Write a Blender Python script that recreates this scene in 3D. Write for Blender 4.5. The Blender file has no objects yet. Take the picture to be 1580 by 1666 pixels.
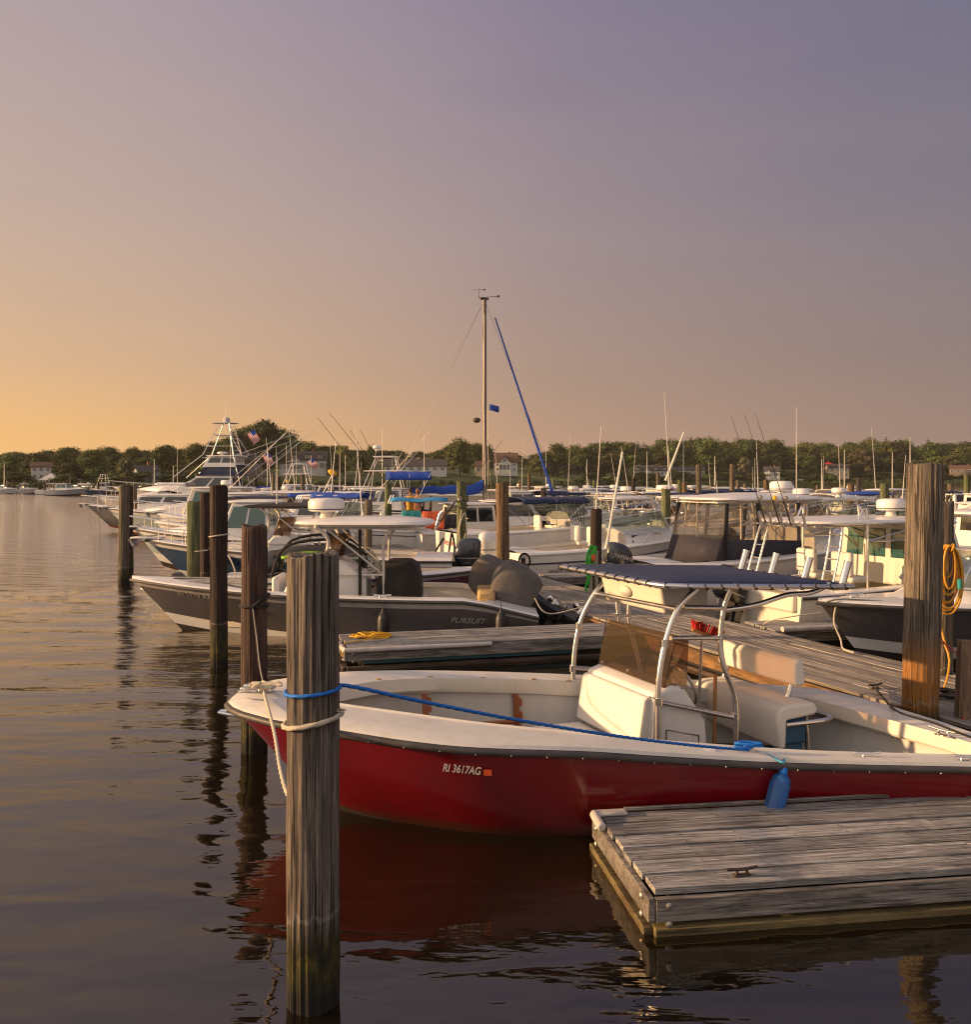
import bpy, math, random
from mathutils import Vector, Matrix, noise
from math import sin, cos, pi, radians, sqrt, atan2
F = 1450.0; H = 2.8; HY = 783.0          # focal length, eye height and horizon of the photograph
rnd = random.Random(7)
sc = bpy.context.scene
COL = sc.collection
V = Vector
def P(px, py, z=0.0):
    Y = F * (H - z) / (py - HY); return V(((px - 790) / F * Y, Y, z))
def Q(px, py, Y):
    return V(((px - 790) / F * Y, Y, H - (py - HY) / F * Y))
def lin(r, g, b):
    f = lambda c: (c / 255 / 12.92) if c / 255 <= 0.04045 else ((c / 255 + 0.055) / 1.055) ** 2.4
    return (f(r), f(g), f(b), 1)
def lerp(a, b, t): return a + (b - a) * t
def catmull(pts, n=6):
    pts = [V(p) for p in pts]
    if len(pts) < 3: return pts
    out = []
    for i in range(len(pts) - 1):
        p0 = pts[max(i - 1, 0)]; p1 = pts[i]; p2 = pts[i + 1]; p3 = pts[min(i + 2, len(pts) - 1)]
        for k in range(n):
            t = k / n
            out.append(0.5 * ((2 * p1) + (p2 - p0) * t + (2 * p0 - 5 * p1 + 4 * p2 - p3) * t * t + (3 * p1 - p0 - 3 * p2 + p3) * t ** 3))
    out.append(pts[-1]); return out
def resample(pts, n):
    L = [0]
    for a, b in zip(pts, pts[1:]): L.append(L[-1] + (b - a).length)
    out = []; j = 0
    for i in range(n):
        s = L[-1] * i / (n - 1)
        while j < len(L) - 2 and L[j + 1] < s: j += 1
        d = L[j + 1] - L[j]; t = 0 if d < 1e-9 else (s - L[j]) / d
        out.append(pts[j].lerp(pts[j + 1], min(1, max(0, t))))
    return out
class MB:
    def __init__(s): s.v = []; s.f = []; s.m = []
    def add(s, vs, fs, mi=0):
        o = len(s.v); s.v += [tuple(p) for p in vs]; s.f += [tuple(i + o for i in f) for f in fs]; s.m += [mi] * len(fs); return s
    def box(s, c, d, rz=0, mi=0, R=None, taper=1.0):
        x, y, z = d[0] / 2, d[1] / 2, d[2] / 2
        R = R or Matrix.Rotation(rz, 3, 'Z'); c = V(c)
        vs = [c + R @ V((sx * x * (taper if sz > 0 else 1), sy * y * (taper if sz > 0 else 1), sz * z)) for sz in (-1, 1) for sy in (-1, 1) for sx in (-1, 1)]
        return s.add(vs, [(0, 2, 3, 1), (4, 5, 7, 6), (0, 1, 5, 4), (2, 6, 7, 3), (0, 4, 6, 2), (1, 3, 7, 5)], mi)
    def loft(s, rings, cap0=True, cap1=True, closed=True, mi=0):
        n = len(rings[0]); vs = [p for r in rings for p in r]; fs = []
        for i in range(len(rings) - 1):
            for j in range(n if closed else n - 1):
                k = (j + 1) % n; fs.append((i * n + j, i * n + k, (i + 1) * n + k, (i + 1) * n + j))
        if cap0: fs.append(tuple(range(n))[::-1])
        if cap1: fs.append(tuple((len(rings) - 1) * n + j for j in range(n)))
        return s.add(vs, fs, mi)
    def tube(s, pts, r, n=8, smooth=0, mi=0, r1=None, closed=False):
        pts = [V(p) for p in pts]
        if smooth: pts = catmull(pts, smooth)
        if closed: pts = pts[:-1] if (pts[0] - pts[-1]).length < 1e-6 else pts
        rings = []; N = len(pts); up = None
        for i, p in enumerate(pts):
            if closed: t = pts[(i + 1) % N] - pts[i - 1]
            else: t = pts[min(i + 1, N - 1)] - pts[max(i - 1, 0)]
            t = t.normalized() if t.length > 1e-9 else V((0, 0, 1))
            if up is None: up = V((0, 0, 1)) if abs(t.z) < 0.9 else V((1, 0, 0))
            a = t.cross(up)
            if a.length < 1e-5: a = t.cross(V((1, 0.3, 0)))
            a.normalize(); b = a.cross(t); up = b
            rr = r if r1 is None else lerp(r, r1, i / max(1, N - 1))
            rings.append([p + (a * cos(2 * pi * k / n) + b * sin(2 * pi * k / n)) * rr for k in range(n)])
        if closed: rings.append(rings[0])
        return s.loft(rings, not closed, not closed, True, mi)
    def rope(s, pts, r, sm=6, n=9, strands=3):      # laid rope: the strands show as a twist
        q = catmull(pts, sm); L = sum((b - a).length for a, b in zip(q, q[1:])); q = resample(q, max(8, int(L / (r * 1.1)))); k0 = len(s.v)
        s.tube(q, r, n); N_ = len(q)
        for i in range(N_):
            for k in range(n):
                j = k0 + i * n + k; v = V(s.v[j]); c = q[i]; s.v[j] = tuple(c + (v - c) * (1 + .17 * cos(strands * 2 * pi * k / n - i * 1.05)))
        return s
    def cyl(s, p0, p1, r0, r1=None, n=14, mi=0): return s.tube([p0, p1], r0, n, 0, mi, r0 if r1 is None else r1)
    def sphere(s, c, r, nu=12, nv=8, mi=0, R=None, p=1.0):
        c = V(c); r = (r, r, r) if not hasattr(r, '__len__') else r; R = R or Matrix.Identity(3)
        e = lambda a: math.copysign(abs(a) ** p, a)
        rings = []
        for i in range(nv + 1):
            th = pi * i / nv - pi / 2; cz = max(abs(cos(th)), 1e-3)
            rings.append([c + R @ V((r[0] * cz ** p * e(cos(2 * pi * j / nu)), r[1] * cz ** p * e(sin(2 * pi * j / nu)), r[2] * e(sin(th)))) for j in range(nu)])
        return s.loft(rings, True, True, True, mi)
    def prism(s, poly, a, b, mi=0):       # poly: list of 3D points, extruded from offset a to offset b (vectors)
        a, b = V(a), V(b); n = len(poly)
        vs = [V(p) + a for p in poly] + [V(p) + b for p in poly]
        fs = [tuple(range(n))[::-1], tuple(range(n, 2 * n))] + [(j, (j + 1) % n, n + (j + 1) % n, n + j) for j in range(n)]
        return s.add(vs, fs, mi)
    def slab(s, x0, x1, w, z, th, mi=0, e=0.35, n=36, camber=0.03, w1=None, cx=0, ex=4.0):
        w1 = w if w1 is None else w1     # rounded slab, e.g. a boat's hard top
        def ring(k, zz):
            o = []
            for i in range(n):
                a = 2 * pi * i / n; c_, s_ = cos(a), sin(a)
                q = (abs(c_) ** ex + abs(s_) ** ex) ** (-1 / ex)
                xx = (x0 + x1) / 2 + c_ * q * (x1 - x0) / 2 * k; t = (xx - x0) / (x1 - x0)
                o.append(V((xx, s_ * q * lerp(w, w1, t) / 2 * k, zz)))
            return o
        return s.loft([ring(.55, z + .004), ring(.93, z), ring(1, z + th * .45), ring(.985, z + th * .8), ring(.93, z + th), ring(.6, z + th + camber * .7), ring(.25, z + th + camber)], True, True, True, mi)
    def lathe(s, c, prof, n=16, mi=0, R=None):
        c = V(c); R = R or Matrix.Identity(3)
        return s.loft([[c + R @ V((r * cos(2 * pi * k / n), r * sin(2 * pi * k / n), z)) for k in range(n)] for r, z in prof], True, True, True, mi)
    def build(s, name, mats, parent=None, bevel=0, angle=38, smooth=True, seg=2):
        me = bpy.data.meshes.new(name); me.from_pydata(s.v, [], s.f)
        mats = mats if isinstance(mats, (list, tuple)) else [mats]
        for m in mats: me.materials.append(m)
        if len(mats) > 1: me.polygons.foreach_set('material_index', s.m)
        if smooth:
            me.polygons.foreach_set('use_smooth', [True] * len(s.f))
            me.set_sharp_from_angle(angle=radians(angle))
        me.validate(); me.update()
        o = bpy.data.objects.new(name, me); COL.objects.link(o)
        if parent: o.parent = parent
        if bevel:
            b = o.modifiers.new('bevel', 'BEVEL'); b.width = bevel; b.segments = seg; b.limit_method = 'ANGLE'; b.angle_limit = radians(40); b.harden_normals = False
        return o
def tag(o, label=None, cat=None, group=None, kind=None):
    if label: o['label'] = label
    if cat: o['category'] = cat
    if group: o['group'] = group
    if kind: o['kind'] = kind
    return o
def root(name, label, cat, loc=(0, 0, 0), rz=0, group=None):
    o = bpy.data.objects.new(name, None); COL.objects.link(o); o.location = loc; o.rotation_euler = (0, 0, rz)
    o.empty_display_size = 0.2
    return tag(o, label, cat, group)
def copy_tree(o, parent=None):
    c = o.copy(); COL.objects.link(c); c.parent = parent
    for ch in list(o.children): copy_tree(ch, c)
    return c
# ------------------------------------------------------------------ materials
def nodes(name):
    m = bpy.data.materials.new(name); m.use_nodes = True; nt = m.node_tree
    return m, nt, nt.nodes['Principled BSDF']
def N(nt, typ, **kw):
    n = nt.nodes.new(typ)
    for k, v in kw.items():
        if k in n.inputs: n.inputs[k].default_value = v
        else: setattr(n, k, v)
    return n
def mix(nt, fac, a, b, mode='MIX'):
    n = nt.nodes.new('ShaderNodeMix'); n.data_type = 'RGBA'; n.blend_type = mode
    for sock, val in ((n.inputs[0], fac), (n.inputs[6], a), (n.inputs[7], b)):
        if hasattr(val, 'is_output'): nt.links.new(val, sock)
        elif sock is n.inputs[0]: sock.default_value = val
        else: sock.default_value = val if len(val) == 4 else (*val, 1)
    return n.outputs[2]
def mapped(nt, scale, src='Object', rot=(0, 0, 0)):
    if src == 'World': t = N(nt, 'ShaderNodeNewGeometry').outputs['Position']
    else: t = N(nt, 'ShaderNodeTexCoord').outputs[src]
    mp = N(nt, 'ShaderNodeMapping'); mp.inputs['Scale'].default_value = scale; mp.inputs['Rotation'].default_value = rot
    nt.links.new(t, mp.inputs['Vector']); return mp.outputs[0]
def noi(nt, vec, scale=1, detail=4, rough=.55, dist=0):
    n = N(nt, 'ShaderNodeTexNoise', Scale=scale, Detail=detail, Roughness=rough, Distortion=dist)
    nt.links.new(vec, n.inputs['Vector']); return n.outputs['Fac']
def ramp(nt, fac, stops):
    n = N(nt, 'ShaderNodeValToRGB'); nt.links.new(fac, n.inputs[0]); e = n.color_ramp.elements
    while len(e) > 1: e.remove(e[0])
    e[0].position = stops[0][0]; e[0].color = (*stops[0][1], 1)[:4] if len(stops[0][1]) == 3 else stops[0][1]
    for p, c in stops[1:]:
        k = e.new(p); k.color = (*c, 1)[:4] if len(c) == 3 else c
    return n.outputs[0]
def math_(nt, op, a, b=None, clamp=False):
    n = N(nt, 'ShaderNodeMath', operation=op); n.use_clamp = clamp
    for i, v in enumerate((a, b)):
        if v is None: continue
        if hasattr(v, 'is_output'): nt.links.new(v, n.inputs[i])
        else: n.inputs[i].default_value = v
    return n.outputs[0]
def bump(nt, bs, h, strength=.3, dist=.01):
    b = N(nt, 'ShaderNodeBump', Strength=strength, Distance=dist); nt.links.new(h, b.inputs['Height']); nt.links.new(b.outputs[0], bs.inputs['Normal'])
def mat(name, col, rough=.5, metal=0, var=.15, scale=5, bmp=0, bscale=60, coat=0, dirt=None, src='Object'):
    m, nt, bs = nodes(name); c = V(col[:3])
    n = noi(nt, mapped(nt, (scale,) * 3, src), 1, 5, .6)
    base = ramp(nt, n, [(.3, tuple(c * (1 - var))), (.7, tuple(c * (1 + var * .6)))])
    if dirt:
        n2 = noi(nt, mapped(nt, (3, 3, .8), src), 1.6, 6, .7)
        base = mix(nt, ramp(nt, n2, [(.52, (0, 0, 0)), (.75, (dirt[3],) * 3)]), base, dirt[:3])
    nt.links.new(base, bs.inputs['Base Color'])
    r = ramp(nt, n, [(.3, (rough * .8,) * 3), (.7, (min(1, rough * 1.25),) * 3)]); nt.links.new(r, bs.inputs['Roughness'])
    bs.inputs['Metallic'].default_value = metal; bs.inputs['Coat Weight'].default_value = coat
    if bmp: bump(nt, bs, noi(nt, mapped(nt, (bscale,) * 3, src), 1, 3), bmp, .004)
    return m
def woodmat(name, c1, c2, grain=(1.2, 28, 28), island=.35, stain=None, rough=.85, bmp=.5, dark=(.02, .015, .012)):
    m, nt, bs = nodes(name)
    isl = N(nt, 'ShaderNodeNewGeometry').outputs['Random Per Island']
    tc = N(nt, 'ShaderNodeTexCoord').outputs['Object']
    add = N(nt, 'ShaderNodeVectorMath', operation='ADD'); nt.links.new(tc, add.inputs[0])
    cmb = N(nt, 'ShaderNodeCombineXYZ'); nt.links.new(math_(nt, 'MULTIPLY', isl, 37.0), cmb.inputs[0]); nt.links.new(math_(nt, 'MULTIPLY', isl, 11.0), cmb.inputs[2]); nt.links.new(cmb.outputs[0], add.inputs[1])
    mp = N(nt, 'ShaderNodeMapping'); mp.inputs['Scale'].default_value = grain; nt.links.new(add.outputs[0], mp.inputs['Vector'])
    g = noi(nt, mp.outputs[0], 1, 8, .65, .6)
    mp2 = N(nt, 'ShaderNodeMapping'); mp2.inputs['Scale'].default_value = (grain[0] * .6, grain[1] * .2, grain[2] * .2); nt.links.new(add.outputs[0], mp2.inputs['Vector'])
    g2 = noi(nt, mp2.outputs[0], 1, 5, .6, 1.5)
    mp3 = N(nt, 'ShaderNodeMapping'); mp3.inputs['Scale'].default_value = (grain[0] * 2, grain[1] * 3, grain[2] * 3); nt.links.new(add.outputs[0], mp3.inputs['Vector'])
    g3 = noi(nt, mp3.outputs[0], 1, 4, .6)
    base = ramp(nt, g, [(.36, c1), (.64, c2)])
    base = mix(nt, ramp(nt, g2, [(.35, (.75,) * 3), (.55, (0, 0, 0))]), base, tuple(V(c1[:3]) * .45))
    base = mix(nt, ramp(nt, g3, [(.57, (0, 0, 0)), (.66, (.8,) * 3)]), base, dark)
    base = mix(nt, ramp(nt, g3, [(.30, (.5,) * 3), (.42, (0, 0, 0))]), base, tuple(V(c2[:3]) * 1.35))
    hv = N(nt, 'ShaderNodeHueSaturation'); nt.links.new(base, hv.inputs['Color'])
    nt.links.new(math_(nt, 'ADD', math_(nt, 'MULTIPLY', isl, island * 2), 1 - island), hv.inputs['Value']); base = hv.outputs[0]
    if stain:
        ns = noi(nt, mapped(nt, (1.3, 1.3, 5)), 1.2, 6, .7)
        base = mix(nt, ramp(nt, ns, [(.5, (0, 0, 0)), (.68, (stain[3],) * 3)]), base, stain[:3])
    nt.links.new(base, bs.inputs['Base Color']); bs.inputs['Roughness'].default_value = rough
    hh = math_(nt, 'SUBTRACT', g, math_(nt, 'MULTIPLY', ramp(nt, g3, [(.58, (0, 0, 0)), (.68, (1, 1, 1))]), .8))
    bump(nt, bs, hh, bmp, .006)
    return m
def pilemat(name, c1, c2, tint=None, tz=(0, 1), algae=.45, cracks=1.0):
    m, nt, bs = nodes(name)
    v = mapped(nt, (34, 34, 1.7)); g = noi(nt, v, 1, 9, .78, .5)
    g2 = noi(nt, mapped(nt, (60, 60, 1.1)), 1, 3, .5, .3)
    big = noi(nt, mapped(nt, (5, 5, .9)), 1, 5, .6)
    blot = noi(nt, mapped(nt, (14, 14, 6)), 1, 6, .7)
    base = ramp(nt, g, [(.38, c1), (.5, tuple((V(c1[:3]) + V(c2[:3])) / 2)), (.62, c2)])
    base = mix(nt, ramp(nt, big, [(.3, (.6,) * 3), (.6, (0,) * 3)]), base, tuple(V(c1[:3]) * .5))
    base = mix(nt, ramp(nt, big, [(.56, (0,) * 3), (.8, (.45,) * 3)]), base, tuple(V(c2[:3]) * 1.25))
    crk = ramp(nt, g2, [(.37, (1, 1, 1)), (.43, (0, 0, 0))])
    fine = noi(nt, mapped(nt, (150, 150, 3)), 1, 3, .6)
    base = mix(nt, ramp(nt, fine, [(.35, (.55,) * 3), (.55, (0,) * 3)]), base, tuple(V(c1[:3]) * .35))
    base = mix(nt, ramp(nt, fine, [(.58, (0,) * 3), (.75, (.45,) * 3)]), base, tuple(V(c2[:3]) * 1.5))
    base = mix(nt, math_(nt, 'MULTIPLY', crk, cracks), base, (.012, .008, .006))
    knots = ramp(nt, blot, [(.70, (0,) * 3), (.76, (.8,) * 3)])
    base = mix(nt, knots, base, (.03, .018, .012))
    pos = N(nt, 'ShaderNodeNewGeometry').outputs['Position']; sep = N(nt, 'ShaderNodeSeparateXYZ'); nt.links.new(pos, sep.inputs[0]); z = sep.outputs[2]
    wob = math_(nt, 'ADD', z, math_(nt, 'MULTIPLY', math_(nt, 'SUBTRACT', g, .5), .35))
    if tint:
        def band(lo, hi):
            mr = N(nt, 'ShaderNodeMapRange'); mr.clamp = True; nt.links.new(wob, mr.inputs[0]); mr.inputs[1].default_value = lo; mr.inputs[2].default_value = hi; return mr.outputs[0]
        f = math_(nt, 'MULTIPLY', band(tz[0] - .1, tz[0] + .1), math_(nt, 'SUBTRACT', 1.0, band(tz[1] - .2, tz[1] + .2)))
        f = math_(nt, 'MULTIPLY', f, ramp(nt, blot, [(.3, (.55,) * 3), (.6, (1,) * 3)]))
        base = mix(nt, f, base, tint)
    if algae:
        mr = N(nt, 'ShaderNodeMapRange'); nt.links.new(wob, mr.inputs[0]); mr.inputs[1].default_value = algae + .06; mr.inputs[2].default_value = algae - .12
        al = ramp(nt, blot, [(.35, (.012, .010, .006)), (.55, (.05, .045, .010)), (.7, (.16, .12, .02))])
        base = mix(nt, mr.outputs[0], base, al)
        mr2 = N(nt, 'ShaderNodeMapRange'); nt.links.new(wob, mr2.inputs[0]); mr2.inputs[1].default_value = .22; mr2.inputs[2].default_value = .08
        base = mix(nt, mr2.outputs[0], base, (.008, .007, .005))
        # pale tide line
        d = math_(nt, 'ABSOLUTE', math_(nt, 'SUBTRACT', math_(nt, 'ADD', z, math_(nt, 'MULTIPLY', math_(nt, 'SUBTRACT', blot, .5), .25)), algae + .03))
        mr3 = N(nt, 'ShaderNodeMapRange'); nt.links.new(d, mr3.inputs[0]); mr3.inputs[1].default_value = .02; mr3.inputs[2].default_value = .004
        base = mix(nt, math_(nt, 'MULTIPLY', mr3.outputs[0], .35), base, (.42, .38, .36))
    nt.links.new(base, bs.inputs['Base Color']); bs.inputs['Roughness'].default_value = .88
    hh = math_(nt, 'SUBTRACT', g, math_(nt, 'MULTIPLY', crk, .9)); bump(nt, bs, hh, 1.0, .014)
    return m
def glassmat(name, col, rough=.06):
    m, nt, bs = nodes(name); bs.inputs['Base Color'].default_value = (*col, 1); bs.inputs['Roughness'].default_value = rough
    bs.inputs['Specular IOR Level'].default_value = .8; bs.inputs['IOR'].default_value = 1.6; return m
def clearmat(name, tint=(.9, .85, .8), gloss=.18, wavy=.0, alpha=None):
    m, nt, bs = nodes(name); nt.nodes.remove(bs); out = nt.nodes['Material Output']
    t = N(nt, 'ShaderNodeBsdfTransparent'); t.inputs[0].default_value = (*tint, 1)
    g = N(nt, 'ShaderNodeBsdfGlossy', Roughness=.08)
    fr = N(nt, 'ShaderNodeLayerWeight', Blend=.35); f = math_(nt, 'ADD', math_(nt, 'MULTIPLY', fr.outputs['Fresnel'], .22), gloss, True)
    if wavy:
        n = noi(nt, mapped(nt, (2, 2, 4)), 1.5, 3); b = N(nt, 'ShaderNodeBump', Strength=wavy, Distance=.05); nt.links.new(n, b.inputs['Height']); nt.links.new(b.outputs[0], g.inputs['Normal'])
    mx = N(nt, 'ShaderNodeMixShader'); nt.links.new(f, mx.inputs[0]); nt.links.new(t.outputs[0], mx.inputs[1]); nt.links.new(g.outputs[0], mx.inputs[2]); nt.links.new(mx.outputs[0], out.inputs['Surface'])
    return m
def leafmat(name, c1, c2):
    m, nt, bs = nodes(name)
    isl = N(nt, 'ShaderNodeNewGeometry').outputs['Random Per Island']
    n = noi(nt, mapped(nt, (.5,) * 3), 1, 3)
    oi = N(nt, 'ShaderNodeObjectInfo').outputs['Random']
    base = mix(nt, isl, c1, c2); base = mix(nt, ramp(nt, n, [(.35, (0,) * 3), (.65, (.7,) * 3)]), base, tuple(V(c1[:3]) * .55))
    hv = N(nt, 'ShaderNodeHueSaturation'); nt.links.new(base, hv.inputs['Color']); nt.links.new(math_(nt, 'ADD', math_(nt, 'MULTIPLY', oi, .9), .6), hv.inputs['Value']); nt.links.new(math_(nt, 'ADD', math_(nt, 'MULTIPLY', math_(nt, 'FRACT', math_(nt, 'MULTIPLY', oi, 7.3)), .07), .455), hv.inputs['Hue'])
    nt.links.new(hv.outputs[0], bs.inputs['Base Color']); bs.inputs['Roughness'].default_value = .75
    bs.inputs['Specular IOR Level'].default_value = .2
    return m
M = {}
M['white'] = mat('white_gelcoat', (.79, .77, .74), .32, var=.06, scale=2, dirt=(.45, .38, .28, .35), coat=.3)
M['cream'] = mat('cream_gelcoat', (.72, .67, .58), .45, var=.07, scale=2, dirt=(.40, .33, .22, .3))
M['deck'] = mat('nonskid_deck', (.70, .67, .61), .62, var=.06, scale=2, bmp=.35, bscale=260, dirt=(.36, .30, .21, .4))
M['deckgrey'] = mat('grey_nonskid', (.50, .50, .50), .65, var=.08, scale=3, bmp=.3, bscale=200)
M['liner'] = mat('liner_paint', (.60, .58, .56), .5, var=.08, scale=2, dirt=(.35, .30, .24, .35))
M['redhull'] = mat('red_hull_paint', (.185, .004, .009), .22, var=.2, scale=1.4, coat=.5, dirt=(.10, .012, .012, .7))
_m = M['redhull']; _nt = _m.node_tree; _bs = _nt.nodes['Principled BSDF']; _src = _bs.inputs['Base Color'].links[0].from_socket
_sp = N(_nt, 'ShaderNodeSeparateXYZ'); _nt.links.new(N(_nt, 'ShaderNodeNewGeometry').outputs['Position'], _sp.inputs[0])
_wz = math_(_nt, 'ADD', _sp.outputs[2], math_(_nt, 'MULTIPLY', math_(_nt, 'SUBTRACT', noi(_nt, mapped(_nt, (4, 4, 9)), 1, 6, .7), .5), .16))
_mr = N(_nt, 'ShaderNodeMapRange'); _nt.links.new(_wz, _mr.inputs[0]); _mr.inputs[1].default_value = .11; _mr.inputs[2].default_value = .03; _mr.inputs[4].default_value = .75
_c = mix(_nt, _mr.outputs[0], _src, (.05, .035, .02))
_scr = noi(_nt, mapped(_nt, (1.2, 1.2, 60)), 1, 4, .6); _c = mix(_nt, ramp(_nt, _scr, [(.66, (0,) * 3), (.72, (.22,) * 3)]), _c, (.30, .10, .09)); _nt.links.new(_c, _bs.inputs['Base Color'])
M['greyhull'] = mat('charcoal_hull_paint', (.085, .075, .078), .28, var=.1, scale=2, coat=.3)
M['bluehull'] = mat('navy_hull_paint', (.012, .045, .11), .22, var=.1, scale=1, coat=.5)
M['palehull'] = mat('pale_blue_hull_paint', (.36, .45, .46), .3, var=.06, scale=1, coat=.3)
M['blackhull'] = mat('black_hull_paint', (.012, .012, .016), .22, coat=.4)
M['darkred'] = mat('dark_red_gelcoat', (.17, .012, .014), .25, coat=.4)
M['brownhull'] = mat('brown_hull_paint', (.30, .13, .05), .4)
M['lowgrey'] = mat('grey_white_lower_hull', (.36, .34, .33), .4, var=.1, dirt=(.14, .12, .08, .6))
M['antifoul'] = mat('dark_bottom_paint', (.03, .018, .016), .75)
M['antired'] = mat('red_bottom_paint', (.16, .02, .015), .75)
M['rubber'] = mat('black_rubber', (.022, .02, .022), .5, var=.3, scale=8)
M['rail'] = mat('rub_rail_grey', (.07, .062, .06), .55, var=.4, scale=6)
M['alu'] = mat('brushed_aluminium', (.72, .70, .68), .28, 1, var=.1, scale=4)
M['steel'] = mat('stainless_steel', (.75, .73, .70), .18, 1, var=.08)
M['alupaint'] = mat('white_painted_tube', (.74, .70, .64), .35)
M['vinyl'] = mat('white_vinyl_cushion', (.76, .72, .66), .55, var=.06, scale=4, bmp=.15, bscale=90)
M['tan'] = mat('tan_vinyl', (.50, .33, .14), .55, var=.1, scale=6)
M['navy'] = mat('navy_canvas', (.018, .030, .085), .85, var=.15, scale=3, bmp=.35, bscale=140)
M['navysoft'] = mat('navy_canvas_curtain', (.03, .028, .042), .85, var=.2, scale=2, bmp=.3, bscale=60)
M['black'] = mat('black_canvas', (.018, .015, .014), .8, var=.25, scale=5, bmp=.4, bscale=30)
M['taupe'] = mat('taupe_canvas_cover', (.12, .108, .102), .9, var=.3, scale=7, bmp=1.0, bscale=9)
M['blue'] = mat('bright_blue_canvas', (.015, .07, .40), .75, var=.2, scale=3, bmp=.3, bscale=15)
M['sky'] = mat('light_blue_canvas', (.03, .25, .50), .75)
M['teal'] = mat('teal_cloth', (.03, .30, .30), .8)
M['orange'] = mat('orange_cloth', (.70, .12, .04), .8, var=.35, scale=3)
M['red'] = mat('bright_red', (.60, .02, .015), .6)
M['bluebag'] = mat('blue_bag', (.02, .10, .20), .6, var=.3, scale=9)
M['fender'] = mat('blue_fender_vinyl', (.02, .11, .36), .45, var=.25, scale=9, dirt=(.05, .10, .13, .6), bmp=.3, bscale=50)
M['bluerope'] = mat('blue_rope', (.01, .16, .60), .7, var=.2, scale=60)
M['cyanrope'] = mat('light_blue_rope', (.05, .30, .50), .7, var=.3, scale=60)
M['whiterope'] = mat('off_white_rope', (.52, .46, .36), .85, var=.2, scale=50, bmp=.5, bscale=120)
M['greyrope'] = mat('grey_rope', (.25, .23, .20), .85, var=.3, scale=50)
M['blackrope'] = mat('black_rope', (.015, .014, .014), .8)
M['yellow'] = mat('yellow_rope', (.75, .42, .02), .6, var=.15, scale=30)
M['hose'] = mat('yellow_hose', (.62, .30, .02), .45, var=.12, scale=12)
M['cord'] = mat('orange_cord', (.55, .08, .02), .5)
M['green'] = mat('green_rope', (.02, .40, .03), .7)
M['lime'] = mat('lime_green', (.30, .65, .03), .5)
M['outboard'] = mat('dark_grey_cowling', (.035, .042, .052), .2, var=.1, coat=.6)
M['outblack'] = mat('black_cowling', (.012, .012, .014), .25, coat=.5)
M['outwhite'] = mat('white_cowling', (.7, .68, .64), .3, coat=.4)
M['text'] = mat('light_lettering', (.60, .55, .50), .6)
M['textdim'] = mat('dull_silver_lettering', (.34, .31, .29), .5)
M['textdark'] = mat('dark_lettering', (.03, .035, .06), .6)
M['textred'] = mat('red_lettering', (.35, .05, .03), .6)
M['glass'] = glassmat('dark_window_glass', (.012, .014, .018))
M['tealglass'] = glassmat('teal_tinted_glass', (.03, .10, .09), .05)
M['tealclear'] = clearmat('clear_teal_glass', (.76, .80, .76), .05)
M['clear'] = clearmat('clear_vinyl', (.90, .87, .82), .03, .12)
M['smoke'] = clearmat('smoked_acrylic', (.56, .46, .38), .05)
M['mast'] = mat('grey_brown_anodised_mast', (.16, .13, .115), .45, var=.15, scale=1)
M['teak'] = mat('varnished_wood', (.28, .08, .025), .35, var=.3, scale=8, coat=.4)
M['woodpole'] = mat('wood_handle', (.38, .17, .06), .5, var=.25, scale=8)
M['galv'] = mat('galvanised_metal', (.35, .33, .31), .45, .8, var=.25, scale=20)
M['iron'] = mat('rusty_iron', (.09, .06, .045), .7, .5, var=.4, scale=20)
M['bumper'] = mat('white_dock_bumper', (.55, .50, .47), .5, var=.12, scale=4, dirt=(.25, .20, .18, .6))
M['skin'] = mat('skin', (.42, .2, .12), .55)
M['float'] = mat('black_dock_float', (.012, .011, .010), .7)
M['bluefloat'] = mat('blue_dock_float', (.02, .08, .11), .7)
M['dock'] = woodmat('weathered_dock_boards', (.15, .142, .135), (.50, .48, .46), (1.6, 60, 60), .22, bmp=1.0, stain=(.07, .06, .05, .55))
M['dockside'] = woodmat('weathered_side_board', (.12, .108, .095), (.33, .295, .265), (1.4, 40, 40), .18, bmp=.8, stain=(.05, .035, .025, .8))
M['dockwarm'] = woodmat('pier_boards', (.16, .14, .12), (.42, .37, .32), (1.5, 45, 45), .28, bmp=.8)
M['pierside'] = woodmat('orange_brown_pier_beam', (.17, .085, .03), (.34, .19, .07), (.8, 14, 14), .1, stain=(.05, .028, .015, .9))
M['waler'] = woodmat('algae_stained_timber', (.085, .06, .022), (.21, .165, .07), (1.0, 18, 18), .15, stain=(.05, .022, .01, .9))
M['walerdark'] = woodmat('wet_dark_timber', (.05, .03, .02), (.12, .08, .055), (1.0, 18, 18), .15, stain=(.02, .012, .01, .9))
M['post'] = woodmat('brown_post_wood', (.13, .08, .05), (.24, .155, .10), (14, 14, 1.6), .1)
M['leaf'] = leafmat('oak_leaves', (.034, .050, .015), (.10, .135, .036))
M['leafl'] = leafmat('light_leaves', (.075, .10, .024), (.18, .20, .05))
M['leafd'] = leafmat('pine_needles', (.022, .034, .016), (.05, .065, .026))
M['leafs'] = leafmat('silver_leaves', (.07, .08, .045), (.15, .15, .09))
M['bark'] = mat('bark', (.07, .05, .035), .9, var=.3, scale=3)
M['roof'] = mat('grey_shingle_roof', (.07, .062, .06), .9, var=.25, scale=2)
M['roofbrown'] = mat('brown_shingle_roof', (.13, .075, .05), .9, var=.25, scale=2)
M['clap'] = mat('white_clapboard', (.62, .60, .56), .7, var=.08, scale=1)
M['creamwall'] = mat('cream_clapboard', (.62, .50, .33), .7, var=.08, scale=1)
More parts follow.
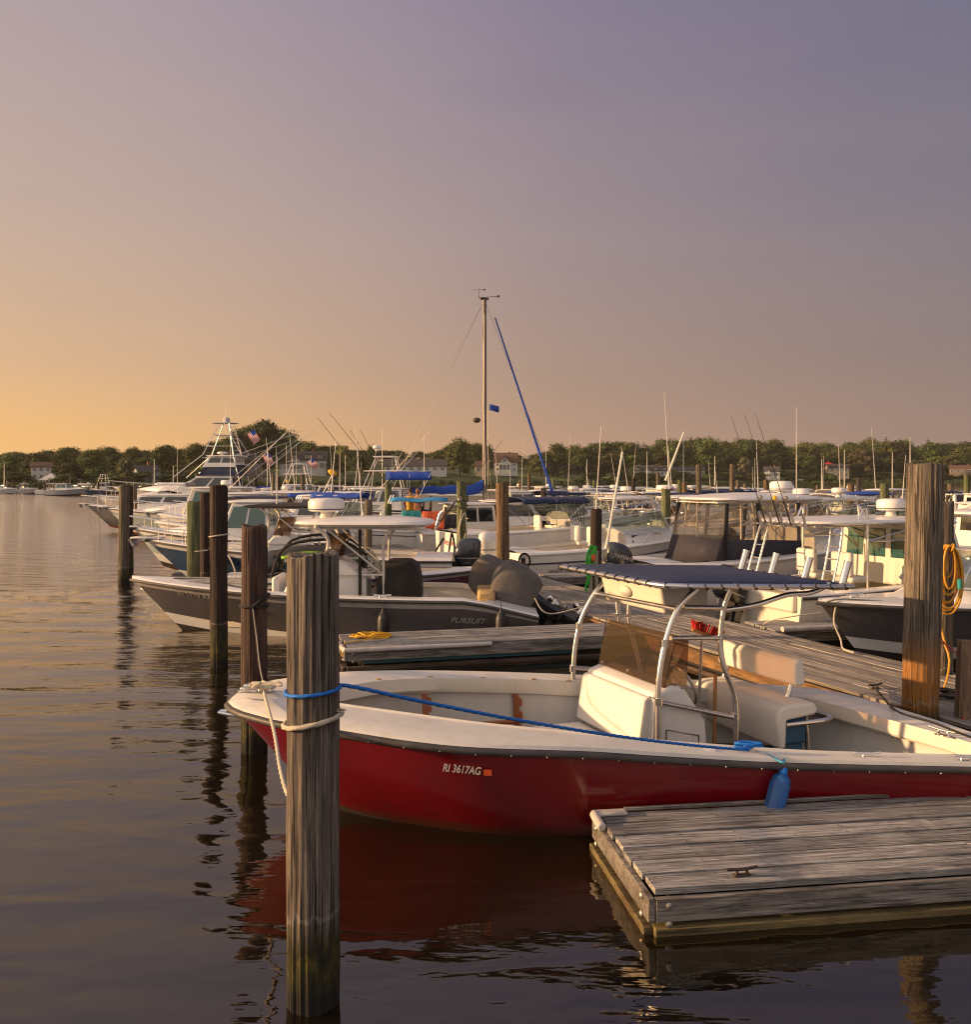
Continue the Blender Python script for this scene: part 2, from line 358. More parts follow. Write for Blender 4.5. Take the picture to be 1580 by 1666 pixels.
M['shingle'] = mat('grey_shingle_wall', (.20, .165, .13), .9, var=.2, scale=2)
M['bluewall'] = mat('grey_green_clapboard', (.30, .34, .32), .8, var=.1, scale=1)
M['brick'] = mat('brick_chimney', (.20, .09, .06), .9, var=.2, scale=3)
# ------------------------------------------------------------------ camera, light, sky
cam = bpy.data.cameras.new('camera'); cam_o = bpy.data.objects.new('camera', cam); COL.objects.link(cam_o)
cam.sensor_fit = 'HORIZONTAL'; cam.sensor_width = 36; cam.lens = 36 * F / 1580; cam.shift_y = -(833 - HY) / 1580
cam_o.location = (0, 0, H); cam_o.rotation_euler = (radians(90), 0, 0); cam.clip_end = 8000; cam.clip_start = .1
sc.camera = cam_o
SUN_AZ = radians(-93); SUN_EL = radians(11.5)   # left of the view, low
sd = V((sin(SUN_AZ) * cos(SUN_EL), cos(SUN_AZ) * cos(SUN_EL), sin(SUN_EL)))
sun = bpy.data.lights.new('sun', 'SUN'); sun.energy = 5.0; sun.angle = radians(.9); sun.color = (1, .61, .29)
so = bpy.data.objects.new('sun', sun); COL.objects.link(so); so.rotation_euler = (-sd).to_track_quat('-Z', 'Y').to_euler()
w = bpy.data.worlds.new('World'); sc.world = w; w.use_nodes = True; nt = w.node_tree
bg = nt.nodes['Background']; tc = N(nt, 'ShaderNodeTexCoord').outputs['Generated']
sep = N(nt, 'ShaderNodeSeparateXYZ'); nt.links.new(tc, sep.inputs[0]); z = sep.outputs[2]
hz = V((sin(radians(-70)), cos(radians(-70)), 0))
dp = N(nt, 'ShaderNodeVectorMath', operation='DOT_PRODUCT'); nt.links.new(tc, dp.inputs[0]); dp.inputs[1].default_value = hz
hl = math_(nt, 'SQRT', math_(nt, 'MAXIMUM', math_(nt, 'SUBTRACT', 1.0, math_(nt, 'MULTIPLY', z, z)), .0001))
ds = math_(nt, 'DIVIDE', dp.outputs['Value'], hl)        # cosine of the angle from the sun's side
za = math_(nt, 'MAXIMUM', z, 0.0)
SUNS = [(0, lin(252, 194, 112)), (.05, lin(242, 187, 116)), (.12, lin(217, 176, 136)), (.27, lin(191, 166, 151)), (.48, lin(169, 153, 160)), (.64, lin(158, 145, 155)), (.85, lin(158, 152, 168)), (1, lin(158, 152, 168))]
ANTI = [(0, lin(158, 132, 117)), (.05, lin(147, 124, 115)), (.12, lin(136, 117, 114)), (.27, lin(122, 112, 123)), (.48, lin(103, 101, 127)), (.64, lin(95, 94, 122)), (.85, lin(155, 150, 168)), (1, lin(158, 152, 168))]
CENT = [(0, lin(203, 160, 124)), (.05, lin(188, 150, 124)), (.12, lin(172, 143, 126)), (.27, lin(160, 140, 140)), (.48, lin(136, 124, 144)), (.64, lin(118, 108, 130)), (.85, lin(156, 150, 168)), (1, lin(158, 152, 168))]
cs, cc, ca = ramp(nt, za, SUNS), ramp(nt, za, CENT), ramp(nt, za, ANTI)  # topmost stops brighten the unseen overhead sky as added fill
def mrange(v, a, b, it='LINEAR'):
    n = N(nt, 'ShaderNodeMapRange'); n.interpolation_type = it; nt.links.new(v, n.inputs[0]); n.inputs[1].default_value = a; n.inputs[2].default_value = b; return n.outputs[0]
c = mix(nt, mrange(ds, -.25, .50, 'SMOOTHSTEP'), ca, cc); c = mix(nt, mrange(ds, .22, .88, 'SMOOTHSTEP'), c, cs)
mpw = N(nt, 'ShaderNodeMapping'); mpw.inputs['Scale'].default_value = (1.2, 1.2, 7); nt.links.new(tc, mpw.inputs['Vector'])
cl_ = noi(nt, mpw.outputs[0], 1.6, 5, .55, .5)
c = mix(nt, ramp(nt, cl_, [(.42, (0,) * 3), (.72, (.05,) * 3)]), c, lin(206, 172, 150)); c = mix(nt, ramp(nt, cl_, [(.28, (.05,) * 3), (.45, (0,) * 3)]), c, lin(120, 104, 112))
# bright glow round the low sun and fill brightness added to the sky behind the camera, both outside the frame
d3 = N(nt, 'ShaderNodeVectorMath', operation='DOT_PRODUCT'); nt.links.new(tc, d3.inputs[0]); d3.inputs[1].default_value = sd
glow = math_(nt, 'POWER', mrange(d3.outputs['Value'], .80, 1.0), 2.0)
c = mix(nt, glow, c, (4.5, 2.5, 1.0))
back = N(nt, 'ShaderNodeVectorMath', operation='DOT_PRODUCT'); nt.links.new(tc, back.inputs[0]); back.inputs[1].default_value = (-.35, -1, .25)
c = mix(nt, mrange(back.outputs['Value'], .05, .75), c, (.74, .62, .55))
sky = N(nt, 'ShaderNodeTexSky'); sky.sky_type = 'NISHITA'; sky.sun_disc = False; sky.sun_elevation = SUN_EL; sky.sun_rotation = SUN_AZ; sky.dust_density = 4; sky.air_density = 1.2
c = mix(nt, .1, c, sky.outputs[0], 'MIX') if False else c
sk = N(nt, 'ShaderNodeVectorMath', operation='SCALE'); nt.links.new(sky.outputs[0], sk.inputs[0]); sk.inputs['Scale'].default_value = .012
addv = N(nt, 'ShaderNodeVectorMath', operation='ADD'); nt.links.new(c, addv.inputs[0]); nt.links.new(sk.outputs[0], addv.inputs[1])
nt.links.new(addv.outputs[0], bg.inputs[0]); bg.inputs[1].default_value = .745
sc.view_settings.view_transform = 'Standard'; sc.view_settings.look = 'None'; sc.view_settings.exposure = .45; sc.view_settings.gamma = 1
sc.cycles.max_bounces = 8; sc.cycles.transparent_max_bounces = 16; sc.cycles.use_denoising = True
sc.cycles.filter_width = 1.15
sc.cycles.caustics_reflective = False; sc.cycles.caustics_refractive = False
# ------------------------------------------------------------------ water
m, nt, bs = nodes('harbour_water'); nt.nodes.remove(bs); out = nt.nodes['Material Output']
df = N(nt, 'ShaderNodeBsdfDiffuse'); df.inputs[0].default_value = (.010, .0075, .004, 1)
gl = N(nt, 'ShaderNodeBsdfGlossy', Roughness=.015); gl.inputs[0].default_value = (1, .95, .87, 1)
lw = N(nt, 'ShaderNodeFresnel', IOR=2.0)
pos = N(nt, 'ShaderNodeNewGeometry').outputs['Position']
spx = N(nt, 'ShaderNodeSeparateXYZ'); nt.links.new(pos, spx.inputs[0])
def wmap(scale, rz=0):
    mp = N(nt, 'ShaderNodeMapping'); mp.inputs['Scale'].default_value = scale; mp.inputs['Rotation'].default_value = (0, 0, rz); nt.links.new(pos, mp.inputs['Vector']); return mp.outputs[0]
swell = noi(nt, wmap((.55, 1.5, 1), .12), 1, 2, .45, .25)
farw = noi(nt, wmap((.16, .75, 1), .06), 1, 5, .65, .4)
small = noi(nt, wmap((1.6, 4.2, 1), -.1), 1, 3, .5, .3)
chop = noi(nt, wmap((2.6, 7.5, 1), .05), 1, 4, .6, .2)
patch = noi(nt, wmap((.05, .09, 1), .3), 1, 3, .5)
far = N(nt, 'ShaderNodeMapRange'); nt.links.new(spx.outputs[1], far.inputs[0]); far.inputs[1].default_value = 8; far.inputs[2].default_value = 40
lee = N(nt, 'ShaderNodeMapRange'); nt.links.new(spx.outputs[0], lee.inputs[0]); lee.inputs[1].default_value = 1.0; lee.inputs[2].default_value = -4.0; lee.inputs[3].default_value = .45; lee.inputs[4].default_value = 1.0
h = math_(nt, 'ADD', math_(nt, 'MULTIPLY', swell, .072), math_(nt, 'MULTIPLY', small, .017))
hc = math_(nt, 'MULTIPLY', math_(nt, 'MULTIPLY', chop, math_(nt, 'ADD', math_(nt, 'MULTIPLY', far.outputs[0], .045), .0022)), math_(nt, 'ADD', patch, .3))
hc = math_(nt, 'ADD', hc, math_(nt, 'MULTIPLY', math_(nt, 'MULTIPLY', farw, far.outputs[0]), .02))
nt.links.new(math_(nt, 'ADD', math_(nt, 'MULTIPLY', far.outputs[0], .03), .012), gl.inputs['Roughness'])
h = math_(nt, 'MULTIPLY', math_(nt, 'ADD', h, hc), lee.outputs[0])
b = N(nt, 'ShaderNodeBump', Strength=1.0, Distance=1.0); nt.links.new(h, b.inputs['Height']); 
tv = N(nt, 'ShaderNodeTexNoise', Scale=1, Detail=4, Roughness=.6); nt.links.new(wmap((.35, 1.5, 1), .05), tv.inputs['Vector'])
v1 = N(nt, 'ShaderNodeVectorMath', operation='SUBTRACT'); nt.links.new(tv.outputs['Color'], v1.inputs[0]); v1.inputs[1].default_value = (.5, .5, .5)
v2 = N(nt, 'ShaderNodeVectorMath', operation='MULTIPLY'); nt.links.new(v1.outputs[0], v2.inputs[0]); v2.inputs[1].default_value = (.30, .85, 0)
far2 = N(nt, 'ShaderNodeMapRange'); nt.links.new(spx.outputs[1], far2.inputs[0]); far2.inputs[1].default_value = 9; far2.inputs[2].default_value = 60; far2.inputs[3].default_value = .02; far2.inputs[4].default_value = .10
v3 = N(nt, 'ShaderNodeVectorMath', operation='SCALE'); nt.links.new(v2.outputs[0], v3.inputs[0]); nt.links.new(math_(nt, 'MULTIPLY', far2.outputs[0], lee.outputs[0]), v3.inputs['Scale'])
v4 = N(nt, 'ShaderNodeVectorMath', operation='ADD'); nt.links.new(b.outputs[0], v4.inputs[0]); nt.links.new(v3.outputs[0], v4.inputs[1])
v5 = N(nt, 'ShaderNodeVectorMath', operation='NORMALIZE'); nt.links.new(v4.outputs[0], v5.inputs[0]); nt.links.new(v5.outputs[0], gl.inputs['Normal'])
far3 = N(nt, 'ShaderNodeMapRange'); nt.links.new(spx.outputs[1], far3.inputs[0]); far3.inputs[1].default_value = 9; far3.inputs[2].default_value = 45  # distant reflection raised above Fresnel to brighten the far water
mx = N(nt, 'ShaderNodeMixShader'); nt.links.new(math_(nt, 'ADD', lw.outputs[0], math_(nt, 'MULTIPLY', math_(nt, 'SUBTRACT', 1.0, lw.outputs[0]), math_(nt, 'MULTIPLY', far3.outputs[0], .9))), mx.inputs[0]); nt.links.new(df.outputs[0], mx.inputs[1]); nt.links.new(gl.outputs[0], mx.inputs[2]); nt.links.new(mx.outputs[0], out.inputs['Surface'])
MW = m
rs_ = [0.0, 1.5, 3.0]
while rs_[-1] < 700: rs_.append(rs_[-1] * 1.0085 + .02)
while rs_[-1] < 3200: rs_.append(rs_[-1] * 1.3)
an_ = [radians(-36 + 72 * i / 440) for i in range(441)] + [radians(36 + 288 * i / 48) for i in range(1, 48)]
wv_, wf_ = [], []; na_ = len(an_)
def wave(x, y, r):
    f = min(1, max(0, (r - 9) / 22)) * (1 - min(1, max(0, (r - 420) / 250))); 
    if f <= 0: return 0.0
    f *= lerp(1, .45, min(1, max(0, (x + 4 + r * .03) / 6)))
    s_ = max(1.0, r / 26) ; gust = .65 + .7 * noise.noise(V((x * .03, y * .02, 9)))
    h = noise.noise(V((x * .32 / s_, y * 1.25 / s_, 0))) * .085 + noise.noise(V((x * .8 / s_, y * 2.6 / s_, 4))) * .036
    return h * s_ * f * gust
for r in rs_:
    for a in an_: x, y = sin(a) * r, cos(a) * r; wv_.append((x, y, wave(x, y, r) if abs(a) < .7 else 0.0))
for i in range(len(rs_) - 1):
    for k in range(na_): k2 = (k + 1) % na_; wf_.append((i * na_ + k2, (i + 1) * na_ + k2, (i + 1) * na_ + k, i * na_ + k))
w_ = MB(); w_.v = wv_; w_.f = wf_; w_.m = [0] * len(wf_)
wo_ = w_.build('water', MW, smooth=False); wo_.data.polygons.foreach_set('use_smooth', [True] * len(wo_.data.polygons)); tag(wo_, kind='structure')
# ------------------------------------------------------------------ far shore
SHORE = [(-900, 175), (-300, 185), (0, 200), (150, 208), (260, 220), (330, 245), (420, 280), (560, 300), (700, 330), (900, 400), (1100, 470), (1300, 510), (1600, 530), (2400, 520)]
HILL = [(-900, .8), (0, .8), (250, .9), (330, 1.1), (430, 1.25), (700, 1.3), (900, 1.2), (1100, 1.5), (1500, 1.5), (2400, 1.3)]
def interp(tab, x):
    if x <= tab[0][0]: return tab[0][1]
    for (a, b), (c_, d) in zip(tab, tab[1:]):
        if x <= c_: return lerp(b, d, (x - a) / (c_ - a))
    return tab[-1][1]
PROF = [(-4, -.6), (0, -.05), (2, .35), (9, .9), (25, 2.2), (50, 4.2), (90, 6.5), (140, 9), (220, 12), (400, 14), (900, 15), (1800, 15)]
def ground(px, s):
    Y = interp(SHORE, px) + s; x = (px - 790) / F * Y
    z = interp(PROF, s) * interp(HILL, px)
    if s > 5: z += (noise.noise(V((x * .02, Y * .02, 0))) * 1.2) * min(1, (s - 5) / 40)
    return V((x, Y, z))
t_ = MB(); SS = [-4, 0, 1, 2, 4, 7, 11, 16, 22, 30, 40, 50, 65, 80, 100, 130, 170, 220, 300, 400, 600, 900, 1800]
PX = list(range(-900, 2401, 20)); vs = []
for s_ in SS:
    for px in PX:
        jit = noise.noise(V((px * .02, 3.1, 0))) * 5 + noise.noise(V((px * .09, 7.1, 0))) * 2.5
        vs.append(ground(px, s_ + (jit if s_ < 60 else 0)) if s_ > 1 else V((ground(px, s_ + jit).x, ground(px, s_ + jit).y, interp(PROF, s_))))
n = len(PX); fs = [(i * n + j, i * n + j + 1, (i + 1) * n + j + 1, (i + 1) * n + j) for i in range(len(SS) - 1) for j in range(n - 1)]
t_.add(vs, fs)
m, nt, bs = nodes('lawn_and_marsh'); pz = N(nt, 'ShaderNodeNewGeometry').outputs['Position']; sp = N(nt, 'ShaderNodeSeparateXYZ'); nt.links.new(pz, sp.inputs[0])
n1 = noi(nt, mapped(nt, (.06, .06, .06)), 1, 6, .6); n2 = noi(nt, mapped(nt, (.6, .6, .6)), 1, 6, .7)
base = ramp(nt, n1, [(.35, (.05, .075, .016)), (.55, (.11, .14, .03)), (.7, (.18, .16, .05))])
base = mix(nt, ramp(nt, n2, [(.4, (0,) * 3), (.7, (.7,) * 3)]), base, (.025, .04, .01))
mr = N(nt, 'ShaderNodeMapRange'); nt.links.new(sp.outputs[2], mr.inputs[0]); mr.inputs[1].default_value = .5; mr.inputs[2].default_value = .15
base = mix(nt, mr.outputs[0], base, (.05, .038, .025)); nt.links.new(base, bs.inputs['Base Color']); bs.inputs['Roughness'].default_value = 1
tag(t_.build('ground', m), kind='structure')
# ------------------------------------------------------------------ pilings
M['p_near'] = pilemat('near_piling_wood', (.085, .068, .058), (.34, .28, .235), algae=.46)
M['p_red'] = pilemat('reddish_piling_wood', (.045, .024, .02), (.15, .088, .068), algae=.55)
M['p_dark'] = pilemat('dark_piling_wood', (.022, .013, .010), (.075, .042, .03), algae=.62)
M['p_green'] = pilemat('green_treated_piling', (.08, .10, .045), (.23, .24, .11), tint=(.30, .20, .03), tz=(-.2, .7), algae=.35, cracks=.6)
M['p_grey'] = pilemat('grey_piling_wood', (.11, .085, .06), (.27, .215, .155), algae=.4, cracks=.7)
M['p_orange'] = pilemat('grey_piling_with_orange_foot', (.11, .09, .07), (.31, .255, .20), tint=(.33, .14, .025), tz=(.2, 1.05), algae=.5, cracks=.8)  # orange of the sunlit foot is painted into the wood colour
M['p_brown'] = pilemat('brown_piling_wood', (.12, .075, .04), (.27, .17, .09), tint=(.34, .15, .03), tz=(-.2, .9), algae=.4, cracks=.7)
NP = [0]
def piling(x, y, top, dia, m, label, lean=(0, 0), n=24, nz=14, crack=.0, z0=-1.2, group=None, seed=0, notch=0):
    mb = MB(); r0 = dia / 2; rings = []
    zs = [z0 + (top - z0) * i / nz for i in range(nz + 1)]
    for i, zz in enumerate(zs):
        ring = []
        for k in range(n):
            a = 2 * pi * k / n
            g = noise.noise(V((cos(a) * 6 + seed, sin(a) * 6, zz * .5))) * .08 + noise.noise(V((cos(a) * 17 + seed, sin(a) * 17, zz * .9))) * (.042 if n > 40 else .01) + (noise.noise(V((cos(a) * 33 + seed, sin(a) * 33, zz * 1.3))) * .02 if n > 60 else 0) + noise.noise(V((cos(a) * 2, sin(a) * 2 + seed, zz * 1.7))) * .03
            if crack: g -= crack * max(0, 1 - abs(((a - CR_A + pi) % (2 * pi)) - pi) / .075) * min(1, max(0, (zz - 1.55) / .3))
            r = r0 * (1 + g) * (1.02 - .03 * (zz - z0) / (top - z0))
            t = (zz - z0)
            ring.append(V((cos(a) * r + lean[0] * zz, sin(a) * r + lean[1] * zz, zz + (noise.noise(V((cos(a) * .8 + seed, sin(a) * .8, 5))) * .05 + (.006 * noise.noise(V((cos(a) * 14, sin(a) * 14 + seed, 1)))) if i == nz else 0))))
        rings.append(ring)
    c = V((lean[0] * top, lean[1] * top, top)); last = rings[-1]
    rings.append([p.lerp(c, .08) + V((0, 0, .008)) for p in last]); rings.append([p.lerp(c, .6) + V((0, 0, -.006)) for p in last]); rings.append([p.lerp(c, .97) + V((0, 0, .004)) for p in last])
    mb.loft(rings)
    o = mb.build('piling', m, angle=50); o.location = (x, y, 0); tag(o, label, 'piling', group); return o
CR_A = radians(-75)
G = 'wooden pilings standing in the harbour'
pn = Q(509, 900, 4.8); piling(pn.x, pn.y, 2.40, .272, M['p_near'], 'thick weathered foreground piling with blue and white ropes looped round it', n=150, nz=90, crack=.22, group=G, seed=2.3)
# ------------------------------------------------------------------ docks
def rbx(mb, x0, x1, y0, y1, z0, z1, mi=0): mb.box(((x0 + x1) / 2, (y0 + y1) / 2, (z0 + z1) / 2), (x1 - x0, y1 - y0, z1 - z0), mi=mi)
def dock(name, label, loc, ang, L, Wd, rows, mdeck, mside, mwaler, zt=.5, seed=1, sideh=.15, gap=.02, waler=(-.06, .05), wy=.03, bolts=True, fascia_over=0.0, cat='dock', back=True):
    r = random.Random(seed); o = root(name, label, cat, loc, ang)
    mb = MB(); bw = (Wd - gap * (rows - 1)) / rows
    for i in range(rows):
        y = i * (bw + gap); x = r.uniform(-.02, .02)
        while x < L:
            ln = min(r.choice([2.4, 3.0, 3.6, 4.2]), L - x)
            if L - x - ln < .5: ln = L - x
            dz = r.uniform(-.004, .003)
            mb.box((x + ln / 2, y + bw / 2, -.02 + dz), (ln - .008, bw, .04), rz=r.uniform(-.0008, .0008)); x += ln
    nn_ = len(mb.f)
    if bolts:
        for i in range(rows):
            x = .06
            while x < L:
                for yy in (.035, bw - .035): mb.lathe((x + r.uniform(-.006, .006), i * (bw + gap) + yy, -.001), [(.005, 0), (.005, .0035)], 6, mi=1)
                x += .405
    mb.build('deck_boards', [mdeck, M['iron']], o, bevel=0 if bolts else .005, seg=1)
    T = .045
    for y in ((-T / 2 - .002), (Wd + T / 2 + .002)):
        if y > 0 and not back: continue
        s = MB(); s.box((L / 2, y, -.045 - sideh / 2 + fascia_over), (L, T, sideh)); s.build('side_board', mside, o, bevel=.006)
    e = MB(); e.box((-T / 2 - .003, Wd / 2, -.045 - sideh / 2), (T, Wd + T * 2 - .01, sideh)); e.build('end_board', mside, o, bevel=.006)
    wl = MB(); z0, z1 = waler[0] - zt, waler[1] - zt
    for y in (-.015, Wd + .015): wl.box((L / 2, y, (z0 + z1) / 2), (L + .02, .09, z1 - z0))
    wl.box((-.03, Wd / 2, (z0 + z1) / 2), (.09, Wd + .03, z1 - z0 - .006)); wl.build('waterline_timber', mwaler, o, bevel=.008)
    f = MB(); f.box((L / 2 + .1, Wd / 2, -.33), (L - .3, Wd - .14, .5)); f.build('float', M['float'], o)
    if bolts:
        for (bx_, by_, nx) in [(-.05, .09, 1), (-.05, .09, 2), (-.05, Wd - .09, 1), (-.05, Wd - .09, 2)]:
            b_ = MB(); b_.lathe((bx_, by_, -.075 if nx == 1 else -.19), [(.022, 0), (.022, .006), (.012, .014), (.002, .016)], 12, R=Matrix.Rotation(-pi / 2, 3, 'Y')); b_.build('bolt', M['galv'], o)
        for zz in (-.085, -.2):
            b_ = MB(); b_.lathe((.08, -.05, zz), [(.022, 0), (.022, .006), (.012, .014), (.002, .016)], 12, R=Matrix.Rotation(pi / 2, 3, 'X')); b_.build('bolt', M['galv'], o)
    return o
def cleat(parent, loc, rz, m, s=1.0, name='cleat', label=None):
    mb = MB(); R = Matrix.Rotation(rz, 3, 'Z'); L = V(loc)
    def T(p): return L + R @ (V(p) * s)
    mb.tube([T((-.12, 0, .052)), T((-.06, 0, .045)), T((0, 0, .042)), T((.06, 0, .045)), T((.12, 0, .052))], .011 * s, 8, 3)
    for x in (-.035, .035): mb.tube([T((x * 1.3, 0, 0)), T((x, 0, .042))], .014 * s, 8, 0, 0, .010 * s)
    mb.box(T((0, 0, .004)), (.13 * s, .045 * s, .008 * s), rz)
    return mb.build(name, m, parent, bevel=.002)
DZ = .36
A = P(1064, 1446, .27)
fd = dock('floating_dock', 'grey weathered finger dock in the foreground with a small metal cleat', (A.x, A.y, .27), radians(8.0), 5.2, 1.27, 6, M['dock'], M['dockside'], M['waler'], seed=5, zt=.27, sideh=.145, gap=.026)
cleat(fd, (.62, .10, .004), radians(5), M['iron'], .9)
mb = MB(); mb.box((.07, 1.235, .016), (.26, .09, .03)); mb.tube([(-.045, 1.26, .002), (-.055, 1.15, .008), (-.055, 1.0, -.002)], .035, 10, 3); mb.build('corner_bumper', M['bumper'], fd, bevel=.012)
mb = MB(); mb.box((1.9, 1.30, .012), (3.4, .03, .03)); mb.build('edge_strip', M['dockside'], fd, bevel=.006)
A2 = P(565, 1054, .33)
md = dock('floating_dock', 'grey finger dock with a white edge bumper and yellow rope heap', (A2.x, A2.y, .33), radians(15.0), 5.2, 1.2, 7, M['dock'], M['dockside'], M['walerdark'], seed=9, sideh=.15, zt=.33)
mb = MB(); mb.tube([(-.055, .55, -.03), (-.055, .1, -.03), (-.03, -.05, -.03), (.1, -.065, -.03), (2.2, -.065, -.03)], .038, 10, 0); mb.build('edge_bumper', M['bumper'], md)
mb = MB(); mb.box((1.9, .02, -.22), (3.3, .07, .05)); mb.build('blue_strip', M['bluefloat'], md)
# main pier
PD = V((-.371, .928, 0)); PA = atan2(-PD.y, -PD.x)
pl0 = V((4.64, 9.39, 0)); start = pl0 + PD * 62        # far end; runs back towards the camera's right
pr = dock('main_pier', 'long plank pier running from the right foreground to the far boats', (start.x, start.y, DZ), PA, 71, 1.92, 12, M['dockwarm'], M['pierside'], M['walerdark'], seed=3, sideh=.2, bolts=False, cat='pier', zt=DZ)
def on_pier(t, off, z=.36):      # t metres beyond pl0, off metres to the right of the left edge
    return pl0 + PD * t + V((.928, .371, 0)) * off + V((0, 0, z))
# ------------------------------------------------------------------ generic boat building (local +x towards the bow, stern at x = 0)
class Boat: pass
def hull(label, cat, loc, ang, L, B, zb, zs, side, low='antifoul', band=None, stripe=None, w=.22, tc=.9, t0=.10, fz=.25, rake=.16, name='motor_boat', group=None, deckm='white', linerm='cream', fore=None, flare=.35, sheerp=1.8, drop=0, cockpit=True):
    b = Boat(); b.L, b.B, b.zb, b.zs = L, B, zb, zs
    b.o = root(name, label, cat, (loc[0], loc[1], 0), ang, group); b.loc = V((loc[0], loc[1], 0)); b.R = Matrix.Rotation(ang, 3, 'Z')
    half = lambda t: B / 2 * (1 - max(0.0, (t - .35) / .65) ** 2.3) ** .9 * (.9 + .1 * min(1, t / .35))
    sheer = lambda t: zs + (zb - zs) * t ** sheerp - (drop * max(0, 1 - t / .16) if drop else 0)
    RK = rake * L
    def pt(t, wf, zf, sgn=1, zabs=None):
        q = max(0, (t - .3) / .7); zt = sheer(t); z = zf * zt if zabs is None else zabs
        z += (1 - zf) * q ** 3 * zb * (.30 if zabs is None or zabs > -.1 else .42)
        wf2 = wf * max(.06, 1 - flare * 2.3 * q ** 1.6 * (1 - max(0, zf)))
        x = t * (L - RK * max(0, 1 - z / zb)); return V((x, sgn * half(t) * wf2, z))
    b.half, b.sheer, b.pt = half, sheer, pt
    b.x2t = lambda x: max(0, min(1, x / L))
    ts = [0, .04, .08, .12, .18, .25, .32, .4, .48, .56, .64, .71, .78, .84, .89, .93, .96, .98, .992, 1.0]
    rows = [(0, 0, -.35), (.45, .05, -.22), (.86, .10, .02), (.90, .16, None), (.905, .24, None), (.94, .45, None), (.97, .65, None), (.99, .84, None), (1, 1, None)]
    matrow = [0, 0, 1, 1 if stripe else 2, 2, 2, 2, 3]
    mb = MB()
    for sgn in (1, -1):
        g = [[pt(t, wf, zf, sgn, za) for (wf, zf, za) in rows] for t in ts]; vs = [p for r_ in g for p in r_]; m_ = len(rows)
        for j in range(m_ - 1):
            fs = [((i * m_ + j, (i + 1) * m_ + j, (i + 1) * m_ + j + 1, i * m_ + j + 1) if sgn < 0 else (i * m_ + j + 1, (i + 1) * m_ + j + 1, (i + 1) * m_ + j, i * m_ + j)) for i in range(len(ts) - 1)]
            o = len(mb.v); mb.v += [tuple(p) for p in vs] if j == 0 else []
            if j == 0: base = o
            mb.f += [tuple(k + base for k in f) for f in fs]; mb.m += [matrow[j]] * len(fs)
    tr = [pt(0, wf, zf, 1, za) for (wf, zf, za) in rows] + [pt(0, wf, zf, -1, za) for (wf, zf, za) in reversed(rows)][:-1]
    mb.add(tr, [tuple(range(len(tr)))[::-1]], 2)
    mb.build('hull', [M[low], M[stripe or side], M[side], M[band or side]], b.o, angle=30)
    # rub rail
    mb = MB()
    rr = [pt(t, 1, 1, 1) + V((0, .012, -.03)) for t in ts[:-2]]; rl = [pt(t, 1, 1, -1) + V((0, -.012, -.03)) for t in ts[:-2]]
    mb.tube(rr + [pt(1, 1, 1) + V((.02, 0, -.03))] + rl[::-1], .028, 6); mb.build('rub_rail', M['rail' if side != 'white' else 'white'], b.o)
    # deck ring, foredeck and cockpit
    td = tc; b.t0, b.td = t0, td
    dts = sorted(set([0, t0] + [t for t in ts if t > t0] + [td * k for k in (.9, .95, .98, .995)] + [td]))
    def inner(t):
        if t < t0 or t > td or not cockpit: return 0
        return max(0, (half(t) - w)) * sqrt(max(0, 1 - (t / td) ** 10))
    b.inner = inner
    cam = lambda y, t: .03 * (1 - (abs(y) / max(.05, half(t))) ** 2) + (.05 * (half(t) - abs(y)) / B if fore else 0)
    mb = MB()
    for sgn in (1, -1):
        seq = []
        for t in dts:
            if t == t0: seq.append((t, 0.0))
            seq.append((t, inner(t)))
        rws = []
        for (t, yi) in seq:
            yo = half(t); X = t * L; zt = sheer(t)
            row = [V((X, sgn * yo, zt)), V((X, sgn * max(yi, yo - .03 if yo > .04 else 0), zt + .022)), V((X, sgn * lerp(max(yi, yo - .03), yi, .5), zt + .022 + cam(lerp(yo, yi, .5), t))), V((X, sgn * yi, zt + .02 + cam(yi, t)))]
            rws.append(row)
        vs = [p for r_ in rws for p in r_]
        fs = [(i * 4 + j, (i + 1) * 4 + j, (i + 1) * 4 + j + 1, i * 4 + j + 1) if sgn < 0 else (i * 4 + j + 1, (i + 1) * 4 + j + 1, (i + 1) * 4 + j, i * 4 + j) for i in range(len(rws) - 1) for j in range(3)]
        mb.add(vs, fs)
    mb.build('deck', M[deckm], b.o, angle=30)
    if cockpit:
        mb = MB(); cts = [t for t in dts if t0 <= t <= td]
        ring = [V((t * L, inner(t), sheer(t) + .03)) for t in cts] + [V((t * L, -inner(t), sheer(t) + .03)) for t in cts[::-1]]
        mid = [p + V((0, 0, -.08)) for p in ring]; mid2 = [V((p.x, p.y * 1.04, p.z - .02)) for p in mid]
        low_ = []
        for kk, p in enumerate(ring):
            t = cts[kk] if kk < len(cts) else cts[::-1][kk - len(cts)]; hp = pt(t, .93, fz / sheer(t), 1)
            low_.append(V((min(p.x, hp.x - .02), math.copysign(max(0, min(abs(p.y) * .97, hp.y - .04)), p.y), fz)))
        mb.loft([ring, mid, mid2, low_], False, True); mb.build('cockpit', M[linerm], b.o, angle=30)
    return b
def wp(b, p): return b.loc + b.R @ V(p) * getattr(b, 'k', 1.0)
def grow(b, k):      # true size and distance of a boat first laid out too small
    b.k = k; b.loc = V((0, 0, H)) + (b.loc - V((0, 0, H))) * k; b.o.location = b.loc; b.o.scale = (k, k, k)
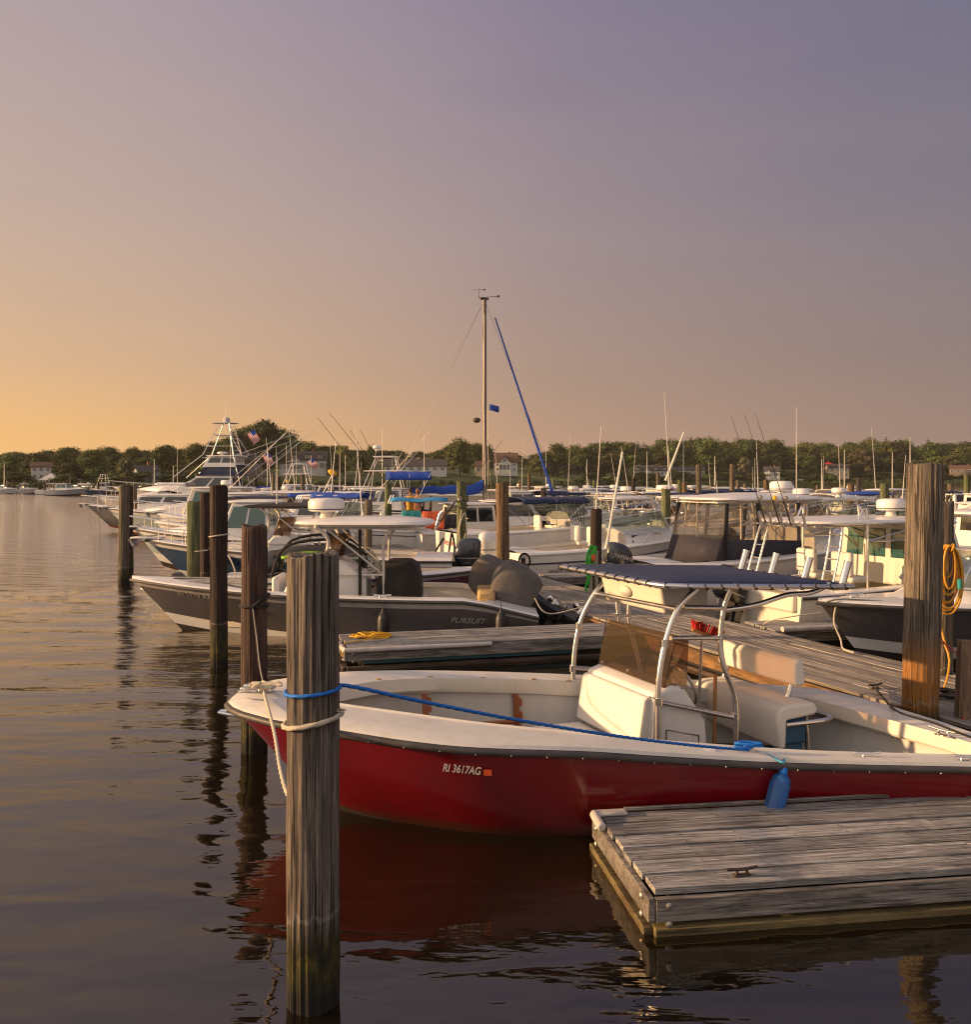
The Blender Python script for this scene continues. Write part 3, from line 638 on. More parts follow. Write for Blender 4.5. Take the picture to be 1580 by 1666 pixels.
def console(b, x, w=.8, h=1.0, d=.7, z=None, screen='smoke', mt='white', wheel=True, y=0):
    z = b_fz if z is None else z
    mb = MB(); y0 = -w / 2
    prof = [(x + d / 2 + .05, z), (x + d / 2 - .03, z + h * .86), (x + d / 2 - .16, z + h), (x - .02, z + h), (x - d / 2, z + h * .74), (x - d / 2, z)]
    mb.prism([V((a, y0 + y, c)) for a, c in prof], (0, 0, 0), (0, w, 0)); c = mb.build('console', M[mt], b.o, bevel=.04)
    if screen:
        s = MB(); f = x + d / 2 - .12
        pts = [V((f - .25, -w / 2 + y, z + h * .98)), V((f, -w * .36 + y, z + h)), V((f, w * .36 + y, z + h)), V((f - .25, w / 2 + y, z + h * .98))]
        s.loft([pts, [p + V((-.16, 0, .42)) for p in pts]], False, False, False); q = s.build('windscreen', M[screen], c); sol(q, .008)
    if wheel:
        t = MB(); cx = V((x - d / 2 - .10, y, z + h * .80)); t.tube([cx + V((.05 * sin(a), cos(a) * .17, sin(a) * .16)) for a in [2 * pi * k / 16 for k in range(16)]], .014, 6, closed=True)
        t.cyl(cx, cx + V((.12, 0, -.03)), .02); t.build('steering_wheel', M['steel'], c)
    return c
def sol(o, t):
    md_ = o.modifiers.new('solidify', 'SOLIDIFY'); md_.thickness = t; md_.offset = 0; return o
def seat(b, x, y=0, w=.5, z=.25, h=.5, mt='vinyl', pedestal=True, face=1, name='seat'):
    mb = MB(); zz = z + h
    mb.box((x, y, zz), (.46, w, .12)); mb.box((x - face * .22, y, zz + .28), (.12, w, .46)); 
    s = mb.build(name, M[mt], b.o, bevel=.045)
    if pedestal:
        p = MB(); p.cyl((x, y, z), (x, y, zz - .05), .05, .05); p.lathe((x, y, z), [(.16, 0), (.14, .03), (.05, .05)]); p.build('pedestal', M['alu'], s)
    return s
def leanpost(b, x, w=1.0, z=.25, mt='vinyl', cover=None):
    mb = MB()
    if cover:
        mb.loft([[V((x + cx_ * .38 * k, cy_ * w / 2 * k2, zz)) for cx_, cy_ in ((-1, -1), (-.3, -1.08), (1, -1), (1.08, 0), (1, 1), (-.3, 1.08), (-1, 1), (-1.05, 0))] for (k, k2, zz) in ((1, 1, z + .45), (.98, 1, z + .75), (.85, .95, z + 1.0), (.55, .85, z + 1.12))])
        c = mb.build('seat_cover', M[cover], b.o, bevel=.06); q = MB(); q.box((x, 0, z + .24), (.9, w, .44)); q.build('seat_base', M['cream'], b.o, bevel=.03); return c
    mb.box((x, 0, z + .72), (.45, w, .14)); mb.box((x - .28, 0, z + .98), (.1, w, .26)); s = mb.build('leaning_seat', M[mt], b.o, bevel=.04)
    f = MB()
    for y in (-w * .42, w * .42):
        f.tube([(x + .22, y, z), (x + .16, y, z + .66)], .022); f.tube([(x - .26, y, z), (x - .20, y, z + .66), (x - .28, y, z + 1.0)], .022)
    f.build('seat_frame', M['alu'], s); return s
def ttop(b, x0, x1, w, z, mt='white', legs='alupaint', fz=.25, th=.075, cx=None, cw=.9, cl=.9, camber=.05, legx=None, boxed=False, rods=0):
    mb = MB()
    if mt in ('white', 'cream'): mb.slab(x0, x1, w, z, th, camber=camber, w1=w * .8)
    else: mb.slab(x0, x1, w, z, .045, camber=.05, w1=w * .94, ex=7)
    t = mb.build('hard_top' if mt in ('white', 'cream') else 'canvas_top', M[mt], b.o, angle=50)
    cx = (x0 + x1) / 2 if cx is None else cx
    f = MB(); lx = cl / 2
    for sy in (-1, 1):
        y0, y1 = sy * cw / 2, sy * w * .38
        f.tube([(cx + lx, y0, fz), (cx + lx + .03, y0, fz + .95), (cx + lx - .08, lerp(y0, y1, .5), fz + 1.5), (cx + lx + .12, y1, z + .01)], .032, 8, 4)
        f.tube([(cx - lx, y0, fz), (cx - lx, y0, fz + .95), (cx - lx - .02, lerp(y0, y1, .5), fz + 1.5), (cx - lx - .22, y1, z + .01)], .024, 8, 4)
        f.tube([(x0 + .12, y1, z - .02), (x1 - .15, y1 * .85, z - .02)], .02)
        f.tube([(cx + lx, y0, fz + .9), (cx - lx, y0, fz + .9)], .018); f.tube([(cx - lx, y0, fz + .9), (cx + lx - .05, lerp(y0, y1, .6), z - .03)], .016)
    for xx in (x0 + .2, cx - lx - .2, cx + lx + .1, x1 - .3): f.tube([(xx, -w * .36, z - .02), (xx, w * .36, z - .02)], .018)
    f.build('top_frame', M[legs], b.o)
    if rods:
        for k in range(rods):
            r_ = MB(); y = lerp(-w * .36, w * .36, k / max(1, rods - 1)); r_.cyl((x0 - .04, y, z - .05), (x0 - .12, y, z + .22), .026); r_.build('rod_holder', M['alu'], b.o)
    return t
def windshield(b, x, w, h, zt=None, back=1.1, mt='glass', frame='alu', rk=.55, arc=.5, sides=True):
    """wrap-round windshield whose front stands at x, the sides running back"""
    zt = (lambda xx: b.sheer(b.x2t(xx)) + .08) if zt is None else zt
    bot = [V((x - back, w / 2, 0)), V((x - .25, w / 2 * .97, 0)), V((x, w * .30, 0)), V((x + .06, 0, 0)), V((x, -w * .30, 0)), V((x - .25, -w / 2 * .97, 0)), V((x - back, -w / 2, 0))]
    for p in bot: p.z = zt(p.x)
    top = [p + V((-rk * h * (1.5 if i in (0, 6) else 1), -math.copysign(.08, p.y) if p.y else 0, h * (.72 if i in (0, 6) else 1))) for i, p in enumerate(bot)]
    g = MB(); g.loft([bot, top], False, False, False); q = g.build('windshield', M[mt], b.o, angle=10); sol(q, .01)
    f = MB(); f.tube(top, .016, 6); f.tube(bot, .014, 6)
    for i in (1, 2, 4, 5): f.tube([bot[i], top[i]], .012, 6)
    f.build('windshield_frame', M[frame], q); return q
def trunk(b, x0, x1, w, h, zt=None, mt='white', win=None, p=1.0):
    """raised cabin trunk rising from x1 (bow end) to full height h at x0"""
    rings = []; n = 12
    zf = lambda X: b.sheer(b.x2t(X)) - .02
    for i in range(n + 1):
        u = i / n; X = lerp(x1, x0, u); hh = h * min(1, (u / .75)) ** p if u < .75 else h
        ww = min(w / 2, max(.06, b.half(b.x2t(X)) - .24)) * (.35 + .65 * min(1, u * 2.2))
        z0 = zf(X)
        rings.append([V((X, ww * k, z0 + hh * q + .02)) for k, q in ((1, 0), (.97, .45), (.86, .85), (.66, 1.0), (.3, 1.06), (0, 1.08), (-.3, 1.06), (-.66, 1.0), (-.86, .85), (-.97, .45), (-1, 0))])
    mb = MB(); mb.loft(rings, True, True, False); mb.add([p for p in rings[-1]], [tuple(range(11))]); c = mb.build('cabin_trunk', M[mt], b.o, angle=45)
    if win:
        for s in (1, -1):
            g = MB(); a = lerp(x1, x0, .42); e = lerp(x1, x0, .93)
            ws = lambda X, u: min(w / 2, max(.06, b.half(b.x2t(X)) - .24)) * (.35 + .65 * min(1, u * 2.2))
            ua, ue = .42, .93
            g.add([V((a, s * (ws(a, ua) * .985 + .006), zf(a) + h * .42 * .62)), V((e, s * (ws(e, ue) * .99 + .008), zf(e) + h * .2)), V((e, s * (ws(e, ue) * .93 + .012), zf(e) + h * .72)), V((lerp(a, e, .45), s * (ws(lerp(a, e, .45), .65) * .93 + .016), zf(lerp(a, e, .45)) + h * .62))], [(0, 1, 2, 3)])
            g.build('cabin_window', M[win], c)
    return c
def house(b, x0, x1, w, z0, z1, mt='white', rooft=.07, over=.25, taper=.9, frk=.5, aft_open=False, win='glass', nwin=2, roofmt='white', aft=True, overa=None):
    """pilothouse or cabin with side, front and aft windows"""
    wt = w * taper; hgt = z1 - z0
    cs = lambda zz: (zz - z0) / hgt
    def pp(fx, s, zz):
        u = cs(zz); xf = x1 - frk * u; X = lerp(x0 + .06 * u, xf, fx); return V((X, s * lerp(w, wt, u) / 2, zz))
    mb = MB(); ring = lambda zz: [pp(0, -1, zz), pp(1, -1, zz), pp(1, 1, zz), pp(0, 1, zz)]
    mb.loft([ring(z0), ring(lerp(z0, z1, .5)), ring(z1)]); c = mb.build('cabin', M[mt], b.o, bevel=.03)
    r = MB(); r.slab(x0 - (over if overa is None else overa), x1 - frk + over, wt + .12, z1, rooft, ex=6, camber=.04); r.build('roof', M[roofmt], b.o, angle=50)
    za, zb_ = lerp(z0, z1, .42), lerp(z0, z1, .92)
    for s in (1, -1):
        for k in range(nwin):
            f0, f1 = .06 + k * .90 / nwin, .06 + (k + 1) * .90 / nwin - .05
            g = MB(); o_ = V((0, s * .006, 0)); q4 = [pp(f0, s, za) + o_, pp(f1, s, za) + o_, pp(f1, s, zb_) + o_, pp(f0, s, zb_) + o_]; g.add(q4, [(0, 1, 2, 3)]); g.build('side_window', M[win], c, smooth=False)
    for k in range(3):
        y0, y1 = lerp(-.92, .92, k / 3 + .02), lerp(-.92, .92, (k + 1) / 3 - .02)
        g = MB(); q4 = []
        for (yy, zz) in ((y0, za), (y1, za), (y1, zb_), (y0, zb_)):
            p = pp(1, 1, zz); q4.append(V((p.x + .008, p.y * yy, zz)))
        g.add(q4, [(0, 1, 2, 3)]); g.build('front_window', M[win], c, smooth=False)
    if aft:
        for k in range(3):
            y0, y1 = lerp(-.9, .9, k / 3 + .04), lerp(-.9, .9, (k + 1) / 3 - .04); g = MB(); q4 = []
            for (yy, zz) in ((y0, lerp(z0, z1, .45)), (y1, lerp(z0, z1, .45)), (y1, zb_), (y0, zb_)):
                p = pp(0, 1, zz); q4.append(V((p.x - .008, p.y * yy, zz)))
            g.add(q4[::-1], [(0, 1, 2, 3)]); g.build('aft_window', M[win], c, smooth=False)
    return c
def bowrail(b, t0=.45, h=.45, m='steel', pulpit=True):
    mb = MB(); tt = [lerp(t0, 1, k / 6) for k in range(7)]
    up = [b.pt(t, .93, 1, 1) + V((0, 0, h * min(1, .5 + k * .25))) for k, t in enumerate(tt[:-1])]; dn = [V((p.x, -p.y, p.z)) for p in up]
    tip = V((b.L + (.25 if pulpit else -.05), 0, b.zb + h + .02))
    mb.tube([b.pt(t0 - .04, .93, 1, 1)] + up + [tip + V((-.1, .12, 0)), tip + V((-.1, -.12, 0))] + dn[::-1] + [b.pt(t0 - .04, .93, 1, -1)], .014, 6, 2)
    for k, t in enumerate(tt[:-1]):
        for s in (1, -1): mb.tube([b.pt(t, .93, 1, s), b.pt(t, .93, 1, s) + V((.0, 0, h * min(1, .5 + k * .25)))], .011, 6)
    mb.build('bow_rail', M[m], b.o)
    if pulpit:
        p = MB(); p.box((b.L - .05, 0, b.zb + .045), (.75, .34, .05)); pu = p.build('bow_pulpit', M['white'], b.o, bevel=.02)
        a = MB(); a.tube([(b.L + .35, 0, b.zb + .03), (b.L - .3, 0, b.zb + .11)], .02); a.box((b.L + .30, 0, b.zb - .07), (.06, .28, .2), R=Matrix.Rotation(.5, 3, 'Y')); a.build('anchor', M['galv'], pu)
def outboard(b, x=-.35, y=0, z=.55, mt='outboard', tilt=.0, s=1.0, name='outboard_motor', stripe=True, text=None):
    """engine head, leg and propeller, tilted about its bracket"""
    R = Matrix.Rotation(tilt, 3, 'Y'); o = V((x, y, z)); T = lambda p: o + R @ (V(p) * s)
    def ring(zz, lx, wy, sx): return [T((sx + lx * math.copysign(abs(cos(a)) ** .7, cos(a)), wy * math.copysign(abs(sin(a)) ** .7, sin(a)), zz)) for a in [2 * pi * k / 20 for k in range(20)]]
    mb = MB(); mb.loft([ring(.02, .22, .15, -.04), ring(.10, .31, .19, -.05), ring(.30, .33, .205, -.06), ring(.48, .31, .20, -.09), ring(.58, .27, .17, -.12), ring(.64, .19, .12, -.14), ring(.66, .08, .06, -.15)])
    c = mb.build(name, M[mt], b.o, angle=50)
    l = MB(); l.loft([[T((a_ * lx + sx, c_ * wy, zz)) for a_, c_ in ((1, 0), (.6, .9), (-.6, .9), (-1, 0), (-.6, -.9), (.6, -.9))] for zz, lx, wy, sx in ((.03, .19, .12, -.03), (-.3, .14, .09, -.04), (-.55, .13, .06, -.05), (-.78, .17, .05, -.06), (-.86, .24, .07, -.10), (-.94, .22, .05, -.1), (-1.1, .08, .012, -.03))])
    l.box(T((-.08, 0, -.60)), (.42 * s, .28 * s, .025 * s), R=R); l.box(T((.22, 0, -.12)), (.16 * s, .22 * s, .42 * s), R=R)
    l.build('engine_leg', M['outblack' if mt != 'outwhite' else 'outwhite'], c, bevel=.008)
    p = MB(); hub = T((-.42, 0, -.86)); p.cyl(T((-.28, 0, -.86)), hub, .05 * s, .03 * s)
    for k in range(3):
        a = 2 * pi * k / 3; e = lambda rr, off: T((-.36 + off, rr * cos(a + off * 4), -.86 + rr * sin(a + off * 4)))
        p.add([e(.04, -.03), e(.13, -.07), e(.19, 0), e(.13, .07), e(.04, .04)], [(0, 1, 2, 3, 4)])
    sol(p.build('propeller', M['steel'], c), .006)
    if stripe:
        t = MB(); t.loft([[V(q) + (V(q) - T((-.05, 0, .2))) * .01 for q in ring(zz, lx, .205, -.055)] for zz, lx in ((.16, .327), (.19, .332))], False, False); t.build('cowling_stripe', M['galv'], c)
    return c
def covered_engine(b, x, y, z, mt='taupe', tilt=.5):
    c = outboard(b, x, y, z, 'outblack', tilt, 1.0, stripe=False); R = Matrix.Rotation(tilt, 3, 'Y'); o = V((x, y, z)); T = lambda p: o + R @ V(p)
    def ring(zz, lx, wy, sx, w=0): return [T((sx + (lx + w * sin(5 * a + zz * 9)) * math.copysign(abs(cos(a)) ** .5, cos(a)), (wy + w * cos(7 * a)) * math.copysign(abs(sin(a)) ** .55, sin(a)), zz)) for a in [2 * pi * k / 28 for k in range(28)]]
    mb = MB(); mb.loft([ring(-.06, .31, .22, -.06, .008), ring(.1, .40, .26, -.07, .016), ring(.32, .41, .265, -.08, .014), ring(.52, .37, .25, -.1, .014), ring(.64, .33, .23, -.11, .012), ring(.70, .24, .18, -.13), ring(.76, .05, .04, -.15)])
    mb.build('engine_cover', M[mt], c, angle=60)
def radar(b, x, z, y=0, s=.85, marks=True, stand=.10, col=None):
    st = MB(); st.lathe((x, y, z), [(.16 * s, 0), (.12 * s, .04), (.10 * s, stand), (.17 * s, stand + .03)]); st.build('radar_stand', M['white'], b.o)
    mb = MB(); mb.lathe((x, y, z + stand + .02), [(.27 * s, 0), (.31 * s, .02), (.32 * s, .08), (.32 * s, .17), (.29 * s, .215), (.2 * s, .235), (.02, .24)], 28); r = mb.build('radar_dome', M['white'], b.o, angle=50)
    if marks:
        t = MB(); t.lathe((x, y, z + stand + .055), [(.3225 * s, 0), (.3225 * s, .015)], 28); t.build('dome_band', M[col or 'textdark'], r)
    return r
def antenna(b, x, y, z, h, lean=(0, 0), r=.014, m='alupaint', name='antenna'):
    mb = MB(); p0 = V((x, y, z)); p1 = p0 + V((lean[0] * h, lean[1] * h, h)); mb.cyl(p0, p0 + V((0, 0, .12)), .03, .022, 8)
    mb.tube([p0, p0.lerp(p1, .4)], r, 6, r1=r * .8); mb.tube([p0.lerp(p1, .4), p1], r * .65, 6, r1=r * .35); return mb.build(name, M[m], b.o)
def outriggers(b, x, w, z, ln=5, back=.9, up=.8, out=.35, m='alu'):
    for s in (1, -1):
        mb = MB(); d = V((-back, s * out, up)).normalized(); p0 = V((x, s * w / 2, z)); mb.tube([p0, p0 + d * ln], .02, 6, r1=.006)
        mb.tube([p0 + d * ln * .25 + V((0, 0, -.1)), p0 + d * ln * .55 + V((0, 0, .12)), p0 + d * ln * .9], .004, 4); mb.build('outrigger', M[m], b.o)
def bimini(b, x0, x1, w, z, mt='navy', zf=.9, drop=.1):
    mb = MB(); n = 12; rg = []
    for i in range(n + 1):
        X = lerp(x0, x1, i / n); sg = .03 * sin(pi * i / n * 3) ** 2
        rg.append([V((X, w / 2 * k, z - sg - drop * (abs(k) ** 3) + (-.12 if abs(k) > .99 else 0))) for k in (-1, -.98, -.8, -.4, 0, .4, .8, .98, 1)])
    mb.loft(rg, False, False, False); q = mb.build('bimini_top', M[mt], b.o, angle=70); sol(q, .02)
    f = MB(); xm = (x0 + x1) / 2
    for s in (1, -1):
        for xx in (x0 + .05, xm, x1 - .05): f.tube([(xm, s * w / 2, zf), (xx, s * w * .49, z - .1)], .014, 6)
    f.build('bimini_frame', M['steel'], q); return q
def rodset(b, pts, lean=(-.35, 0, 1), ln=2.3, label='', group='fishing rods standing in rod holders', m='outblack', labs=None):
    for i, p in enumerate(pts):
        p0 = wp(b, p); d = (b.R @ V(lean)).normalized(); mb = MB()
        o = root('fishing_rod', labs[i] if labs else label, 'fishing rod', p0, 0, group)
        mb.tube([V((0, 0, 0)), d * .45], .016, 6); mb.build('handle', M['black'], o)
        mb = MB(); mb.tube([d * .45, d * ln * .6, d * ln + V((0, 0, -.03))], .008, 5, r1=.003); mb.build('rod_blank', M[m], o)
        mb = MB(); mb.sphere(d * .52 + V((.05, -.02, 0)), (.045, .06, .045), 8, 6); mb.build('reel', M['yellow' if i % 2 else 'galv'], o)
def text(txt, parent, p, ex, ey, size, m, depth=.002, name='lettering', shear=0, bold=0, fit=None):
    cu = bpy.data.curves.new(name, 'FONT'); cu.body = txt; cu.size = size; cu.extrude = depth; cu.shear = shear; cu.offset = bold
    to = bpy.data.objects.new(name, cu); COL.objects.link(to); dg = bpy.context.evaluated_depsgraph_get()
    me = bpy.data.meshes.new_from_object(to.evaluated_get(dg)); bpy.data.objects.remove(to); bpy.data.curves.remove(cu)
    if fit:
        wd = max(v.co.x for v in me.vertices) - min(v.co.x for v in me.vertices); k = fit / wd
        for v in me.vertices: v.co.x *= k
    ex, ey = V(ex).normalized(), V(ey).normalized(); ez = ex.cross(ey)
    for v in me.vertices: v.co = V(p) + ex * v.co.x + ey * v.co.y + ez * v.co.z
    me.name = name; me.materials.clear(); me.materials.append(M[m] if isinstance(m, str) else m)
    o = bpy.data.objects.new(name, me); COL.objects.link(o); o.parent = parent; return o
def hulltext(b, txt, t0, t1, zf, size, m, s=1, **kw):
    """lettering laid on a hull side between stations t0 and t1 (reading direction); s = side"""
    p0, p1 = b.pt(t0, .97 if zf > .6 else .94, zf, s), b.pt(t1, .97 if zf > .6 else .94, zf, s)
    # exact width factor at this height
    def on(t):
        q = [(.905, .24), (.94, .45), (.97, .65), (.99, .84), (1, 1)]
        for (a, c), (d, e) in zip(q, q[1:]):
            if c <= zf <= e: return b.pt(t, lerp(a, d, (zf - c) / (e - c)), zf, s)
    p0, p1 = on(t0), on(t1); up = b.pt(t0, 1, 1, s) - p0; ex = (p1 - p0).normalized(); n = ex.cross(up).normalized(); pm = on((t0 + t1) / 2) - (p0 + p1) / 2
    bulge = abs(pm.dot(n)) + .006; up = n.cross(ex)
    return text(txt, b.o, p0 + n * bulge, ex, up, size, m, fit=(p1 - p0).length, **kw)
b_fz = .3
# ------------------------------------------------------------------ the red skiff
O = V((1.4, 7.6, 0)); rb = root('motor_boat', 'red hulled centre console skiff with a navy canvas top tied beside the foreground dock', 'boat', O)
def zsh(px):
    return interp([(371, 1.113), (554, 1.078), (778, 1.007), (960, .955), (1100, .88), (1300, .807), (1450, .775), (1711, .76)], px)
def zst(px):
    return interp([(371, 1.113), (554, 1.05), (687, .97), (816, .90), (930, .87), (1100, .80), (1216, .77), (1338, .76)], px)
port = [(371, 1142), (384, 1153), (420, 1164), (462, 1174), (554, 1188), (664, 1205), (778, 1216), (960, 1222), (1065, 1229), (1270, 1240), (1580, 1247), (1700, 1249)]
stbd = [(371, 1142), (382, 1130), (398, 1122), (430, 1112), (466, 1106), (554, 1096), (687, 1093.5), (816, 1096), (930, 1100), (1100, 1107), (1216, 1114), (1300, 1120), (1338, 1124)]
trn = [(1338, 1124), (1396, 1136), (1491, 1164), (1580, 1194), (1700, 1249)]
pinn = [(505, 1137), (528, 1143), (554, 1148), (664, 1163), (778, 1178), (960, 1196), (1065, 1206), (1200, 1216), (1330, 1224), (1560, 1230), (1640, 1231)]
sinn = [(505, 1137), (520, 1127), (554, 1118.5), (614, 1109), (702, 1104.5), (854, 1107.5), (930, 1111), (1100, 1119), (1236, 1125)]
tinn = [(1236, 1125), (1320, 1137), (1450, 1172), (1580, 1207), (1640, 1231)]
W3 = lambda lst, dz=0, zf=zsh: [P(x, y, zf(x) + dz) - O for x, y in lst]
NS = 40
pO = resample(catmull(W3(port), 5), NS); sO = resample(catmull(W3(stbd, 0, zst), 5), NS); tO = resample(catmull(W3(trn, 0, zst), 5), 10)
pI = resample(catmull(W3(pinn, .02), 5), NS); sI = resample(catmull(W3(sinn, .02, zst), 5), NS); tI = resample(W3(tinn, .02, zst), 10)
# hull side: rows from sheer to keel
ROWS = [(.99, .965), (.985, .86), (.965, .66), (.93, .45), (.87, .22), (.80, .06), (.72, -.08), (0, -.40)]
def rsec(i, wf, zf, side):
    a, c = pO[i], sO[i]; mid = (a + c) / 2; s = i / (NS - 1); q = max(0, 1 - s / .5)
    e = (a if side > 0 else c); w_ = 1 - (1 - wf) * (1 + 2.6 * q) if wf > 0 else 0
    w_ = max(0, w_); zt = mid.z; z = zt * zf + (1 - zf) * (.30 * q ** 3)
    d = (1 - z / zt) * 1.05 * (1 - s) ** 1.4
    p = mid.lerp(e, w_); return V((p.x + d * .96, p.y + d * .10, z))
mb = MB(); m_ = len(ROWS)
for side in (1, -1):
    vs = [rsec(i, wf, zf, side) for i in range(NS) for wf, zf in ROWS]
    fs = []; mi = []
    for i in range(NS - 1):
        for j in range(m_ - 1):
            f = (i * m_ + j, i * m_ + j + 1, (i + 1) * m_ + j + 1, (i + 1) * m_ + j); fs.append(f if side > 0 else f[::-1]); mi.append(0 if j < 4 else 1)
    o = len(mb.v); mb.v += [tuple(p) for p in vs]; mb.f += [tuple(k + o for k in f) for f in fs]; mb.m += mi
tr = [rsec(NS - 1, wf, zf, 1) for wf, zf in ROWS] + [rsec(NS - 1, wf, zf, -1) for wf, zf in ROWS[::-1]][1:]
mb.add(tr, [tuple(range(len(tr)))], 0)
rh = mb.build('hull', [M['redhull'], M['antifoul']], rb, angle=40)
# rubber rub rail
loop = pO + tO[::-1][1:-1] + sO[::-1]
mb = MB(); rr = []
for i, p in enumerate(loop):
    t = (loop[(i + 1) % len(loop)] - loop[i - 1]).normalized(); nn = V((t.y, -t.x, 0)) * -1
    cpt = V((.0, 0, 0)); nn = nn if nn.dot(p - cpt) > 0 else -nn
    rr.append([p + nn * a + V((0, 0, c)) for a, c in ((-.02, -.002), (.018, -.004), (.028, -.016), (.029, -.036), (.018, -.048), (-.02, -.05))])
mb.loft(rr + [rr[0]], False, False); mb.build('rub_rail', M['rail'], rb, angle=60)
# cap (covering boards and foredeck)
mb = MB()
def strip(A_, B_, up=True):
    n = len(A_); rows_ = [A_, [a.lerp(c, .05) + V((0, 0, .022)) for a, c in zip(A_, B_)], [a.lerp(c, .5) + V((0, 0, .012)) for a, c in zip(A_, B_)], B_]
    vs = [p for r_ in rows_ for p in r_]; return vs, [(j * n + i, j * n + i + 1, (j + 1) * n + i + 1, (j + 1) * n + i) for j in range(3) for i in range(n - 1)]
mb.add(*strip(pO, pI)); v_, f_ = strip(sO, sI); mb.add(v_, [f[::-1] for f in f_]); v_, f_ = strip(tO, tI); mb.add(v_, [f[::-1] for f in f_])
mb.build('deck', M['deck'], rb, angle=50)
iloop = pI + tI[::-1][1:-1] + sI[::-1][:-1]; cc_ = V((.3, .2, 0))
def shr(k, z=None, dz=0): return [V((lerp(cc_.x, p.x, k), lerp(cc_.y, p.y, k), (p.z + dz) if z is None else z)) for p in iloop]
mb = MB(); mb.loft([shr(1), shr(.985, dz=.01), shr(.975, dz=-.10), shr(.985, dz=-.12), shr(1.03, dz=-.13)], False, False); mb.build('coaming', M['cream'], rb, angle=35)
FZ = .24
mb = MB(); mb.loft([shr(1.035, dz=-.12), shr(1.03, dz=-.3), shr(.95, z=FZ)], False, False); mb.build('inner_side', M['liner'], rb, angle=35)
m, nt, bs = nodes('ribbed_cockpit_floor'); bs.inputs['Base Color'].default_value = (.56, .50, .41, 1); bs.inputs['Roughness'].default_value = .6
wv = N(nt, 'ShaderNodeTexWave', Scale=2.6); wv.bands_direction = 'X'; nt.links.new(mapped(nt, (1, 1, 1), rot=(0, 0, radians(-66))), wv.inputs['Vector']); nf = noi(nt, mapped(nt, (3, 3, 3)), 1, 6)
nt.links.new(mix(nt, ramp(nt, nf, [(.4, (0,) * 3), (.7, (.5,) * 3)]), mix(nt, wv.outputs['Color'], (.40, .35, .28), (.60, .54, .44)), (.42, .35, .26)), bs.inputs['Base Color']); bump(nt, bs, wv.outputs['Fac'], .6, .01)
mb = MB(); fl = shr(.955, z=FZ + .002); mb.add(fl, [tuple(range(len(fl)))]); mb.build('floor', m, rb)
for px in (616, 700, 785, 868, 925):      # small tan chocks along the far coaming
    p = P(px, interp(sinn[2:], px) + 4, zst(px) - .02) - O; mb = MB(); mb.box(p, (.045, .03, .10), rz=.3); mb.build('chock', M['tan'], rb)
def rackpost(px, py0, py1, Y):
    p0 = Q(px, py0, Y) - O; p1 = Q(px + 3, py1, Y - .05) - O; mb = MB()
    n = 22; pts = []
    for i in range(n + 1):
        u = i / n; p = p0.lerp(p1, u); pts.append(p + V((-.04, 0, 0)))
    for i in range(n, -1, -1):
        u = i / n; p = p0.lerp(p1, u); notch = .035 * max(0, sin(u * 3 * 2 * pi)) ** .5; pts.append(p + V((.045 - notch, 0, 0)))
    mb.prism(pts, (0, -.015, 0), (0, .015, 0)); mb.build('rod_rack', M['teak'], rb, bevel=.003, smooth=False)
rackpost(693, 1127, 1172, 8.0); rackpost(841, 1125, 1192, 8.45)
mb = MB(); mb.tube([Q(772, 1178, 7.9) - O, Q(850, 1173, 8.2) - O], .02, 6); mb.build('wood_rail', M['teak'], rb)
mb = MB(); p = Q(905, 1150, 8.75) - O; mb.box(p, (.20, .06, .5), rz=.1); mb.build('side_panel', M['liner'], rb, bevel=.01)
# frame of reference of the fittings: aft and towards the near side
AF = V((.93, .367, 0)); NR = V((.385, -.923, 0))
def Lc(p): return V(p) - O
# console
K0 = V((.97, 8.40, 0)); KW = 1.13
prof = [(.02, .22), (-.06, .62), (-.02, 1.04), (.16, 1.10), (.28, 1.08), (.50, .78), (.54, .22)]
mb = MB(); mb.prism([Lc(K0 + AF * a + V((0, 0, z))) for a, z in prof], NR * 0, NR * KW); con = mb.build('console', M['white'], rb, bevel=.035, seg=3)
mb = MB(); mb.prism([Lc(K0 + AF * a + V((0, 0, z))) for a, z in [(-.15, .60), (-.09, .99), (-.05, 1.02), (.0, 1.0), (-.03, .60), (-.06, .57)]], NR * .03, NR * (KW - .03)); mb.build('console_cushion', M['vinyl'], con, bevel=.02, seg=3)
mb = MB(); mb.prism([Lc(K0 + AF * a + V((0, 0, z))) for a, z in [(-.56, .22), (-.58, .47), (-.02, .47), (-.02, .22)]], NR * .05, NR * (KW - .05)); cb = mb.build('bow_seat', M['white'], con, bevel=.03)
mb = MB(); mb.prism([Lc(K0 + AF * a + V((0, 0, z))) for a, z in [(-.62, .475), (-.62, .56), (-.10, .56), (-.10, .475)]], NR * .02, NR * (KW - .02)); mb.build('seat_cushion', M['vinyl'], con, bevel=.025, seg=3)
mb = MB(); q_ = [K0 + AF * a + NR * (KW + .004) + V((0, 0, z)) for a, z in ((.10, .34), (.42, .34), (.42, .66), (.10, .74))]; mb.tube([Lc(p) for p in q_], .006, 5, closed=True); mb.build('hatch_seam', M['rail'], con)
mb = MB(); mb.sphere(Lc(K0 + AF * .40 + NR * (KW + .006) + V((0, 0, .5))), .016, 8, 6); mb.build('latch', M['steel'], con)
mb = MB(); mb.box(Lc(K0 + AF * .40 + NR * .5 + V((0, 0, .95))), (.03, .5, .2), R=Matrix.Rotation(atan2(AF.y, AF.x), 3, 'Z') @ Matrix.Rotation(-.9, 3, 'Y')); mb.build('instrument_panel', M['rubber'], con, bevel=.01)
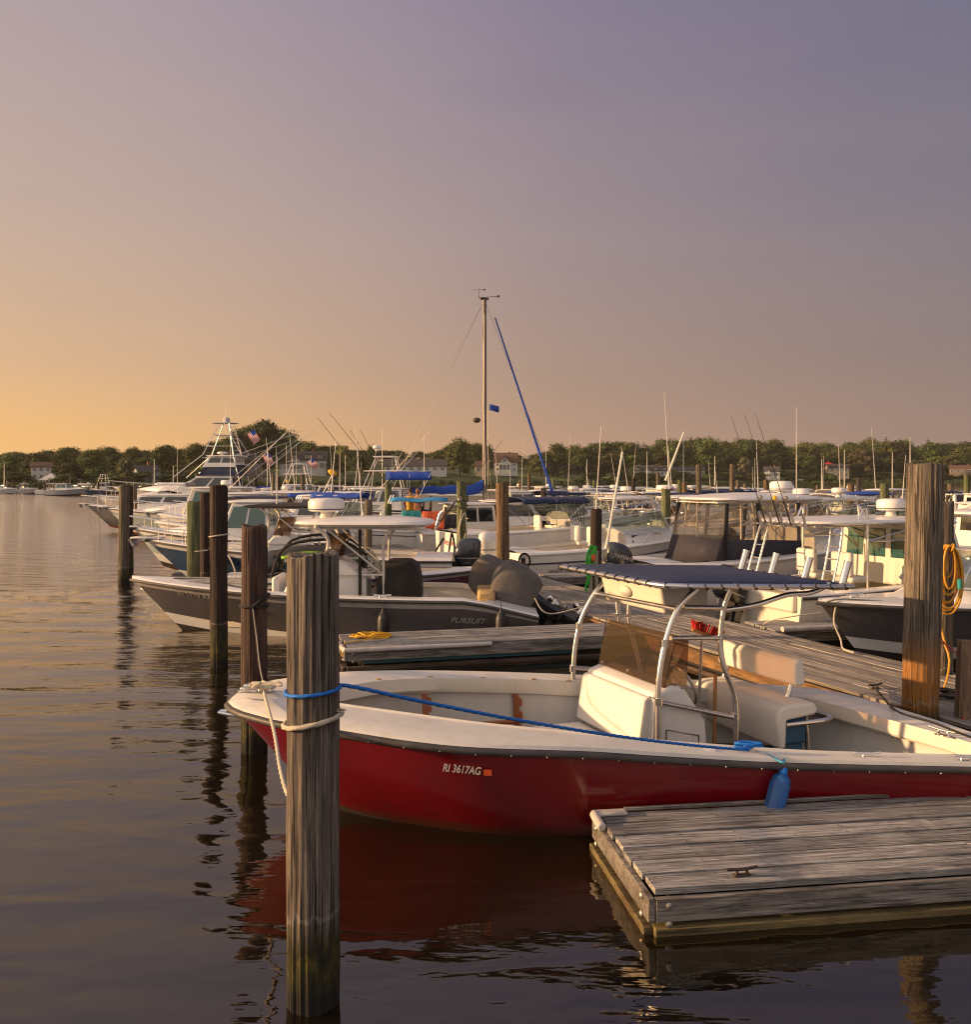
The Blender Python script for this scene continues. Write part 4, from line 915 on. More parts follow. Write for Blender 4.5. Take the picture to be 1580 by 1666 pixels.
mb = MB(); mb.tube([Lc(K0 + AF * a + NR * KW * .985 + V((0, 0, z))) for a, z in [(-.155, .60), (-.095, .99), (-.05, 1.025), (.0, 1.0)]], .006, 5); mb.build('piping', M['cream'], con)
# windscreen (smoked acrylic): front pane and side pane
a0, a1 = Q(974, 1082, 8.42), Q(1080, 1119, 7.42); b0, b1 = Q(987, 1006, 8.46), Q(1101, 1033, 7.46)
mb = MB(); mb.add([Lc(a0), Lc(a1), Lc(b1), Lc(b0)], [(0, 1, 2, 3)]); g = mb.build('windscreen', M['smoke'], con, smooth=False); sol(g, .01)
c0, c1 = Q(1116, 1127, 7.54), Q(1120, 1042, 7.56); mb = MB(); mb.add([Lc(a1), Lc(c0), Lc(c1), Lc(b1)], [(0, 1, 2, 3)]); sol(mb.build('windscreen_side', M['smoke'], con, smooth=False), .01)
for u in (.08, .5, .92):
    p = a0.lerp(a1, u) + V((0, 0, .05)); mb = MB(); mb.sphere(Lc(p + V((-.01, -.01, 0))), .014, 8, 6); mb.build('screw', M['galv'], g)
for q_ in ((1095, 1119), (1110, 1122)):
    mb = MB(); mb.sphere(Lc(Q(q_[0], q_[1] - 4, 7.46)), .015, 8, 6); mb.build('screw', M['galv'], g)
mb = MB(); wc = K0 + AF * .62 + NR * .6 + V((0, 0, .96)); mb.tube([Lc(wc + NR * (.19 * cos(a)) + (V((0, 0, .8)) + AF * -.35).normalized() * (.19 * sin(a))) for a in [2 * pi * k / 20 for k in range(20)]], .015, 8, closed=True)
for k in range(3): a = 2 * pi * k / 3; mb.cyl(Lc(wc), Lc(wc + NR * (.18 * cos(a)) + (V((0, 0, .8)) + AF * -.35).normalized() * (.18 * sin(a))), .009)
mb.cyl(Lc(wc), Lc(wc - AF * .2 + V((0, 0, -.05))), .025); mb.build('steering_wheel', M['steel'], con)
# canvas top
C00 = V((.74, 8.70, 1.965)); CW, CL = 1.75, 1.93
def cn(a, n_, z=0): return C00 + AF * a + NR * n_ + V((0, 0, z - .045 * a))
fr = [cn(0, 0), cn(0, CW * .5), cn(0, CW - .22), cn(.05, CW - .05), cn(.22, CW), cn(CL - .1, CW), cn(CL, CW), cn(CL, CW * .5), cn(CL, 0), cn(.08, 0)]
def mid(p, q, k): return [p.lerp(q, i / k) for i in range(k)]
ring = []
for a, c in zip(fr, fr[1:] + fr[:1]): ring += mid(a, c, max(1, int((c - a).length / .08)))
mb = MB(); mb.tube([Lc(p) for p in ring], .023, 10, closed=True); tf = mb.build('top_frame', M['alu'], rb)
mb = MB(); cen = cn(CL / 2, CW / 2); rgs = [[Lc(p.lerp(cen, .025) + V((0, 0, .01))) for p in ring]] + [[Lc(p.lerp(cen, k) + V((0, 0, h_))) for p in ring] for k, h_ in ((.12, .03), (.35, .055), (.65, .06), (.97, .055))]
mb.loft(rgs, False, True); cv = mb.build('canvas_top', M['navy'], rb, angle=80); sol(cv, .006)
for i in range(0, len(ring)):
    if i % 2: continue
    p = ring[i]; t = (ring[(i + 1) % len(ring)] - ring[i - 1]).normalized(); n1 = t.cross(V((0, 0, 1))); n1.normalize()
    mb = MB(); mb.tube([Lc(p + t * (.004 * k) + (n1 * cos(a) + V((0, 0, 1)) * sin(a)) * .027) for k, a in enumerate([2 * pi * j / 10 for j in range(10)])], .0045, 4, closed=True); mb.build('lace', M['blackrope'], cv)
for u in (.14, .40, .66, .93):
    p = cn(CL, CW * u); mb = MB(); d = (V((0, 0, 1)) + AF * .35).normalized(); mb.cyl(Lc(p - d * .03), Lc(p + d * .22), .032, .034, 14); mb.cyl(Lc(p + d * .205), Lc(p + d * .222), .036, .036, 14); mb.build('rod_holder', M['alu'], tf)
# legs
def leg(pts, name='leg', r=.024):
    mb = MB(); mb.tube([Lc(p) for p in pts], r, 12, 6); return mb.build(name, M['alu'], tf)
def mixQ(lst): return [Q(*a) for a in lst]
leg(mixQ([(930, 1185, 8.6), (932, 1120, 8.6), (935, 1060, 8.6), (945, 1010, 8.6), (968, 965, 8.6), (996, 934, 8.62)]))
leg(mixQ([(1070, 1225, 7.3), (1071, 1140, 7.3), (1074, 1090, 7.3), (1084, 1040, 7.32), (1103, 990, 7.35), (1134, 957, 7.4)]))
leg(mixQ([(1196, 1225, 7.62), (1198, 1165, 7.62), (1194, 1125, 7.62), (1178, 1085, 7.6), (1172, 1040, 7.6), (1178, 990, 7.58), (1189, 958, 7.55)]))
leg(mixQ([(1052, 1150, 9.0), (1040, 1080, 9.0), (1024, 1010, 9.0), (1026, 960, 9.0)]))
leg(mixQ([(1008, 1010, 8.9), (1004, 975, 8.9), (1004, 940, 8.9)]), 'brace')
def bar(a, c, r=.02, name='cross_bar'):
    mb = MB(); mb.cyl(Lc(a), Lc(c), r, r, 12); return mb.build(name, M['alu'], tf)
bar(Q(969, 965, 8.6), Q(1103, 991, 7.36)); bar(Q(1112, 988, 7.38), Q(1178, 989, 7.58)); bar(Q(1092, 1038, 7.34), Q(1173, 1037, 7.6)); bar(Q(1071, 1142, 7.3), Q(1196, 1167, 7.62))
bar(Q(933, 1086, 8.6), Q(1010, 1092, 8.95)); bar(Q(955, 1000, 8.6), Q(1024, 1001, 9.0), .014)
mb = MB(); mb.tube([Lc(p) for p in mixQ([(1180, 992, 7.6), (1230, 984, 7.65), (1280, 968, 7.7), (1320, 964, 7.75), (1350, 950, 7.78)])], .022, 10, 6); mb.build('brace', M['alu'], tf)
for q_ in [(932, 1087, 8.6), (942, 1018, 8.6), (1072, 1141, 7.3), (1082, 1046, 7.31), (1197, 1166, 7.62)]:
    c = Q(*q_); mb = MB(); mb.cyl(Lc(c + V((0, 0, -.03))), Lc(c + V((0, 0, .03))), .032, .032, 14); mb.build('clamp', M['steel'], tf)
# electronics box
e0 = cn(.30, .22, -.03); mb = MB(); bx = [(0, 0), (.05, -.27), (.50, -.27), (.52, 0)]
mb.prism([Lc(e0 + AF * a + V((0, 0, z))) for a, z in bx], NR * 0, NR * 1.02); eb = mb.build('electronics_box', M['cream'], rb, bevel=.03, seg=3)
mb = MB(); ec = e0 + AF * .02 + NR * .45 + V((0, 0, -.13)); fx = (AF * -.27 + V((0, 0, -.05))).normalized()
ux = NR; uz = V((0, 0, 1)) + AF * -.18; mb.add([Lc(ec + ux * .095 * cos(a) + uz * .05 * sin(a) - AF * .012) for a in [2 * pi * k / 24 for k in range(24)]], [tuple(range(24))]); sol(mb.build('round_latch', M['vinyl'], eb), .012)
# leaning post, cushions, bag
S0 = V((2.08, 8.75, 0)); SWd = 1.20
mb = MB(); mb.prism([Lc(S0 + AF * a + V((0, 0, z))) for a, z in [(-.02, .50), (-.05, .78), (-.01, .85), (.06, .87), (.36, .87), (.40, .80), (.36, .76), (.06, .74), (.05, .50)]], NR * 0, NR * SWd); st = mb.build('leaning_seat', M['vinyl'], rb, bevel=.025, seg=3)
mb = MB(); B0 = V((2.33, 8.93, 0)); mb.prism([Lc(B0 + AF * a + V((0, 0, z))) for a, z in [(0, .98), (-.01, 1.16), (.03, 1.22), (.09, 1.21), (.12, 1.02), (.09, .97)]], NR * 0, NR * 1.10); bk = mb.build('backrest', M['vinyl'], rb, bevel=.025, seg=3)
for n_ in (.1, 1.0):
    mb = MB(); mb.tube([Lc(B0 + NR * n_ + AF * .05 + V((0, 0, 1.0))), Lc(B0 + NR * n_ + AF * -.03 + V((0, 0, .80)))], .022, 10); mb.build('backrest_post', M['alu'], bk)
for n_ in (.12, SWd - .10):
    for a_ in (.06, .34):
        mb = MB(); mb.tube([Lc(S0 + NR * n_ + AF * (a_ + (-.06 if a_ < .2 else .05)) + V((0, 0, .24))), Lc(S0 + NR * n_ + AF * a_ + V((0, 0, .78)))], .022, 10); mb.build('seat_leg', M['alu'], st)
mb = MB(); mb.tube([Lc(S0 + NR * (SWd - .02) + AF * .06 + V((0, 0, .70))), Lc(S0 + NR * (SWd + .02) + AF * .5 + V((0, 0, .72))), Lc(S0 + NR * (SWd - .2) + AF * .55 + V((0, 0, .72))), Lc(S0 + NR * .3 + AF * .55 + V((0, 0, .72)))], .02, 10, 4); mb.build('grab_rail', M['alu'], st)
mb = MB(); mb.box(Lc(S0 + NR * (SWd - .18) + AF * .19 + V((0, 0, .62))), (.24, .26, .22), rz=atan2(AF.y, AF.x)); mb.box(Lc(S0 + NR * (SWd - .18) + AF * .19 + V((0, 0, .42))), (.20, .22, .20), rz=atan2(AF.y, AF.x)); tag(mb.build('bag', M['bluebag'], None, bevel=.02), 'blue bag strapped under the seat of the red boat', 'bag').location = O
# deck hardware
for px in range(600, 1560, 58):
    mb = MB(); y_ = interp(port, px) + 10; p = Lc(P(px, y_, zsh(px) - .035)); mb.sphere(p + V((0, -.03, 0)), .006, 6, 4); mb.build('screw', M['galv'], rb)
cleat(rb, Lc(P(432, 1125, 1.115)), .4, M['steel'], 1.1)
cleat(rb, Lc(P(1218, 1222, .85)), .05, M['steel'], .8); cleat(rb, Lc(P(1412, 1233, .80)), .0, M['steel'], .8); cleat(rb, Lc(P(1572, 1238, .79)), .0, M['steel'], .8)
cleat(rb, Lc(P(1535, 1197, .79)), -1.0, M['steel'], 1.0)
for (px, py) in ((396, 1127), (402, 1122)):
    mb = MB(); p = Lc(P(px, py, 1.12)); mb.box(p + V((0, 0, .012)), (.09, .035, .02), rz=.5); mb.sphere(p + V((0, 0, .03)), (.03, .018, .02), 8, 6); mb.build('chock', M['steel'], rb)
mb = MB(); p = Lc(P(415, 1140, 1.12)); mb.box(p + V((0, 0, .008)), (.14, .02, .012), rz=-.25); mb.build('bow_fitting', M['galv'], rb, bevel=.004)
mb = MB(); mb.box(Lc(P(1140, 1219, .88)), (.2, .09, .012), rz=.0); mb.build('deck_plate', M['white'], rb, bevel=.004)
mb = MB(); mb.tube([Lc(P(378, 1151, 1.05)) + V((0, 0, -.02)), Lc(P(378, 1151, 1.05)) + V((-.10, -.02, -.03)), Lc(P(378, 1151, 1.05)) + V((.12, -.03, -.06))], .016, 8, 3); mb.build('bow_eye', M['steel'], rb)
mb = MB(); mb.box(Lc(P(862, 1232, .89)) + V((0, -.012, .0)), (.30, .012, .07), rz=.04); mb.build('dark_patch', M['rail'], rb, bevel=.004)
# registration number on the side
def side_at(px, zf):
    pts_ = [rsec(i, .98, zf, 1) for i in range(NS)]; xs = [790 + F * (p + O).x / (p + O).y for p in pts_]
    for i in range(NS - 1):
        if xs[i] <= px < xs[i + 1]: return pts_[i].lerp(pts_[i + 1], (px - xs[i]) / (xs[i + 1] - xs[i]))
pa, pb_ = side_at(720, .84), side_at(782, .84); ex = (pb_ - pa).normalized(); up = V((0, 0, 1)); nn = ex.cross(up).normalized(); up = nn.cross(ex).normalized()
text('RI 3617AG', rb, pa + nn * .022 + V((0, 0, -.03)), ex, up, .074, 'text', shear=.2, bold=.0012, fit=(pb_ - pa).length, name='registration_number')
mb = MB(); mb.box(pb_ + ex * .05 + nn * .02 + V((0, 0, -.01)), (.055, .006, .04), rz=atan2(ex.y, ex.x)); mb.build('registration_sticker', M['cord'], rb)
# outboard of the red boat: behind the transom, outside the frame
class _B: pass
tb = _B(); tb.o = rb
# brush and pole standing against the top frame
ro = root('deck_brush', 'red bristled deck brush with a long pole leaning on the frame of the red boat', 'brush', V((0, 0, 0)))
h0, h1 = Q(1134, 1215, 7.9), Q(1142, 1044, 7.75); mb = MB(); mb.cyl(h0, h1, .013, .013, 10); mb.build('pole', M['alu'], ro)
bd = Q(1150, 1030, 7.74); mb = MB(); mb.box(bd + V((-.01, 0, -.01)), (.26, .07, .03), R=Matrix.Rotation(.35, 3, 'Y')); mb.build('brush_head', M['woodpole'], ro, bevel=.008)
mb = MB(); r_ = random.Random(4)
for i in range(150):
    u = r_.uniform(-1, 1); v = r_.uniform(-.03, .03); base = bd + V((u * .105 - .01, v, -.01 - u * .038)); d = V((.35 + u * .55, v * 3, 1)).normalized() * r_.uniform(.07, .095)
    mb.tube([base, base + d], .0042, 4)
mb.build('bristles', M['red'], ro)
mb = MB(); mb.cyl(Q(1162, 1215, 7.75), Q(1164, 1097, 7.75), .016, .016, 10); tag(mb.build('wooden_pole', M['woodpole']), 'short orange brown wooden pole standing beside the console of the red boat', 'pole')
KS = 1.12; C0 = V((0, 0, H))
def gk(p): return C0 + (V(p) - C0) * KS
for o_ in [rb, ro] + [o for o in COL.objects if o.parent is None and (o.name.startswith('bag') or o.name.startswith('wooden_pole'))]:
    o_.location = gk(o_.location); o_.scale = (KS, KS, KS)
# ropes of the red boat
def rope(pts, r, m, label, cat='rope', name='rope', sm=6, n=8, group=None, closed=False):
    mb = MB(); mb.tube(pts, r, n, sm, closed=closed); return tag(mb.build(name, M[m], angle=80), label, cat, group)
pc = V((pn.x, pn.y, 0)); RP = .142
def around(c, z, r, a0, a1, dz=0, n=24, tilt=0): return [c + V((cos(a) * r, sin(a) * r, z + dz * k / n + tilt * cos(a))) for k, a in enumerate([lerp(a0, a1, k / n) for k in range(n + 1)])]
zb_ = Q(509, 1132, 4.66).z; cl = gk(P(1218, 1220, .87)); bl = around(pc, zb_, RP + .004, radians(60), radians(-275), tilt=.012, n=30)
pts = bl + [pc + V((.20, .06, zb_ + .004))]
nb = 14; st_ = pts[-1]
for k in range(1, nb + 1): u = k / nb; p = st_.lerp(cl, u); p.z -= .10 * 4 * u * (1 - u) * .5; pts.append(p)
mb = MB(); mb.rope(pts, .0105, 2); mb.sphere(bl[0] + V((-.02, .0, 0)), .02, 8, 6)
r_ = random.Random(2)
for k in range(3): mb.tube([cl + V((r_.uniform(-.12, .12), r_.uniform(-.04, .04), .02 + r_.uniform(0, .04))) for _ in range(6)], .010, 7, 5)
tag(mb.build('mooring_rope', M['bluerope'], angle=80), 'bright blue rope from the thick foreground piling to a cleat on the red boat', 'rope', 'mooring ropes')
zw = Q(509, 1181, 4.66).z
wl_ = around(pc, zw, RP + .012, radians(35), radians(-215), tilt=.03, n=30)
mb = MB(); mb.rope(wl_, .0135, 2); mb.tube(around(pc + V((.155, -.02, 0)), zw + .05, .025, 0, 5.5, n=10), .004, 5); bc = gk(P(432, 1124, 1.14))
q0 = bc; q1 = Q(446, 1190, 6.5); q2 = Q(456, 1250, 5.8); q3 = Q(468, 1292, 5.35); q4 = wl_[-1]
mb.rope([q0, q0 + V((0.02, -.12, .0)), q1, q2, q3, Q(480, 1290, 5.1), Q(490, 1240, 5.0), pc + V((-.05, .16, zw))], .0125, 6)
for k in range(4): mb.rope([bc + V((r_.uniform(-.15, .17), r_.uniform(-.05, .05), .02 + r_.uniform(0, .06))) for _ in range(6)], .013, 5)
tag(mb.build('mooring_rope', M['whiterope'], angle=80), 'off white rope from the red bow looped round the thick foreground piling', 'rope', 'mooring ropes')
# fender
fo = root('boat_fender', 'worn blue cylindrical fender hanging over the side of the red boat', 'fender', (0, 0, 0))
ft, fb = Q(1273, 1262, 6.27), Q(1259, 1318, 6.22); ax = (fb - ft).normalized(); ft2 = ft; L_ = .30; R_ = (-ax).to_track_quat('Z', 'Y').to_matrix(); c_ = ft + ax * L_
mb = MB(); mb.lathe(c_, [(.02, -.03), (.05, -.02), (.064, .02), (.067, .06), (.067, .24), (.062, .285), (.044, .305), (.028, .312)], 24, R=R_)
for k in range(8):
    a = 2 * pi * k / 8; mb.cyl(c_ + R_ @ V((.066 * cos(a), .066 * sin(a), .05)), c_ + R_ @ V((.066 * cos(a), .066 * sin(a), .25)), .005, .005, 6)
mb.build('fender_body', M['fender'], fo, angle=60)
mb = MB(); mb.lathe(c_, [(.03, .30), (.03, .335), (.024, .36), (.01, .365)], 12, R=R_); mb.build('fender_cap', M['bluerope'], fo)
mb = MB(); tp = c_ + R_ @ V((0, 0, .36)); mb.tube([tp, tp + V((.0, .01, .05)), P(1273, 1240, .84), P(1245, 1226, .84), P(1222, 1222, .83)], .009, 7, 6); mb.build('fender_line', M['cyanrope'], fo)
fo.location = gk(fo.location); fo.scale = (KS, KS, KS)
# other near pilings and ropes
piling(-2.40, 9.25, 2.335, .255, M['p_red'], 'reddish brown piling with a black rope round it standing behind the red bow', n=96, nz=60, group=G, seed=5.1)
piling(-4.04, 13.5, 2.72, .255, M['p_dark'], 'very dark piling with a white rope beside the charcoal boat', n=72, nz=50, group=G, seed=8.2)
pc2 = V((-2.40, 9.25, 0)); z2 = Q(414, 988, 9.1).z
mb = MB(); mb.tube(around(pc2, z2, .138, radians(20), radians(-340), tilt=-.0, n=24), .017, 7); mb.tube([pc2 + V((.0, -.14, z2 - .02)), pc2 + V((.10, -.11, z2 + .07)), pc2 + V((.16, -.02, z2 + .12))], .02, 7, 4)
tag(mb.build('mooring_rope', M['blackrope'], angle=80), 'black rope wrapped round the reddish brown piling', 'rope', 'mooring ropes')
rope([pc2 + V((.02, -.14, z2)), Q(418, 1040, 8.9), Q(423, 1085, 8.2), gk(P(431, 1120, 1.15))], .008, 'greyrope', 'thin grey line from the reddish brown piling down to the red bow', group='mooring ropes')
# ------------------------------------------------------------------ charcoal centre console boat
GL = 'boats moored bow out on the left side of the pier'; GR = 'boats moored stern in on the right side of the pier'
b = hull('charcoal centre console boat with white gunwale, white hard top and two covered engines', 'boat', (.85, 15.75), radians(181), 7.05, 2.55, 1.10, .84, 'greyhull', 'antifoul', 'lowgrey', 'white', w=.20, t0=.12, fz=.30, drop=.26, rake=.15, flare=.4)
console(b, 3.35, .85, 1.15, .9, .3, screen='smoke'); ttop(b, 1.75, 4.15, 2.0, 2.03, th=.10, cx=3.1, cw=.95, cl=1.0, camber=.06, fz=.3, rods=4)
leanpost(b, 2.35, .95, .3, cover='black'); seat(b, 4.25, 0, .8, .3, .35, pedestal=False, face=-1)
mb = MB(); mb.box((.85, 0, .86), (.30, 1.5, .18)); mb.build('stern_seat', M['tan'], b.o, bevel=.05)
mb = MB(); mb.box((3.05, -.55, .85), (.06, .5, 1.1)); mb.box((3.0, .5, 1.15), (.05, .04, 1.7)); mb.build('side_curtain', M['black'], b.o)
covered_engine(b, .12, .36, .74, tilt=1.0); covered_engine(b, .50, -.46, .76, tilt=1.0)
radar(b, 4.0 - .35, 2.12, s=1.0, stand=.13); antenna(b, 3.1, -.7, 2.12, 1.7, (.08, 0))
text('RADAR', b.o, (3.83, .325, 2.37), (-1, 0, 0), (0, 0, 1), .001, 'textdark') if False else None
mb = MB(); mb.box((1.0, .0, 2.2), (.05, .05, .05)) if False else None
mb = MB(); cleat(b.o, (6.0, .18, 1.02), .3, M['steel'], 1.2); cleat(b.o, (2.55, 1.18, .89), .0, M['steel'], 1.2)
mb = MB(); mb.cyl((4.75, .83, .72), (4.75, .86, .72), .09, .09, 18); mb.build('speaker', M['deckgrey'], b.o)
mb = MB(); mb.prism([V((3.9, .45, .3)), V((4.6, .45, .3)), V((4.2, .45, 1.15)), V((3.9, .45, 1.15))], (0, -.9, 0), (0, 0, 0)); mb.build('console_base', M['white'], b.o, bevel=.05)
hulltext(b, 'RI 1179 AA', .895, .805, .78, .11, 'textdim', s=1)
hulltext(b, 'PURSUIT', .225, .135, .58, .13, 'textdim', s=1, shear=.35)
grow(b, 1.07)
for fx in (2.52, .62):
    fo = root('boat_fender', 'black fender hanging on the %s of the charcoal boat' % ('middle of the side' if fx > 1 else 'stern quarter'), 'fender', wp(b, (fx, 1.36, .28)), 0, 'black fenders'); f = MB(); f.lathe((0, 0, 0), [(.02, -.05), (.08, 0), (.10, .08), (.10, .32), (.07, .42), (.03, .46), (.028, .50)], 16); f.build('fender_body', M['rubber'], fo, angle=60)
    f = MB(); f.tube([V((0, 0, .48)), V((0, .06, .62)), V((0, .12, .64))], .008, 6, 3); f.build('fender_line', M['blackrope'], fo)
BG = b
rope([wp(b, (6.3, .18, 1.08)), wp(b, (5.6, .35, .98)), wp(b, (4.9, .6, .98)), V((-4.1, 14.0, 1.2)), V((-4.05, 13.62, 1.42))], .013, 'whiterope', 'white bow rope of the charcoal boat rising to the very dark piling', group='mooring ropes')
rope([wp(b, (6.3, .15, 1.08)), wp(b, (5.4, -.2, 1.0)), V((-4.9, 17.2, 1.25)), V((-5.55, 18.0, 1.72))], .013, 'whiterope', 'white bow rope of the charcoal boat leading back to the green piling', group='mooring ropes')
rope(around(V((-4.04, 13.5, 0)), 1.98, .137, 0, 2 * pi * 1.02, tilt=.02), .012, 'whiterope', 'white rope tied round the top half of the very dark piling', group='mooring ropes')
rope([wp(b, (.05, .9, .86)), wp(b, (-.2, .95, .6)), V((2.0, 16.0, .6)), V((2.3, 16.6, DZ + .02))], .012, 'whiterope', 'white stern rope from the charcoal boat to the pier', group='mooring ropes')
# yellow rope heap on the middle dock
mb = MB(); r_ = random.Random(12); c0 = P(606, 1037, .33); pts = [P(556, 1068, .2), P(560, 1048, .34), P(575, 1044, .35)]
for k in range(58): a = k * 1.15 + r_.uniform(-.5, .5); rr_ = r_.uniform(.12, .34); pts.append(c0 + V((cos(a) * rr_ * 1.05 - .02, sin(a) * rr_ * .62, .015 + r_.uniform(0, .13) * (1 - rr_ / .4))))
mb.tube(pts, .009, 6, 5); tag(mb.build('rope_heap', M['yellow'], angle=80), 'tangled heap of yellow rope on the end of the middle finger dock', 'rope')
cleat(None, P(905, 1034, .5), .3, M['iron'], 1.0) if False else None
# ------------------------------------------------------------------ red and white bowrider behind it
b = hull('red and white bowrider with black and green canvas pointing at the pier', 'boat', (-5.4, 18.45), radians(9), 5.5, 2.2, .92, .80, 'darkred', 'antifoul', 'white', 'white', w=.24, t0=.1, fz=.3, tc=.86)
windshield(b, 3.2, 1.9, .42, mt='tealclear'); mb = MB(); mb.slab(.9, 3.0, 1.6, 1.28, .05, camber=.12); mb.build('cover', M['black'], b.o)
mb = MB(); mb.loft([[V((1.2 + i * .18, -.83 - .0, 1.30 + .10 * sin(i * .5) - j * (.06 + .01 * i))) for i in range(9)] for j in range(2)], False, False, False); sol(mb.build('green_stripe', M['lime'], b.o), .01)
mb = MB(); mb.tube([(1.0, -.9, .85), (1.3, -.9, 1.5), (2.3, -.9, 1.62), (2.9, -.9, 1.3)], .03, 8, 4); mb.tube([(2.3, -.9, 1.62), (2.3, .9, 1.62)], .03, 8); mb.tube([(1.0, .9, .85), (1.3, .9, 1.5), (2.3, .9, 1.62), (2.9, .9, 1.3)], .03, 8, 4); mb.build('wake_tower', M['black'], b.o)
hulltext(b, 'RI 6221 ME', .74, .86, .62, .1, 'textdark', s=-1)
# ------------------------------------------------------------------ small tender with the grey outboard
b = hull('small grey tender with a dark outboard behind the charcoal boat', 'boat', (-4.85, 18.9 - .55), radians(180), 2.6, 1.3, .5, .45, 'white', 'white', w=.12, t0=.08, fz=.15, name='tender'); b.o.location.y = 19.35; b.loc.y = 19.35
outboard(b, -.15, 0, .62, 'outboard', .15)
# ------------------------------------------------------------------ navy boat
b = hull('navy blue centre console boat with a black canvas top behind the charcoal boat', 'boat', (-.8, 21.9), radians(181), 7.5, 2.6, 1.38, .95, 'bluehull', 'antifoul', 'white', 'white', w=.22, t0=.12, fz=.35, group=GL, rake=.2, flare=.45)
console(b, 4.0, .95, 1.1, .9, .4); ttop(b, 3.0, 5.0, 1.9, 2.18, mt='black', cx=3.9, cw=1.0, cl=1.1, fz=.4); leanpost(b, 2.8, .9, .4); outboard(b, -.3, 0, .75, 'outboard'); antenna(b, 4.2, .5, 2.2, 1.2)
mb = MB(); mb.box((5.0, 0, .95), (1.3, .95, .7)); c_ = mb.build('front_seat', M['cream'], b.o, bevel=.12); text('O', c_, (5.0, .485, .92), (-1, 0, 0), (0, 0, 1), .34, 'tan')
bowrail(b, .72, .28, pulpit=True)
# ------------------------------------------------------------------ pale blue boats with pilothouses
b = hull('pale blue hulled cuddy boat with a white pilothouse and outboards, third behind the charcoal boat', 'boat', (-4.7, 27.2), radians(181), 6.0, 2.5, 1.38, 1.0, 'palehull', 'antifoul', 'white', 'white', w=.24, t0=.1, fz=.4, tc=.5, fore=1, group=GL, rake=.18)
trunk(b, 3.0, 5.3, 1.7, .42); house(b, 1.7, 3.3, 1.9, .9, 2.15, win='tealglass'); outboard(b, -.3, .35, .85, 'outboard', .5); outboard(b, -.3, -.35, .85, 'outboard', .5); bowrail(b, .6, .35)
hulltext(b, 'SEAWARD', .30, .2, .65, .1, 'textdark', s=1)
b = hull('pale blue sportfishing boat with white pilothouse and teal windows beyond the lone grey piling', 'boat', (-8.6, 42), radians(180), 9.3, 3.1, 1.55, 1.1, 'palehull', 'antired', 'white', 'white', w=.26, t0=.1, fz=.5, tc=.4, fore=1, group=GL, rake=.18)
trunk(b, 4.8, 7.8, 2.0, .5); house(b, 2.6, 5.4, 2.3, 1.0, 2.45, win='tealglass', mt='cream'); bowrail(b, .5, .4); radar(b, 3.6, 2.5); antenna(b, 3.2, .8, 2.5, 2.5); outriggers(b, 3.2, 2.2, 2.4, 4.5)
b = hull('black hulled lobster style boat with a white cabin and long bow rail', 'boat', (-12.4, 49.5), radians(180), 9.8, 3.3, 1.5, 1.1, 'blackhull', 'antired', w=.26, t0=.1, fz=.5, tc=.4, fore=1, group=GL, rake=.17)
house(b, 3.6, 7.4, 2.3, 1.25, 2.0, win='glass', nwin=2, frk=.9); bowrail(b, .5, .5); antenna(b, 4.5, .6, 2.0, 3.0)
b = hull('grey hulled sport boat behind the black hulled boat', 'boat', (-22.0, 74), radians(180), 10.2, 3.4, 1.6, 1.2, 'deckgrey', 'antired', w=.26, t0=.1, fz=.5, tc=.4, fore=1, group=GL)
trunk(b, 4.5, 8.0, 2.2, .6, win='glass'); windshield(b, 5.2, 2.6, .6); bowrail(b, .5, .5); bimini(b, 2.5, 5, 2.4, 2.7, 'white')
# big sportfisher with a tuna tower
b = hull('white sportfishing yacht with a tall tuna tower, outriggers and enclosed flybridge', 'boat', (-22.6, 90), radians(180), 13.5, 4.4, 2.1, 1.2, 'white', 'antired', w=.3, t0=.1, fz=.6, tc=.3, fore=1, group=GL, rake=.18, name='sportfishing_yacht')
trunk(b, 6.5, 11.5, 3.2, .9, p=.7); house(b, 3.6, 8.6, 3.5, 1.5, 3.1, win='glass', frk=2.2, nwin=2); house(b, 3.2, 6.4, 3.0, 3.15, 4.2, mt='navy', win='clear', frk=.8, roofmt='white', nwin=2)
house(b, 3.4, 6.0, 2.9, 4.0, 5.0, mt='white', win='glass', frk=.5, rooft=.12, over=.4)
mb = MB()
for s in (1, -1):
    mb.tube([(2.8, s * 1.6, 1.2), (3.6, s * 1.3, 5), (4.1, s * .7, 8.2)], .04, 6); mb.tube([(8.2, s * 1.7, 3.0), (6.0, s * 1.2, 5.2), (4.9, s * .6, 8.2)], .04, 6); mb.tube([(3.0, s * 1.35, 5.2), (4.5, s * .7, 8.2)], .03, 6)
for k in range(9):
    z_ = 4.9 + k * .37; u = (z_ - 5) / 3.2; mb.tube([(3.65 + .5 * u, 1.3 - .6 * u, z_), (3.65 + .5 * u, -(1.3 - .6 * u), z_)], .025, 5)
    if k % 3 == 0: mb.tube([(3.65 + .5 * u, 1.3 - .6 * u, z_), (6.0 - .9 * u, 1.2 - .6 * u, z_), (6.0 - .9 * u, -1.2 + .6 * u, z_)], .025, 5)
mb.build('tuna_tower', M['alu'], b.o)
mb = MB(); mb.slab(3.6, 5.6, 1.5, 8.2, .06, ex=6); mb.slab(3.9, 5.3, 1.7, 7.0, .05, ex=6); mb.build('tower_platform', M['deckgrey'], b.o)
mb = MB(); mb.lathe((4.5, 0, 8.3), [(.2, 0), (.27, .2), (.25, .4), (.12, .52), (.02, .55)], 16); mb.build('satellite_dome', M['deckgrey'], b.o); radar(b, 4.8, 5.15, s=1.3); radar(b, 6.3, 3.2, s=1.2)
for (y, hh) in ((.6, 2.6), (-.6, 2.2), (.2, 3.0)): antenna(b, 4.4, y, 8.3, hh, r=.02)
